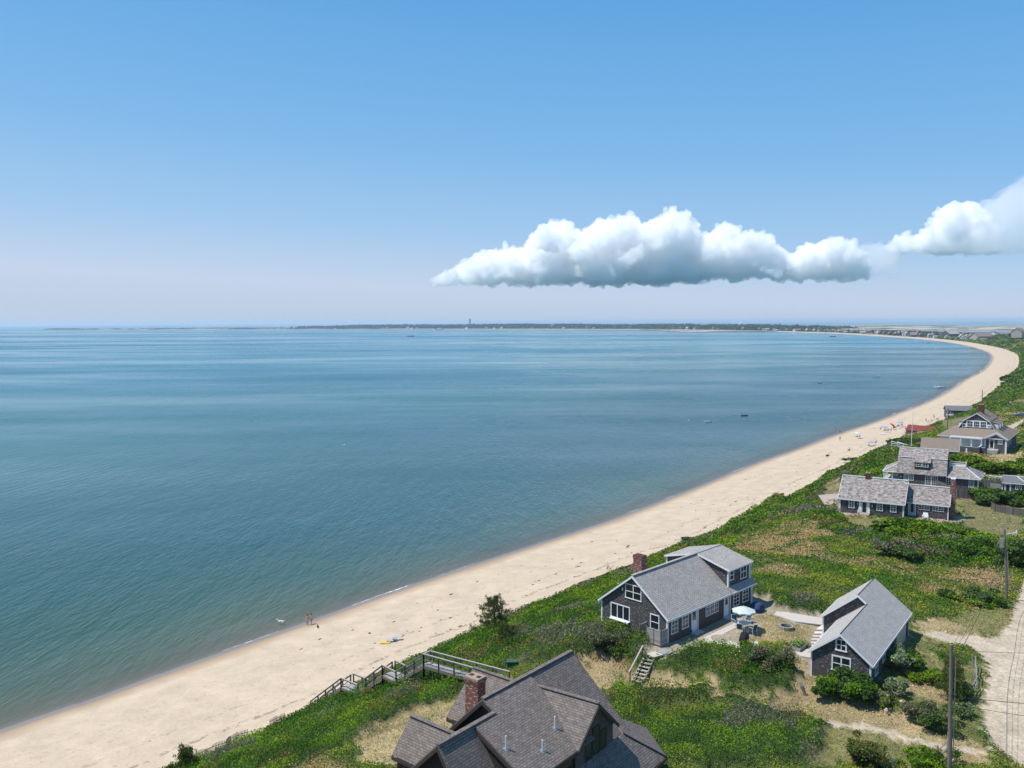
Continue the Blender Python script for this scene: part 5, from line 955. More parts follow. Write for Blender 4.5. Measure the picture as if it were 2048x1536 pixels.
shrub('garden_bush', 2005, 1006, 4.6, 2.4, GR+DK, 'wide bush in front of the annex behind the curved board fence', size=.2, squash=1.3, lobes=10)
for k, (x, y, R, h) in enumerate(((1925,930,3.2,2.2),(1948,934,3.0,2.4),(1972,945,3.4,2.6),(2000,948,3.4,2.4),(2030,948,3.4,2.2),(2050,940,4,2.2))): shrub('hedge_bush', x, y, R, h, GR+YG, 'green bush in the row between the gambrel house and the pergola house', group='row of bushes below the pergola house', size=.17, squash=1.3, lobes=5, twigs=1)
shrub('terrace_bush', 1945, 905, 1.5, 1.6, GR+BR, 'leafy bush growing at the parapet of the terrace', size=.14, twigs=2)
shrub('rusty_shrub', 1826, 890, 3.6, 1.6, BR+DK, 'rusty brown and green shrub patch in front of the red roofed shack', size=.19, squash=1.3, twigs=2)
shrub('rusty_shrub', 1800, 890, 3.6, 2.0, BR+GR, 'dark brownish shrub patch left of the flagpole', size=.19, squash=1.3, twigs=2)
shrub('dark_tree', 2022, 768, 6.5, 6., DK, 'dark round tree at the inner edge of the far curving beach', 'tree', size=.2, twigs=2)
shrub('dark_tree', 2046, 752, 7., 5., DK, 'dark tree at the right edge above the curving beach', 'tree', size=.2, twigs=2)
shrub('dune_shrub', 1395, 1086, 2.2, 1.2, OL+DK, 'grey green shrub on the bluff edge beyond the dormer house', size=.16, squash=1.5)
shrub('dune_shrub', 1722, 922, 3.0, 1.0, OL, 'grey shrub patch on the bluff above the sunbathers', size=.18, squash=1.8)
# pitch pine: tiers of limbs with upright needle candles
def pine(name, loc, h, R, label, n_l=26, seed=3, dens=1.4):
    rr = np.random.default_rng(seed); root = empty(name, loc, 0, label, 'tree'); t = MB(); t.path([(0,0,-.6),(.08,0,h*.3),(-.05,.1,h*.65),(.05,0,h*.97)], [.13,.10,.06,.02]); t.build('trunk', M['bark'], root); P = []; 
    for k in range(n_l):
        u = (k+.5)/n_l; z = h*(.06+.88*u); L = R*(1.05-u*.78)*rr.uniform(.65,1.1); a = k*2.4+rr.uniform(-.3,.3); dz = rr.uniform(.1,.42)*L; e = np.array([L*math.cos(a), L*math.sin(a), z+dz]); b_ = MB(); mid_ = e*[.5,.5,1]-[0,0,dz*.6]; b_.path([(0,0,z), mid_, e], [.035,.025,.012], 5); b_.build('limb', M['bark'], root)
        for q in range(int(7*dens)):
            f = rr.uniform(.35,1.05); c = np.array([0,0,z])*(1-f)+e*f+rr.normal(0,.16,3); c2 = c+np.array([0,0,rr.uniform(.1,.3)]); m_ = 36; P.append(c[None]+(c2-c)[None]*rr.random(m_)[:, None]+rr.normal(0,.085,(m_,3)))
    P = np.vstack(P); n = len(P); col = np.array([(.075,.11,.025),(.12,.14,.04)])[rr.integers(0, 2, n)]*np.exp(rr.normal(0,.3,n))[:, None]; leafmesh('crown', P, rr.uniform(.10,.2,n), col, parent=root, blade=True, asp=.32); return root
g_ = at(988, 1296, 6.5); g_[2] = ground(*g_[:2]); pine('pitch_pine', g_, 4.7, 3.0, 'dark pitch pine with upright candles standing out against the sand', 40, 3, 1.3)
g_ = atg(1012, 1300); pine('pitch_pine', g_, 2.6, 2.0, 'low dark pine just right of and below the taller pine', 16, 8)
g_ = at(372, 1560, 5.0); g_[2] = ground(*g_[:2]); g_[2] = min(g_[2], 6); pine('pitch_pine', (*at(372,1556,6.)[:2], 6.), 2.6, 1.5, 'top of a pine rising at the bottom edge near the slatted beach fence', 18, 5)
pine('pitch_pine', (*at(340,1566,6.)[:2], 5.6), 1.6, .7, 'small pine tip at the bottom edge, leftmost plant on the beach side', 10, 9)
g_ = atg(1905, 1400); pine('pitch_pine', g_, 3.2, 1.4, 'dark cedar beside the near utility pole', 20, 13)
def bare_tree(px, py, h, label, seed, name='bare_tree'):
    rr = np.random.default_rng(seed); p = atg(px, py); root = empty(name, p, 0, label, 'tree'); t = MB(); t.path([(0,0,-.3),(.05,0,h*.5),(0,0,h*.95)], [.05,.035,.012], 5); t.build('trunk', M['twig'], root); P = []
    for k in range(11):
        a = rr.uniform(0, 2*PI); z = h*rr.uniform(.35,.85); L = h*rr.uniform(.25,.5); e = (L*math.cos(a), L*math.sin(a), z+L*rr.uniform(.4,.9)); MB().path([(0,0,z),(e[0]*.6,e[1]*.6,z+(e[2]-z)*.35),e], [.022,.015,.007], 4).build('limb', M['twig'], root)
        for q in range(9): P.append(np.array(e)+rr.normal(0,.08,3)-[0,0,.06*q*rr.random()])
    n = len(P); leafmesh('crown', np.array(P), .16, jitcol((.07,.07,.035), n, .3), parent=root, blade=True, asp=.4)
bare_tree(1222, 1158, 2.2, 'thin nearly bare sapling on the bluff edge left of the brick chimney', 4)
bare_tree(1788, 1412, 1.2, 'small leafless grey bush near the cut log', 6, 'bare_bush')
# ------------------------------------------------------------------ fences, poles, wires
def board_fence(name, pts, h, label, mat='grayvert', bz=None):
    r = empty(name, (0,0,0), 0, label, 'fence')
    for (a, b) in zip(pts[:-1], pts[1:]):
        za = ground(a[0], a[1]) if bz is None else bz; zb = ground(b[0], b[1]) if bz is None else bz; MB().bar((a[0],a[1],za+h), (b[0],b[1],zb+h), .05, h+.2).build('panel', M[mat], r)
    for a in pts: z = ground(a[0], a[1]) if bz is None else bz; MB().box(a[0]-.06, a[1]-.06, z-.2, a[0]+.06, a[1]+.06, z+h+.1).build('post', M['darkwood'], r)
board_fence('board_fence', [at(1850,967,12.0)[:2], at(1914.5,998,12)[:2], at(1946,1000,12)[:2], at(1977,1003,12)[:2]], 1.8, 'straight grey stockade fence behind the end chimney of the cape house', bz=11.95)
board_fence('board_fence', [at(1983,1020,12)[:2], at(1990,1024,12)[:2], at(2005,1027,12)[:2], at(2025,1031,12)[:2], at(2052,1035,12)[:2], at(2075,1037,12)[:2]], 1.35, 'low curved grey stockade fence at the right edge in front of the annex', bz=11.95)
def slat_fence(pts, h, label, rail_=True, lean=.0, name='sand_fence'):
    r = empty(name, (0,0,0), 0, label, 'fence'); s = MB()
    for a, b in zip(pts[:-1], pts[1:]):
        L = np.linalg.norm(np.array(b)-np.array(a)); n = max(2, int(L/.13))
        for k in range(n): p = np.array(a)+(np.array(b)-np.array(a))*k/n; z = ground(*p[:2]); s.box(p[0]-.025, p[1]-.012, z-.1, p[0]+.025, p[1]+.012, z+h*(.92+.12*math.sin(k*12.9)))
    s.build('slats', M['railwood'], r)
    if rail_:
        q = MB(); q.path([(p[0], p[1], ground(*p[:2])+h*.72) for p in pts], [.05]*len(pts), 5); q.build('rail', M['railtop'], r)
slat_fence([at(*p, 2.4)[:2] for p in ((388,1529),(425,1508),(452,1501),(462,1490),(478,1482),(498,1479))], 1.0, 'leaning slatted sand fence with a fallen rail at the toe of the bluff, bottom left')
slat_fence([at(*p, 2.4)[:2] for p in ((540,1457),(556,1450),(572,1446))], .9, 'short piece of slatted fence beside the coral beached boat')
slat_fence([at(*p, 2.4)[:2] for p in ((885,1308),(912,1304),(928,1303),(945,1297),(958,1292))], 1.0, 'slatted sand fence with blue towels behind the walkway')
def rail_fence(px, label, lean):
    P = [atg(*p) for p in px]; r = empty('split_rail_fence', P[0], 0, label, 'fence'); o = P[0]
    for i, p in enumerate(P): q = p-o; MB().tube((q[0],q[1],q[2]-.2),(q[0]+lean[0]*(i%2*2-1)*.6,q[1]+.1,q[2]+1.15),.07,.055,6).build('post', M['drift'], r)
    for a, b in zip(P[:-1], P[1:]):
        for z in (.45, .95): MB().tube((a-o)+[0,0,z],(b-o)+[.1,0,z+.08],.05,.045,6).build('rail', M['drift'], r)
rail_fence([(1937,1398),(1946,1392),(1952,1378),(1950,1360),(1948,1338)], 'twisted silver driftwood fence beside the dirt road', (.25,0))
rail_fence([(1879,1527),(1893,1512),(1900,1498)], 'short leaning rail fence at the foot of the near utility pole', (.2,0))
rail_fence([(1870,1298),(1880,1300)], 'small pair of grey posts behind the cottage corner', (.1,0)) if False else None
def upole(base, top, label, r0=.15, r1=.10, name='utility_pole'):
    r = empty(name, base, 0, label, 'utility pole'); d = np.array(top)-np.array(base); MB().path([(0,0,-.4), tuple(d*.5), tuple(d)], [r0, (r0+r1)/2, r1], 10).build('pole', M['pole'], r); return r
b1 = np.array([28.75, 52.6, 13.9]); t1 = np.array([28.35, 52.2, 23.05]); p1 = upole(b1, t1, 'tall weathered utility pole in the right foreground, cut by the bottom edge'); MB().tube((.13,-.1,1.5),(.05,-.16,8.2),.03,n=6).build('cable_guard', M['metal'], p1)
b2 = at(2014, 1207, 13.0); t2 = np.array([b2[0]-.65, b2[1]-.1, 21.3]); p2 = upole(b2, t2, 'leaning utility pole carrying a grey transformer beside the road', .15, .11); d2 = t2-b2
c_ = d2*.9; MB().tube(c_+[-.35,-.1,-1.15], c_+[-.35,-.1,-.15], .24, n=14).build('transformer', M['metal'], p2); MB().bar(c_+[0,-.1,.35], c_+[1.25,-.1,.5], .09, .1).build('crossarm', M['metalwhite'], p2); MB().tube(c_+[1.2,-.1,.4], c_+[1.2,-.1,.72], .07, n=8).build('insulator', M['metalwhite'], p2)
MB().tube(d2*.25+[.2,-.1,0], d2*.68+[.12,-.12,0], .05, n=6).build('cable_guard', M['metal'], p2); MB().tube(d2*.55, (-1.9,.8,.1), .02, n=4).build('guy_wire', M['metal'], p2)
b3 = at(1894.5, 858, 9.5); p3_ = upole(b3, b3+[.1,0,6.6], 'dark utility pole rising between the red shack and the beach cottage', .2, .17); b4 = at(1964, 806, 9); upole(b4, b4+[0,0,5.5], 'thin dark pole on the bluff beyond the brick chimney', .2, .15)
def wire(a, b, sag, label, r=.012, group='overhead wires'):
    a, b = np.array(a, float), np.array(b, float); m = MB(); n = 14; pts = [a+(b-a)*k/n-np.array([0,0,sag*4*(k/n)*(1-k/n)]) for k in range(n+1)]; m.path(pts, [r]*(n+1), 4); tag(m.build('power_line', M['wire']), label, 'wire', group)
wire(t1-[0,0,.25], t2-[0,0,.2], .7, 'topmost wire running between the two utility poles'); wire(t1-[0,0,.9], t2-[0,0,1.4], .8, 'middle wire running between the two utility poles'); wire(t1-[0,0,1.6], t2-[0,0,2.2], .9, 'lowest thick wire between the two utility poles', .02)
wire(t1-[0,0,.3], (48,60,20), .5, 'upper wire leaving the near pole across the road'); wire(t1-[0,0,3.4], (46,56,17.2), .4, 'lower thick wire leaving the near pole across the road', .02); wire(t1-[0,0,3.9], (46,54,16.4), .4, 'lowest wire leaving the near pole across the road', .016)
wire(t2-[0,0,.1], (75,120,21), .6, 'pale wire rising from the transformer pole toward the annex'); wire(H1.w(14.7,0,17.9), H2.w(14.5,4,18.3), .25, 'service wire from the dormer house to the cottage', .009)
# utility bits
g_ = atg(1024, 1335); tag(MB().box(-.45,-.3,0,.45,.3,.55).box(-.5,-.35,.551,.5,.35,.62).build('utility_box', M['greenbox'], None, g_), 'small dark green box beside the upper end of the walkway', 'box')
def stump(px, py, h, r, label, mat='drift', lean=(.0,.0), name='tree_stump'):
    p = atg(px, py); rr = np.random.default_rng(int(px)); R_ = [[(q*math.cos(a)*rr.uniform(.75,1.2)+lean[0]*u, q*math.sin(a)*rr.uniform(.75,1.2)+lean[1]*u, h*u) for a in np.linspace(0, 2*PI, 9, endpoint=False)] for u, q in ((-.1,r*1.2),(.3,r),(.7,r*1.1),(1,r*.55))]; m = MB(); m.rings(R_); tag(m.build(name, M[mat], None, p), label, name.replace('_', ' '))
stump(1611, 1392, 1.05, .15, 'gnarled leaning grey stump on the sandy patch left of the cottage', lean=(-.45,.1)); stump(1772, 1432, .5, .14, 'short pale cut stump below the log pile', 'cut', name='stump')
for k, (x, y, a, lb) in enumerate(((1763,1402,.3,'upper grey log of the pile in front of the cottage bush'),(1770,1412,-.2,'split log with a pale face in the log pile'),(1757,1396,1.1,'crooked branch lying on the log pile'))):
    p = atg(x, y); m = MB(); m.tube((-.8*math.cos(a),-.8*math.sin(a),.25),(.8*math.cos(a),.8*math.sin(a),.3),.16-.03*k,.13,8); tag(m.build('log', M['cut' if k == 1 else 'drift'], None, p), lb, 'log')
stump(1805, 1409, .32, .2, 'round cut log standing in the grass near the cottage', 'cut', name='cut_log')
# flagpole, white lawn chair, small stair of the cape, garden bits
fb = at(1822, 893, 11.0); r = empty('flagpole', fb, 0, 'tall white flagpole with a crosstree beyond the gambrel house', 'flagpole'); ft = np.array([.3, 0, 9.3]); MB().path([(0,0,-1),tuple(ft*.6),tuple(ft)], [.1,.08,.04], 8).build('mast', M['metalwhite'], r); MB().bar(ft*.62+[-1.0,0,0], ft*.62+[1.0,0,0], .07, .07).build('crosstree', M['metalwhite'], r); MB().tube(ft,ft+[0,0,.18],.09,n=8).build('finial', M['metalwhite'], r)
g_ = H3.w(3.0, 1.5, 12.02); r = empty('lawn_chair', g_, H3.yaw, 'cream wooden armchair facing out on the stone patch below the cape house wing', 'chair')
MB().box(-.35,-.3,.36,.35,.3,.42).build('seat', M['curtain'], r).data.materials[0] = M['railtop']; MB().hexa([(-.35,.25,.4),(.35,.25,.4),(.35,.31,.4),(-.35,.31,.4),(-.35,.45,1.05),(.35,.45,1.05),(.35,.5,1.05),(-.35,.5,1.05)]).build('backrest', M['white'], r)
for sx in (-1, 1): MB().box(sx*.4-.05,-.35,.6,sx*.4+.05,.4,.66).build('armrest', M['white'], r); MB().box(sx*.4-.04,-.33,0,sx*.4+.04,-.25,.6).build('leg', M['white'], r); MB().box(sx*.4-.04,.25,0,sx*.4+.04,.33,.6).build('leg', M['white'], r)
g_ = at(1982, 997, 12.0); r = empty('tilted_board_sign', g_, .4, 'white tilted panel on a low stand at the end of the stockade fence', 'board'); MB().hexa([(-.6,-.35,.75),(.6,-.35,.55),(.6,.35,.95),(-.6,.35,1.15),(-.6,-.35,.81),(.6,-.35,.61),(.6,.35,1.01),(-.6,.35,1.21)]).build('panel', M['white'], r); MB().box(-.4,-.05,0,-.3,.05,.8).box(.3,-.05,0,.4,.05,.7).build('stand', M['railwood'], r)
p = at(1935, 1000, 12.05); tag(MB().bar((0,0,.12),(4.2,-1.6,.12),.2,.16).build('timber', M['railtop'], None, at(1915,998,12.02)), 'long timber edging lying on the lawn by the stockade fence', 'timber')
sb = empty('bluff_stairs', (0,0,0), 0, 'white railed stair cutting down the bluff beyond the gambrel house', 'stairs'); A_ = at(1753, 905, 3.5); B_ = at(1783, 890, 8.6); C_ = at(1808, 890, 9.4)
for o in (0, 1.2): MB().bar(A_+[o,-o*.5,1.0], B_+[o,-o*.5,1.0], .1, .1).build('handrail', M['railtop'], sb); MB().bar(A_+[o,-o*.5,0], B_+[o,-o*.5,0], .1, .3).build('stringer', M['darkwood'], sb)
for k in range(14): q = A_+(B_-A_)*(k+.5)/14; MB().slab([q+[0,-.15,0],q+[1.2,-.75,0],q+[1.3,-.45,0],q+[.1,.15,0]], .05).build('tread', M['graywood'], sb)
MB().slab([B_+[0,-.3,0],B_+[1.4,-1.3,0],C_+[0,-1.3,-.8],C_+[-.4,.5,-.8]], .1).build('landing', M['graywood'], sb); MB().bar(B_+[0,0,1.1],C_+[0,0,.3],.12,.1).bar(B_+[1.2,-1,1.1],C_+[.3,-1.2,.3],.12,.1).bar(B_+[0,0,.6],C_+[0,0,-.2],.06,.06).build('handrail', M['white'], sb)
for q in (B_, B_+[1.2,-1,0], C_+[0,0,-.8], C_+[.3,-1.2,-.8]): MB().box(q[0]-.07,q[1]-.07,q[2]-2,q[0]+.07,q[1]+.07,q[2]+1.15).build('post', M['white'], sb)
# car on the far drive
def car(loc, rz, label, mat='carpaint', sc=1.):
    r = empty('parked_car', loc, rz, label, 'car'); r.scale = (sc,)*3; sec = [(-2.2,.35),(-2.25,.62),(-2.1,.86),(-1.35,.95),(-.75,1.38),(.7,1.42),(1.45,.98),(2.15,.86),(2.25,.6),(2.2,.35)]; R_ = []
    for y, k in ((-.86,.93),(-.8,1),(0,1.02),(.8,1),(.86,.93)): R_.append([(x*k if k > .95 else x*.98, y*(1 if z < 1 else .84), .35+(z-.35)*(k if z > .4 else 1)) for x, z in sec])
    m = MB(); m.rings(R_); m.build('body', M[mat], r); g = MB(); g.hexa([(-1.2,-.74,1.0),(1.2,-.74,1.0),(1.2,.74,1.0),(-1.2,.74,1.0),(-.7,-.71,1.36),(.62,-.71,1.36),(.62,.71,1.36),(-.7,.71,1.36)]); g.hexa([(-1.32,-.6,.97),(1.42,-.6,.99),(1.42,.6,.99),(-1.32,.6,.97),(-.74,-.58,1.385),(.72,-.58,1.39),(.72,.58,1.39),(-.74,.58,1.385)]); g.build('windows', M['glass'], r)
    for x in (-1.35, 1.4):
        for y in (-.85, .85): w = MB().tube((x,y-.1,.33),(x,y+.1,.33),.33,n=16).build('wheel', M['tyre'], r); MB().tube((x,y-.11,.33),(x,y+.11,.33),.19,n=12).build('rim', M['metal'], w)
    for y in (-.6, .6): MB().box(-2.27,y-.15,.62,-2.2,y+.15,.74).build('headlight', M['white'], r)
    return r
g_ = at(2044, 832, 12.2); car((g_[0], g_[1], ground(g_[0], g_[1])), math.radians(160), 'dark silver car parked on the drive at the right edge')
# ------------------------------------------------------------------ people and dogs
def skinmesh(name, J, E, mat, parent=None, sub=2):
    """one continuous body grown over joints J {name:(x,y,z,r)} and bones E"""
    me = bpy.data.meshes.new(name); ks = list(J); me.from_pydata([J[k][:3] for k in ks], [(ks.index(a), ks.index(b)) for a, b in E], []); o = bpy.data.objects.new(name, me); COL.objects.link(o)
    s = o.modifiers.new('s', 'SKIN'); s.use_smooth_shade = True
    for i, k in enumerate(ks): q = J[k][3]; q = (q, q) if not isinstance(q, tuple) else q; me.skin_vertices[0].data[i].radius = q; me.skin_vertices[0].data[i].use_root = (i == 0)
    o.modifiers.new('d', 'SUBSURF').levels = sub; dg = bpy.context.evaluated_depsgraph_get(); m2 = bpy.data.meshes.new_from_object(o.evaluated_get(dg)); bpy.data.objects.remove(o); m2.materials.clear(); m2.materials.append(mat); o = bpy.data.objects.new(name, m2); COL.objects.link(o); o.parent = parent; return o
def person(pose, shirt, shorts, label, loc, rz, hair='hair', fingers=False, cat='person', sc=1., group=None, skin='skin'):
    r = empty('person', loc, rz, label, cat, group); r.scale = (sc,)*3
    if pose in ('stand', 'hips', 'walk'):
        st = .22 if pose == 'walk' else 0.
        J = {'pel':(0,0,.95,(.15,.11)),'bel':(0,0,1.1,(.13,.10)),'che':(0,-.01,1.3,(.16,.11)),'nk0':(0,0,1.44,.075),'nk':(0,0,1.52,.055),'hd':(0,-.015,1.62,(.078,.092)),'ht':(0,-.01,1.71,(.07,.08))}
        for s, n in ((-1,'L'),(1,'R')):
            f = st*s; J.update({'hip'+n:(s*.09,0,.9,.095),'kn'+n:(s*.10,-.03-f*.5,.5,.062),'an'+n:(s*.10,.02-f,.09,.042),'to'+n:(s*.11,-.15-f,.035,.035),'sh'+n:(s*.17,0,1.40,.062)})
            if pose == 'hips': J.update({'el'+n:(s*.36,.08,1.17,.042),'wr'+n:(s*.21,-.04,1.0,.03),'pa'+n:(s*.16,-.09,.98,.03)})
            else: J.update({'el'+n:(s*.24,.03+f*.4,1.12,.042),'wr'+n:(s*.26,-.05+f*.8,.88,.03),'pa'+n:(s*.26,-.07+f*.8,.80,.03)})
    else:
        lie = pose == 'lie'; tz = .14 if lie else .2
        if lie: J = {'pel':(0,0,tz,(.15,.1)),'bel':(0,.17,tz,(.13,.09)),'che':(0,.38,tz+.01,(.16,.1)),'nk0':(0,.52,tz+.02,.07),'nk':(0,.6,tz+.04,.055),'hd':(0,.7,tz+.05,(.078,.09)),'ht':(0,.8,tz+.04,(.07,.08))}
        else: J = {'pel':(0,0,tz,(.15,.12)),'bel':(0,.08,tz+.16,(.13,.10)),'che':(0,.14,tz+.36,(.16,.11)),'nk0':(0,.15,tz+.5,.075),'nk':(0,.14,tz+.58,.055),'hd':(0,.12,tz+.68,(.078,.092)),'ht':(0,.12,tz+.77,(.07,.08))}
        for s, n in ((-1,'L'),(1,'R')):
            J.update({'hip'+n:(s*.1,-.05,tz,.092),'kn'+n:(s*.13,-.45,tz+(.05 if lie else .3),.062),'an'+n:(s*.12,-.85 if lie else -.7,tz-.04 if lie else .08,.042),'to'+n:(s*.14,-.93 if lie else -.86,tz+.02 if lie else .05,.035)})
            c = J['che']; J.update({'sh'+n:(s*.17,c[1]+(.08 if lie else 0),c[2]+(0 if lie else .1),.062),'el'+n:(s*.28,c[1]-(.15 if lie else -.14),c[2]-(.02 if lie else .14),.042),'wr'+n:(s*.27,c[1]-(.35 if lie else -.24),.12 if lie else .14,.03),'pa'+n:(s*.27,c[1]-(.42 if lie else -.30),.09 if lie else .07,.03)})
    E = [('pel','bel'),('bel','che'),('che','nk0'),('nk0','nk'),('nk','hd'),('hd','ht')]
    for n in 'LR': E += [('pel','hip'+n),('hip'+n,'kn'+n),('kn'+n,'an'+n),('an'+n,'to'+n),('che','sh'+n),('sh'+n,'el'+n),('el'+n,'wr'+n),('wr'+n,'pa'+n)]
    if fingers:
        for n, s in (('L',-1),('R',1)):
            w = np.array(J['wr'+n][:3]); p = np.array(J['pa'+n][:3]); d = p-w; d /= np.linalg.norm(d); sd_ = np.cross(d, [s, 0, .01]); sd_ /= np.linalg.norm(sd_)
            for i, (o_, L) in enumerate(((-.03,.06),(-.01,.072),(.01,.068),(.03,.052))): a = p+sd_*o_+d*.03; b = a+d*L*.55; c = b+d*L*.4-np.array([s,0,0])*.02; J[f'f{n}{i}a'] = (*a,.010); J[f'f{n}{i}b'] = (*b,.009); J[f'f{n}{i}c'] = (*c,.008); E += [('pa'+n,f'f{n}{i}a'),(f'f{n}{i}a',f'f{n}{i}b'),(f'f{n}{i}b',f'f{n}{i}c')]
            a = p-d*.03-sd_*.035; b = a+d*.03-sd_*.025; J['t'+n+'a'] = (*a,.011); J['t'+n+'b'] = (*b,.009); E += [('wr'+n,'t'+n+'a'),('t'+n+'a','t'+n+'b')]
    skinmesh('body', J, E, M[skin], r, 1 if not fingers else 2)
    hd = np.array(J['hd'][:3]); ht = np.array(J['ht'][:3]); u = ht-hd; hm = MB(); c = (hd+ht)/2+np.array([0,.02,.0])+u*.25
    hm.rings([[(c[0]+q*math.cos(a), c[1]+q*1.1*math.sin(a)+.005, c[2]+z) for a in np.linspace(0, 2*PI, 10, endpoint=False)] for z, q in ((-.12,.05),(-.08,.088),(0,.098),(.06,.075),(.085,.03))]); hm.build('hair', M[hair], r)
    fm = MB(); fx = hd+np.array([0,-.085,.02]); fm.tube(fx+[0,.02,0.02], fx+[0,-.022,-.02], .012, .016, 6); fm.build('nose', M[skin], r)
    def cloth(keys, mat, nm, grow=1.14):
        Jc = {k: (J[k][0], J[k][1], J[k][2], tuple(q*grow for q in J[k][3]) if isinstance(J[k][3], tuple) else J[k][3]*grow) for k in keys if k in J}
        for n in 'LR':
            if 'mid'+n in keys: a, b = J['hip'+n], J['kn'+n]; Jc['mid'+n] = tuple(a[i]*.45+b[i]*.55 for i in range(3))+(.09,)
        Ec = [(a, b) for a, b in E if a in Jc and b in Jc]+[('hip'+n,'mid'+n) for n in 'LR' if 'mid'+n in Jc]; skinmesh(nm, Jc, Ec, M[mat], r, 1)
    if shorts: cloth(('pel','hipL','hipR','midL','midR'), shorts, 'shorts')
    if shirt: cloth(('bel','che','nk0','shL','shR'), shirt, 'top', 1.12)
    return r
def toward(dx, dy): return math.atan2(dx, -dy)  # face direction (-y local) toward (dx,dy)
g_ = at(615, 1251, .18); person('hips', None, 'greycloth', 'bare chested person in blue grey shorts with elbows out at the water edge', (g_[0], g_[1], .1), toward(-.3,-1), fingers=True)
g_ = at(623, 1249.5, .18); person('stand', 'redcloth', 'redcloth', 'person in faded red swimwear standing right of the one in blue grey shorts', (g_[0], g_[1], .12), toward(-1,-.3), fingers=True, sc=.97)
PP = [('stand',1671,860,0.,'darkcloth',None,'person in dark swimwear wading farthest out, left of the pair'),('stand',1678.5,867,.02,'navy','darkcloth','left one of the two dark clothed people at the water edge'),('stand',1683,867,.02,'darkcloth','white','right one of the pair at the water edge, with a pale shirt side'),('walk',1680,881,1.1,'darkcloth','darkcloth','person standing alone on the sand below the wading group'),
      ('sit',1657,911,1.7,'navy','navy','person reclining beside a dark bag, nearest sunbather of the far beach'),('sit',1698,900,1.9,'darkcloth','darkcloth','person sitting alone on the open sand above the nearest sunbather'),
      ('sit',1737,891,1.9,'darkcloth','navy','person in the shade under the grey blue beach umbrella'),('lie',1744,893,2.0,'redcloth',None,'person lying beside the grey blue beach umbrella'),
      ('sit',1713.5,873.5,1.7,'darkcloth','redcloth','left person under the pale striped green umbrella'),('sit',1719,873.5,1.7,'navy','darkcloth','right person under the pale striped green umbrella'),
      ('sit',1761,858,1.5,'redcloth',None,'person sitting left of the blue umbrella'),('sit',1770,860,1.6,'darkcloth','navy','person in the shade of the blue umbrella'),('sit',1776,860,1.6,'navy','darkcloth','person sitting in front of the red umbrella'),('sit',1782,860,1.7,'darkcloth','redcloth','person sitting at the right of the red umbrella group'),
      ('sit',1797,852,1.9,'darkcloth','darkcloth','person under the small blue and white umbrella'),('sit',1804,850,1.9,'navy','darkcloth','person at the right side of the blue and white umbrella'),('sit',1811,857,2.0,'redcloth','white','person sitting alone left of the flagpole top'),
      ('stand',1852,843,2.0,'darkcloth','darkcloth','person standing left of the group below the beach cottage'),('stand',1868,836,2.0,'navy','navy','tall standing person nearest the beach cottage'),('sit',1857,844,2.0,'darkcloth','redcloth','left person sitting in the sand group below the cottage'),('sit',1863,842,2.0,'navy','darkcloth','right person sitting in the sand group below the cottage')]
for pose, x, y, z, so2, sh2, lb in PP:
    g_ = at(x, y, z); g_[2] = max(z*.9, 0) if z > .5 else -.15; person(pose, sh2, so2, lb, g_, toward(-1+random.uniform(-.5,.5), random.uniform(-1,.6)), group=None)
def dog(loc, rz, mat, label, sc=1., seedk=0):
    r = empty('dog', loc, rz, label, 'dog'); r.scale = (sc,)*3
    J = {'che':(0,-.18,.44,(.10,.13)),'mid':(0,.02,.45,(.085,.105)),'rmp':(0,.24,.46,(.085,.10)),'nk':(0,-.33,.56,.065),'hd':(0,-.43,.66,.065),'mz':(0,-.55,.63,.033),'tl':(0,.36,.52,.025),'te':(0,.52,.62,.015)}
    E = [('che','mid'),('mid','rmp'),('che','nk'),('nk','hd'),('hd','mz'),('rmp','tl'),('tl','te')]
    for s, n in ((-1,'L'),(1,'R')):
        J.update({'fs'+n:(s*.07,-.2,.36,.045),'fe'+n:(s*.07,-.17,.22,.03),'fk'+n:(s*.07,-.2,.1,.022),'fp'+n:(s*.07,-.23,.02,.026),'hs'+n:(s*.07,.24,.37,.06),'hk'+n:(s*.08,.17,.27,.04),'hh'+n:(s*.08,.32,.15,.022),'hp'+n:(s*.08,.27,.02,.026),'er'+n:(s*.05,-.41,.74,.018)})
        E += [('che','fs'+n),('fs'+n,'fe'+n),('fe'+n,'fk'+n),('fk'+n,'fp'+n),('rmp','hs'+n),('hs'+n,'hk'+n),('hk'+n,'hh'+n),('hh'+n,'hp'+n),('hd','er'+n)]
    skinmesh('body', J, E, M[mat], r, 2); m = MB().tube((0,-.585,.635),(0,-.57,.635),.012,n=6); m.build('nose', M['darkcloth'], r); c = MB().tube((0,-.34,.54),(0,-.36,.59),.075,n=10); c.build('collar', M['redcloth'], r)
g_ = at(562, 1248.5, 0); dog((g_[0], g_[1], -.16), toward(-1,.1), 'whitefur', 'white dog wading in the shallows left of the two people', 1.35); g_ = at(635.5, 1257, .3); dog((g_[0], g_[1], .22), toward(.2,-1), 'darkfur', 'small dark dog on the wet sand right of the two people', 1.0)
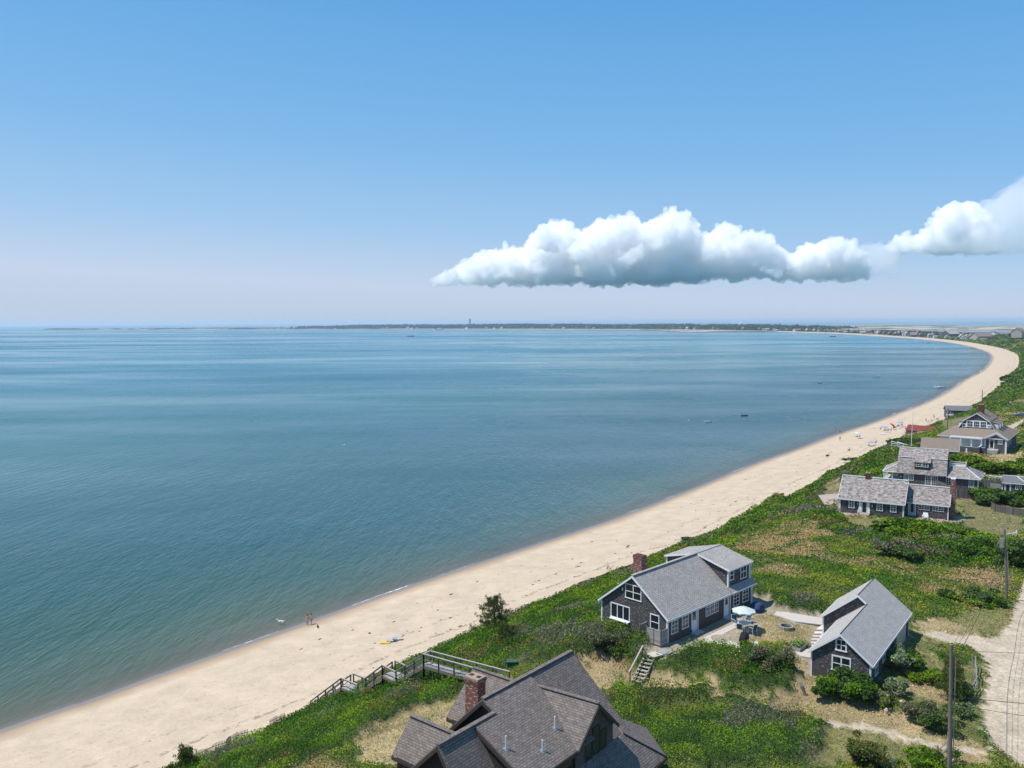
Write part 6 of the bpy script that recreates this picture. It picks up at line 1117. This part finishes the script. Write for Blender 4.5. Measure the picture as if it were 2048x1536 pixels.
# ------------------------------------------------------------------ beach gear
def beach_chair(mat, label, loc, rz, group=None, recl=.55):
    r = empty('beach_chair', loc, rz, label, 'chair', group); MB().slab([(-.28,-.28,.26),(.28,-.28,.26),(.28,.22,.2),(-.28,.22,.2)], .025).build('seat', M[mat], r); y1 = .22+recl; MB().hexa([(-.28,.22,.2),(.28,.22,.2),(.28,.245,.2),(-.28,.245,.2),(-.28,y1,.85),(.28,y1,.85),(.28,y1+.03,.86),(-.28,y1+.03,.86)]).build('backrest', M[mat], r); f = MB()
    for s in (-1, 1): f.tube((s*.3,-.3,0),(s*.3,.3,.42),.014,n=5).tube((s*.3,.35,0),(s*.3,-.25,.42),.014,n=5).tube((s*.3,-.25,.42),(s*.3,.38,.45),.018,n=5)
    f.build('frame', M['metalwhite'], r); return r
g_ = at(777, 1284, 1.75); beach_chair('striped', 'left one of two low beach chairs on the open sand, beside a yellow towel', (g_[0], g_[1], 1.7), toward(-1,-.2)); g_ = at(789, 1281, 1.75); beach_chair('striped', 'right one of two low beach chairs on the open sand', (g_[0], g_[1], 1.75), toward(-1,-.2))
g_ = at(771, 1285, 1.8); m = MB(); m.slab([(-.7,-.35,.04),(.6,-.45,.05),(.7,.3,.06),(-.5,.4,.05)], .03); tag(m.build('yellow_towel', M['yellow'], None, g_), 'yellow towel spread at the foot of the left beach chair', 'towel')
for x, y, mt, lb in ((921,1291,'bluecloth','bright blue towel draped on the slatted fence'),(932,1289,'lightblue','pale blue towel beside the bright blue one'),(912,1297,'lightblue','folded pale blue canvas at the left end of the towel row'),(893,1304,'bluecloth','small blue bundle on the sand behind the walkway rail'),(960,1277,'navy','dark blue bundle at the foot of the pitch pine')):
    g_ = at(x, y, 3.1); rr = np.random.default_rng(x); k = .55 if mt != 'navy' else .4; m = MB(); R_ = [[(q*k*math.cos(a)*rr.uniform(.7,1.2)*1.5, q*k*math.sin(a)*rr.uniform(.7,1.2), z) for a in np.linspace(0, 2*PI, 9, endpoint=False)] for z, q in ((-.5,1),(.12,1.05),(.28,.9),(.38,.55))]; m.rings(R_); tag(m.build('towel', M[mt], None, (g_[0], g_[1], ground(*g_[:2])+.2)), lb, 'towel')
def kayak(loc, rz, mat, label, L=3.2, tilt=0.):
    r = empty('kayak', loc, 0, label, 'kayak'); r.rotation_euler = (tilt, 0, rz); R_ = []
    for u in np.linspace(-1, 1, 13): w = .36*(1-abs(u)**2.4)+.02; R_.append([(u*L/2, w*math.cos(a), .2+.14*u*u+(.17 if math.sin(a) < 0 else .08)*math.sin(a)*(1-abs(u)**3+.1)) for a in np.linspace(0, 2*PI, 12, endpoint=False)])
    MB().rings(R_).build('hull', M[mat], r); MB().tube((-.3,0,.27),(.5,0,.29),.17,n=10).build('cockpit', M['black'], r); return r
e_ = np.array([math.cos(math.radians(134)), math.sin(math.radians(134))]); 
g_ = at(688, 1403, 3.2); kayak((g_[0], g_[1], ground(*g_[:2])+.25), math.radians(60), 'kayak', 'green kayak stored under the lower stair landing', 3.4, .5); g_ = at(682, 1409, 3.0); kayak((g_[0], g_[1], ground(*g_[:2])+.1), math.radians(66), 'kayak_y', 'yellow kayak beside the green one under the stair', 3.0, .3)
g_ = at(556, 1450, 2.6); kayak((g_[0], g_[1], 2.35), math.radians(25), 'coral', 'coral red kayak lying at the toe of the bluff, bottom left', 3.0, .6)
for i, (x, y, z, R, h, mt, tl, lb) in enumerate(((1715,874,1.8,1.15,2.1,'lightblue',(.1,0),'pale green and white beach umbrella, nearest the water'),(1739,892,2.,1.35,2.1,'striped',(.1,0),'grey blue beach umbrella with a person lying beside it'),(1767,861,1.7,1.4,2.0,'sunblue',(.15,.1),'blue and white beach umbrella left of the red one'),(1778,858,1.8,1.5,2.6,'red',(.2,.75),'red beach umbrella tilted on its side'),(1799,852,2.,1.3,2.2,'sunblue',(.1,0),'blue topped beach umbrella, rightmost of the row'))):
    g_ = at(x, y, z); umbrella('beach_umbrella', R, h, mt, lb, 'umbrella', (g_[0], g_[1], z*.9), tl)
for x, y, lb in ((1786,857,'teal beach chair right of the red umbrella'),(1793,854,'dark beach chair left of the blue topped umbrella'),(1750,886,'low chair behind the grey blue umbrella'),(1873,840,'beach chair below the grey beach cottage steps')): g_ = at(x, y, 2.); beach_chair('teal', lb, (g_[0], g_[1], 1.9), toward(-1,-.5))
for x, y, lb in ((1774,863,'white towel in front of the red umbrella group'),(1800,856,'white blanket in front of the blue topped umbrella'),(1747,850,'pale towel alone near the water edge'),(1759,893,'white towel right of the grey blue umbrella'),(1765,868,'small white towel on the open sand'),(1880,834,'white cloth near the beach cottage steps')): g_ = at(x, y, 1.9); m = MB(); m.slab([(-1.1,-.4,0),(1.0,-.5,.02),(1.1,.4,.02),(-1,.5,0)], .04); tag(m.build('beach_towel', M['white'], None, (g_[0], g_[1], 1.95 if y > 851 else 1.2)), lb, 'towel')
g_ = at(1654, 912, 1.9); m = MB(); m.rings([[(q*math.cos(a), q*math.sin(a), z) for a in np.linspace(0, 2*PI, 10, endpoint=False)] for z, q in ((0,.35),(.35,.4),(.55,.2))]); tag(m.build('beach_bag', M['black'], None, (g_[0], g_[1], 1.8)), 'dark bag beside the nearest reclining sunbather', 'bag')
m = MB(); rr = np.random.default_rng(5)
def weedclumps():
    V = []; F = []
    for k in range(620):
        s = rr.uniform(430, 1250); band = rr.choice([9.5, 13.6, 18.2, 18.8, 22.6, 24.5]); v = band+rr.normal(0, .7); c = coast(s)+cnorm(s)*v; z = ground(*c) if (c[0] > GX0+2 and c[0] < GX1-2 and c[1] < GY1-2) else 2.3*(v/26)**.85
        n = 7; r0 = rr.uniform(.06,.26); i = len(V); t = cnorm(s); tt = np.array([-t[1], t[0]]); st_ = rr.uniform(1, 2.6)
        for q in range(n): a = 2*PI*q/n; w = r0*rr.uniform(.5,1.2); p = c+tt*w*math.cos(a)*st_+t*w*math.sin(a); V.append((p[0], p[1], z+.015))
        V.append((*c, z+.09)); F += [(i+q, i+(q+1) % n, i+n, i+n) for q in range(n)]
    F = [f[:3] for f in F]; o = npmesh('seaweed', V, np.array(F), M['weed']); tag(o, 'scattered dried seaweed clumps along the drift lines of the beach', 'seaweed', kind='stuff')
weedclumps()
# ------------------------------------------------------------------ boats and buoys
def boat(loc, rz, L, kind_, label, hull='hull'):
    r = empty('motor_boat' if kind_ != 'row' else 'rowing_boat', loc, rz, label, 'boat'); R_ = []; B = L*.19
    for u in np.linspace(-1, 1, 11):
        w = B*(1 if u < .1 else max(.03, 1-((u-.1)/.9)**2.2)); sh = L*.10+.10*L*.5*max(0, u)**2; x = u*L/2; R_.append([(x, w*.55, -L*.02), (x, w*.9, L*.03), (x, w, sh), (x, w*.86, sh+.01), (x, w*.8, sh*.55), (x, -w*.8, sh*.55), (x, -w*.86, sh+.01), (x, -w, sh), (x, -w*.9, L*.03), (x, -w*.55, -L*.02)])
    MB().rings(R_).build('hull', M[hull], r)
    if kind_ == 'motor':
        m = MB(); m.hexa([(-.1*L,-B*.55,L*.06),(.2*L,-B*.5,L*.06),(.2*L,B*.5,L*.06),(-.1*L,B*.55,L*.06),(-.02*L,-B*.45,L*.17),(.08*L,-B*.4,L*.17),(.08*L,B*.4,L*.17),(-.02*L,B*.45,L*.17)]); m.build('console', M['hull'], r); MB().box(.03*L,-B*.42,L*.171,.1*L,B*.42,L*.2).build('windscreen', M['glass'], r); MB().slab([(-.18*L,-B*.6,L*.29),(.08*L,-B*.6,L*.29),(.08*L,B*.6,L*.29),(-.18*L,B*.6,L*.29)], .06).build('canopy', M['navy'], r)
        for x in (-.17, .07): MB().tube((x*L,-B*.55,L*.08),(x*L,-B*.55,L*.28),.03,n=5).tube((x*L,B*.55,L*.08),(x*L,B*.55,L*.28),.03,n=5).build('canopy_post', M['metalwhite'], r)
        MB().box(-.56*L,-.2,.0,-.5*L,.2,L*.17).build('outboard_motor', M['black'], r)
    else: 
        for x in (-.25, .1): MB().box(x*L-.15,-B*.85,L*.07,x*L+.15,B*.85,L*.085).build('bench', M['railtop'], r)
        MB().box(-.55*L,-.15,.0,-.5*L,.15,L*.16).build('outboard_motor', M['black'], r)
boat(at(1879,775.5,.05), math.radians(172), 6.8, 'motor', 'white motor boat with dark canopy anchored close to the curving beach')
boat(at(1753.5,753.5,.05), math.radians(4), 5.0, 'row', 'white open boat moored far out, left of the motor boat'); boat(at(1416,843.5,.05), math.radians(180), 3.0, 'row', 'small white skiff with a motor, nearest moored boat'); boat(at(1489,831.5,.05), math.radians(2), 3.0, 'row', 'small dark hulled boat moored right of the white skiff', 'darkhull')
boat(at(1640,766.5,.05), .1, 3.5, 'row', 'low tan boat barely seen in the middle of the bay', 'railtop'); boat(at(1855,686,.05), 0, 14, 'motor', 'far white boat near the inner curve of the bay'); boat(at(1666,673.6,.05), 0, 16, 'row', 'tiny dark boat near the far shore houses', 'darkhull'); boat(at(822,673,.05), 0, 22, 'row', 'tiny dark boat out on the open bay', 'darkhull')
for x, y, s, mt, lb in ((1377.5,841,.3,'white','round white mooring buoy left of the nearest skiff'),(1467,830.5,.28,'greenbox','small dark mooring buoy between the two small boats'),(689,890,.28,'white','lone white buoy in the open water at centre left'),(1668,745,.35,'railtop','thin pale buoy beyond the moored boats')):
    m = MB(); R_ = [[(s*q*math.cos(a), s*q*math.sin(a), s*z) for a in np.linspace(0, 2*PI, 12, endpoint=False)] for z, q in ((-.6,.5),(-.2,.9),(.2,1),(.6,.85),(.9,.5),(1.0,.2),(1.35,.15))]; m.rings(R_); tag(m.build('mooring_buoy', M[mt], None, at(x, y, 0)), lb, 'buoy')
def ferry(loc, L, label):
    r = empty('ferry', loc, 0, label, 'ferry'); R_ = []
    for u in np.linspace(-1, 1, 9): w = L*.12*(1-max(0, -u)**3*.9); R_.append([(u*L/2, s*w, z) for s, z in ((1,-1),(1,5),(-1,5),(-1,-1))])
    MB().rings(R_).build('hull', M['hull'], r); MB().box(-L*.3,-L*.1,5,L*.45,L*.1,9).build('cabin', M['hull'], r); MB().box(-L*.31,-L*.101,6,L*.451,L*.101,7.6).build('window_band', M['glass'], r); MB().box(-L*.1,-L*.07,9,L*.3,L*.07,13).build('bridge', M['hull'], r); MB().tube((L*.1,0,13),(L*.1,0,19),.5,n=6).build('mast', M['metalwhite'], r)
ferry(at(876,660.5,0), 62, 'large white ferry crossing in front of the far shore below the tower')
# ------------------------------------------------------------------ far shore: houses, woods, dunes, lake, towers
def far_house(k, loc, rz, L, Wd, hh, wall, roof, label, group):
    r = empty('shore_house', loc, rz, label, 'house', group); sec = [(-Wd/2,-1.5),(-Wd/2,hh),(0,hh+Wd*.38),(Wd/2,hh),(Wd/2,-1.5)]
    MB().prism(sec, -L/2, L/2).build('wall', M[wall], r); m = MB(); e = .4; m.slab([(-L/2-e,-Wd/2-e,hh-.2),(L/2+e,-Wd/2-e,hh-.2),(L/2+e,0,hh+Wd*.4),(-L/2-e,0,hh+Wd*.4)], .3).slab([(-L/2-e,Wd/2+e,hh-.2),(L/2+e,Wd/2+e,hh-.2),(L/2+e,0,hh+Wd*.4+.01),(-L/2-e,0,hh+Wd*.4+.01)], .3); m.build('roof', M[roof], r); return r
protos = []; WL = ['curtain', 'blueside', 'railtop', 'white', 'blueside', 'greyside']; RF = ['greyroof', 'brownroof', 'paleroof', 'woodroof', 'greyroof', 'brownroof']
GRP = 'houses along the far shore'; rr = np.random.default_rng(17); s_list = []
s = 2150.
while s < 8300 and len(s_list) < 190: s_list.append(s); s += rr.uniform(14, 38)*(1 if s < 4200 else 2.4)
for i, s in enumerate(s_list):
    c = coast(s); nn_ = cnorm(s, 60); v = rr.uniform(28, 70) if rr.random() < .7 else rr.uniform(70, 190); p = c+nn_*v; z = float(hgt(np.array([p[0]]), np.array([p[1]]), np.array([v]), np.array([s]))[0]); k = rr.integers(0, 6); rz = math.atan2(nn_[1], nn_[0])+PI/2+(PI/2 if rr.random() < .25 else 0)
    L = rr.uniform(9, 16)*(1 if s < 4200 else 1.15); loc = (p[0], p[1], z-.2)
    if len(protos) < 6: o = far_house(i, loc, rz, 12., 8., 4.5, WL[i % 6], RF[i % 6], 'small gabled cottage in the long row along the far shore', GRP); protos.append(o)
    else: o = copy_tree(protos[k], None, loc, rz)
    f = L/12; o.scale = (f, f, rr.uniform(.9, 1.3)*f)
rt = [('pale apartment-like beach house with long flat front near the end of the dark bluff', 1975, 664.5+14, 1.9, 'white', 'brownroof')]
for lb, x, y, f, w_, r_ in (('large pinkish grey house cluster nearest the end of the bluff, right of the row', 1962, 682, 2.3, 'railtop', 'brownroof'), ('long grey building at the near end of the far shore row', 1900, 676, 2.4, 'blueside', 'paleroof'), ('broad pale house on the skyline at the right edge', 2038, 671, 2.0, 'railtop', 'brownroof'), ('white house half hidden in trees near the right edge', 1988, 673, 1.8, 'white', 'greyroof')):
    g_ = at(x, y, 3.5 if x < 2000 else 14); o = far_house(0, (g_[0], g_[1], g_[2]-1), rr.uniform(0, 1), 13, 9, 5, w_, r_, lb, None); o.scale = (f, f, f*.9)
def woods():
    P = []; S_ = []; Cc = []
    def add(x, y, z, sz, col): P.append(np.stack([x, y, z], 1)); S_.append(sz); Cc.append(col)
    for s0, s1, n, v0, v1, h0 in ((2150, 4200, 12000, 40, 260, 6), (4200, 8100, 38000, 40, 520, 15), (8000, 12000, 6000, 20, 160, 4)):
        s = rng.uniform(s0, s1, n); v = rng.uniform(v0, v1, n); c = coast(s); N = cnorm(s, np.full(n, 60.)); x = c[:, 0]+N[:, 0]*v; y = c[:, 1]+N[:, 1]*v; z = hgt(x, y, v, s); f = fbm(x, y, 120, 23, 3); ok = f > (.46 if s0 < 4000 else .30 if s0 < 8000 else .40)
        z = z+h0*(.4+.8*fbm(x, y, 40, 27, 2))*rng.random(n); add(x[ok], y[ok], z[ok], (h0*.9+D_(x, y)*.0006)[ok]*(.6+.7*rng.random(ok.sum())), np.array((.035,.055,.022))*np.exp(rng.normal(0,.35,ok.sum()))[:, None])
    tag(leafmesh('far_woods', np.vstack(P), np.concatenate(S_), np.vstack(Cc), up=.2), 'dark far-off woods along the low horizon of the opposite shore', 'woods', kind='stuff')
def D_(x, y): return np.hypot(x, y)
woods()
def dunes():
    xs = np.linspace(700, 4200, 240); ys = np.linspace(3350, 5600, 110); X, Y = np.meshgrid(xs, ys); px = X/Y; edge = sstep(.30, .37, px)*sstep(0, 300, Y-(3450-300*(px-.45)))*(1-sstep(5000, 5500, Y)); r_ = fbm(X, Y, 380, 37, 4); rg = 1-abs(2*fbm(X, Y, 700, 38, 3)-1); pk = np.exp(-((px-.455)/.04)**2)*5
    Z = 1.5+edge*(2+9*rg*(.5+.8*r_)+pk); u = fbm(X, Y, 110, 39, 4); st_ = (u > .47) & (Y < 4900); col = np.where(st_.ravel()[:, None], np.array((.44,.385,.31)), np.array((.06,.085,.04)))
    n0, n1 = X.shape; I = np.arange(n0*n1).reshape(n0, n1); F = np.stack([I[:-1, :-1], I[:-1, 1:], I[1:, 1:], I[1:, :-1]], -1).reshape(-1, 4); tag(npmesh('dunes', np.stack([X.ravel(), Y.ravel(), Z.ravel()], 1), F, attrmat('dune sand and scrub', rough=.9), attrs={'col': col}, smooth=True), kind='structure')
    P = []; a = np.linspace(0, 2*PI, 40, endpoint=False); ctr = np.array([1585, 2960]); P = [(ctr[0]+270*math.cos(t)*(1+.1*math.sin(3*t)), ctr[1]+260*math.sin(t)*(1+.1*math.cos(2*t)), 4.2) for t in a]
    m, nt, b = newmat('lake water'); b.inputs['Base Color'].default_value = (.05,.11,.17,1); b.inputs['Roughness'].default_value = .15; bump(nt, b, noise(nt, .4, 3, .6, tc(nt)), .3, .3); k = MB(); k.face(P); tag(k.build('lake', m), kind='structure')
dunes()
def tower(px, py, D, h, label):
    p = atd(px, py, D); r = empty('monument_tower', (p[0], p[1], p[2]), 0, label, 'tower'); w = h*.085; MB().box(-w*1.1,-w*1.1,-10,w*1.1,w*1.1,h*.12).build('base', M['granite'], r); MB().box(-w*.8,-w*.8,h*.12,w*.8,w*.8,h*.82).build('shaft', M['granite'], r); MB().box(-w*1.15,-w*1.15,h*.82,w*1.15,w*1.15,h*.88).build('gallery', M['granite'], r); MB().box(-w*.7,-w*.7,h*.88,w*.7,w*.7,h).build('belfry', M['granite'], r)
tower(940, 653.5, 5900, 57, 'tall slender stone tower standing on the far shore skyline')
def wtank(px, py, D, h, w, label, name='water_tower'):
    p = atd(px, py, D); r = empty(name, (p[0], p[1], p[2]), 0, label, 'water tower'); MB().tube((0,0,h*.55),(0,0,h),w,n=16).build('tank', M['white'], r); MB().tube((0,0,h),(0,0,h*1.12),w,w*.2,16).build('dome', M['white'], r); MB().tube((0,0,-12),(0,0,h*.55),w*.8,w*.8,12).build('shaft', M['concrete'], r)
wtank(934, 653, 5850, 10, 9, 'pale water tank low on the skyline beside the stone tower'); wtank(1482, 653, 4500, 20, 9, 'white topped water tower on the wooded skyline right of centre')
# ------------------------------------------------------------------ clouds
def keep_big(me):
    bm = bmesh.new(); bm.from_mesh(me); seen = set(); isl = []
    for v in bm.verts:
        if v.index in seen: continue
        st = [v]; seen.add(v.index); g = []
        while st:
            w = st.pop(); g.append(w)
            for e in w.link_edges:
                u = e.other_vert(w)
                if u.index not in seen: seen.add(u.index); st.append(u)
        isl.append(g)
    big = max(len(g) for g in isl); kill = [v for g in isl if len(g) < big*.03 for v in g]; bmesh.ops.delete(bm, geom=kill, context='VERTS'); bm.to_mesh(me); bm.free()
def clouds():
    m, nt, b = newmat('cumulus cloud'); nt.nodes.remove(b); vs = nt.nodes.new('ShaderNodeVolumeScatter'); vs.inputs['Color'].default_value = (1, 1, 1, 1); vs.inputs['Density'].default_value = .014; vs.inputs['Anisotropy'].default_value = .15; nt.links.new(vs.outputs[0], nt.nodes['Material Output'].inputs['Volume'])
    m2 = m.copy(); m2.name = 'thin cloud'; m2.node_tree.nodes['Volume Scatter'].inputs['Density'].default_value = .0013; m2.node_tree.nodes['Volume Scatter'].inputs['Color'].default_value = (.93, .93, .97, 1)
    YC_ = 12000.; m5 = m.copy(); m5.name = 'cloud veil'; m5.node_tree.nodes['Volume Scatter'].inputs['Density'].default_value = .0015
    m.node_tree.nodes['Volume Scatter'].inputs['Density'].default_value = .010; m.node_tree.nodes['Volume Scatter'].inputs['Anisotropy'].default_value = 0.
    tex = bpy.data.textures.new('puffs', 'CLOUDS'); tex.noise_scale = 130; tex.noise_depth = 3; tex2 = bpy.data.textures.new('wisps', 'CLOUDS'); tex2.noise_scale = 65; tex2.noise_depth = 5
    def cloud(name, label, top, base, depth, mat, n, seed, rs=1., vox=21, disp=280):
        """top: outline [(px, py)] of the cloud's crest, base: py of its flat foot"""
        rr = np.random.default_rng(seed); V = []; F = []; tx = np.array([t[0] for t in top], float); ty = np.array([t[1] for t in top], float); bm = bmesh.new()
        for k in range(n):
            x = rr.uniform(tx[0], tx[-1]); crest = np.interp(x, tx, ty); hpx = max(base-crest, 6); r_ = min(rr.uniform(.13, .36)*hpx, 26)*rs; r_ = max(r_, 5); lo = crest+r_; hi = base-r_*.35
            py = lo+(hi-lo)*rr.random()**1.3 if hi > lo else (crest+base)/2; dd = rr.normal(0, depth); p = atd(x, py, YC_+dd); R_ = r_/FPX*YC_
            bmesh.ops.create_icosphere(bm, subdivisions=2, radius=R_, matrix=Matrix.Translation(p)@Matrix.Diagonal((1.1, 1, .92, 1)))
        for k in range(int(n*.8)):
            x = rr.uniform(tx[0], tx[-1]); crest = np.interp(x, tx, ty); r_ = rr.uniform(4, 9.5)*rs; py = crest+r_*rr.uniform(.3, 2.4); p = atd(x, min(py, base-3), YC_+rr.normal(0, depth*.5)); bmesh.ops.create_icosphere(bm, subdivisions=2, radius=r_/FPX*YC_, matrix=Matrix.Translation(p))
        for v in bm.verts:
            zb = atd(1200, base, YC_)[2]
            if v.co.z < zb: v.co.z = zb-(zb-v.co.z)*.25
        me = bpy.data.meshes.new(name); bm.to_mesh(me); bm.free(); o = bpy.data.objects.new(name, me); COL.objects.link(o); rm = o.modifiers.new('r', 'REMESH'); rm.mode = 'VOXEL'; rm.voxel_size = vox; d = o.modifiers.new('d', 'DISPLACE'); d.texture = tex; d.strength = disp; d.texture_coords = 'GLOBAL'; d.mid_level = .55; d2 = o.modifiers.new('d2', 'DISPLACE'); d2.texture = tex2; d2.strength = 130; d2.mid_level = .5; rm2 = o.modifiers.new('r2', 'REMESH'); rm2.mode = 'VOXEL'; rm2.voxel_size = vox; rm2.use_smooth_shade = True; d2.texture_coords = 'GLOBAL'
        dg = bpy.context.evaluated_depsgraph_get(); m3 = bpy.data.meshes.new_from_object(o.evaluated_get(dg)); bpy.data.objects.remove(o); keep_big(m3); m3.materials.clear(); m3.materials.append(mat); o = bpy.data.objects.new(name, m3); COL.objects.link(o); tag(o, label, 'cloud'); return o
    cloud('cumulus_cloud', 'largest white cumulus cloud with a tall right shoulder above the centre of the bay', [(868,560),(900,540),(960,510),(1010,490),(1050,500),(1090,450),(1130,442),(1160,470),(1200,440),(1260,432),(1300,450),(1320,428),(1350,416),(1372,428),(1377,470),(1380,520),(1392,545)], 566, 190, m, 620, 2)
    cloud('cumulus_cloud', 'second white cumulus cloud with ragged turrets right of the largest one', [(1372,540),(1392,500),(1412,470),(1440,442),(1465,452),(1480,478),(1500,460),(1540,470),(1568,505),(1590,505),(1610,488),(1650,484),(1680,468),(1705,480),(1720,510),(1735,540)], 560, 170, m, 330, 5, .9)
    cloud('cumulus_cloud', 'puffy white cloud near the right edge', [(1775,490),(1800,470),(1830,475),(1870,440),(1900,405),(1935,402),(1965,420),(1990,470)], 508, 160, m, 200, 8, .9)
    cloud('grey_cloud_bank', 'lilac grey cloud bank cut by the right edge', [(1850,490),(1930,460),(1970,400),(2010,375),(2060,340),(2150,330),(2260,380)], 515, 500, m2, 150, 11, 1.2, 55)
    cloud('grey_cloud_veil', 'thin grey veil trailing under the second cumulus', [(1340,540),(1500,520),(1620,500),(1700,490),(1760,480),(1800,500)], 560, 300, m5, 150, 14, .9, 45)
clouds()
# ================================================================== camera, sun, sky, air
cam = bpy.data.cameras.new('camera'); co = bpy.data.objects.new('camera', cam); COL.objects.link(co); SC.camera = co
cam.sensor_width = 36; cam.lens = FPX/2048*36; cam.clip_start = .5; cam.clip_end = 2e5
m4 = Matrix([[cR[i], cU[i], -cF[i], (0, 0, CH)[i]] for i in range(3)]+[[0, 0, 0, 1]]); co.matrix_world = m4
SUN_E = math.radians(62); SUN_AZ = math.radians(268)   # azimuth clockwise from +Y
sd = np.array([math.sin(SUN_AZ)*math.cos(SUN_E), math.cos(SUN_AZ)*math.cos(SUN_E), math.sin(SUN_E)])
sl = bpy.data.lights.new('sun', 'SUN'); sl.energy = SUN_S; sl.angle = math.radians(.55); sl.color = (1, .955, .89); so_ = bpy.data.objects.new('sun', sl); COL.objects.link(so_)
so_.rotation_euler = Vector(sd).to_track_quat('Z', 'Y').to_euler(); so_.location = (-60, 20, 120)
W = bpy.data.worlds.new('World'); SC.world = W; W.use_nodes = True; nt = W.node_tree; bg = nt.nodes['Background']
sky = nt.nodes.new('ShaderNodeTexSky'); sky.sky_type = 'NISHITA'; sky.sun_disc = False; sky.sun_elevation = SUN_E; sky.sun_rotation = SUN_AZ; sky.altitude = 0; sky.air_density = SKY_AIR; sky.dust_density = SKY_DUST; sky.ozone_density = SKY_OZ
tcw = nt.nodes.new('ShaderNodeTexCoord'); spw = nt.nodes.new('ShaderNodeSeparateXYZ'); nt.links.new(tcw.outputs['Generated'], spw.inputs[0])
zz_ = math_(nt, 'ADD', spw.outputs[2], math_(nt, 'MULTIPLY', spw.outputs[0], .05))
rw = nt.nodes.new('ShaderNodeValToRGB'); nt.links.new(zz_, rw.inputs[0]); e = rw.color_ramp.elements; st = [(0., (.48,.60,.79)), (.035, (.53,.635,.83)), (.10, (.35,.565,.84)), (.2, (.20,.475,.82)), (.36, (.105,.37,.76)), (1., (.05,.19,.50))]
while len(e) < len(st): e.new(.5)
for i, (p, c) in enumerate(st): e[i].position = p; e[i].color = (*[q*SKY_K for q in c], 1)
nsc = mix(nt, 1., sky.outputs[0], (SKY_S,)*3, 'MULTIPLY'); nt.links.new(mix(nt, .85, nsc, rw.outputs[0]), bg.inputs[0]); bg.inputs[1].default_value = 1.
SC.view_settings.view_transform = 'Standard'; SC.view_settings.look = 'None'; SC.view_settings.gamma = 1; SC.view_settings.use_curve_mapping = False; SC.view_settings.exposure = EXPO
SC.cycles.use_denoising = True; SC.cycles.max_bounces = 26; SC.cycles.transparent_max_bounces = 12; SC.cycles.volume_bounces = 24; SC.cycles.diffuse_bounces = 3; SC.cycles.sample_clamp_indirect = 10
hz, nt, b = newmat('sea haze'); nt.nodes.remove(b); vp = nt.nodes.new('ShaderNodeVolumePrincipled'); vp.inputs['Color'].default_value = (.78, .87, 1, 1); vp.inputs['Density'].default_value = HAZE_D; vp.inputs['Anisotropy'].default_value = .2
nt.links.new(vp.outputs[0], nt.nodes['Material Output'].inputs['Volume'])
hb = MB(); hb.box(-9e4, -2e3, -6, 9e4, 9.2e4, 75); ho = hb.build('haze', hz); tag(ho, kind='stuff', label='thin pale sea haze over the water and far shore', cat='haze')
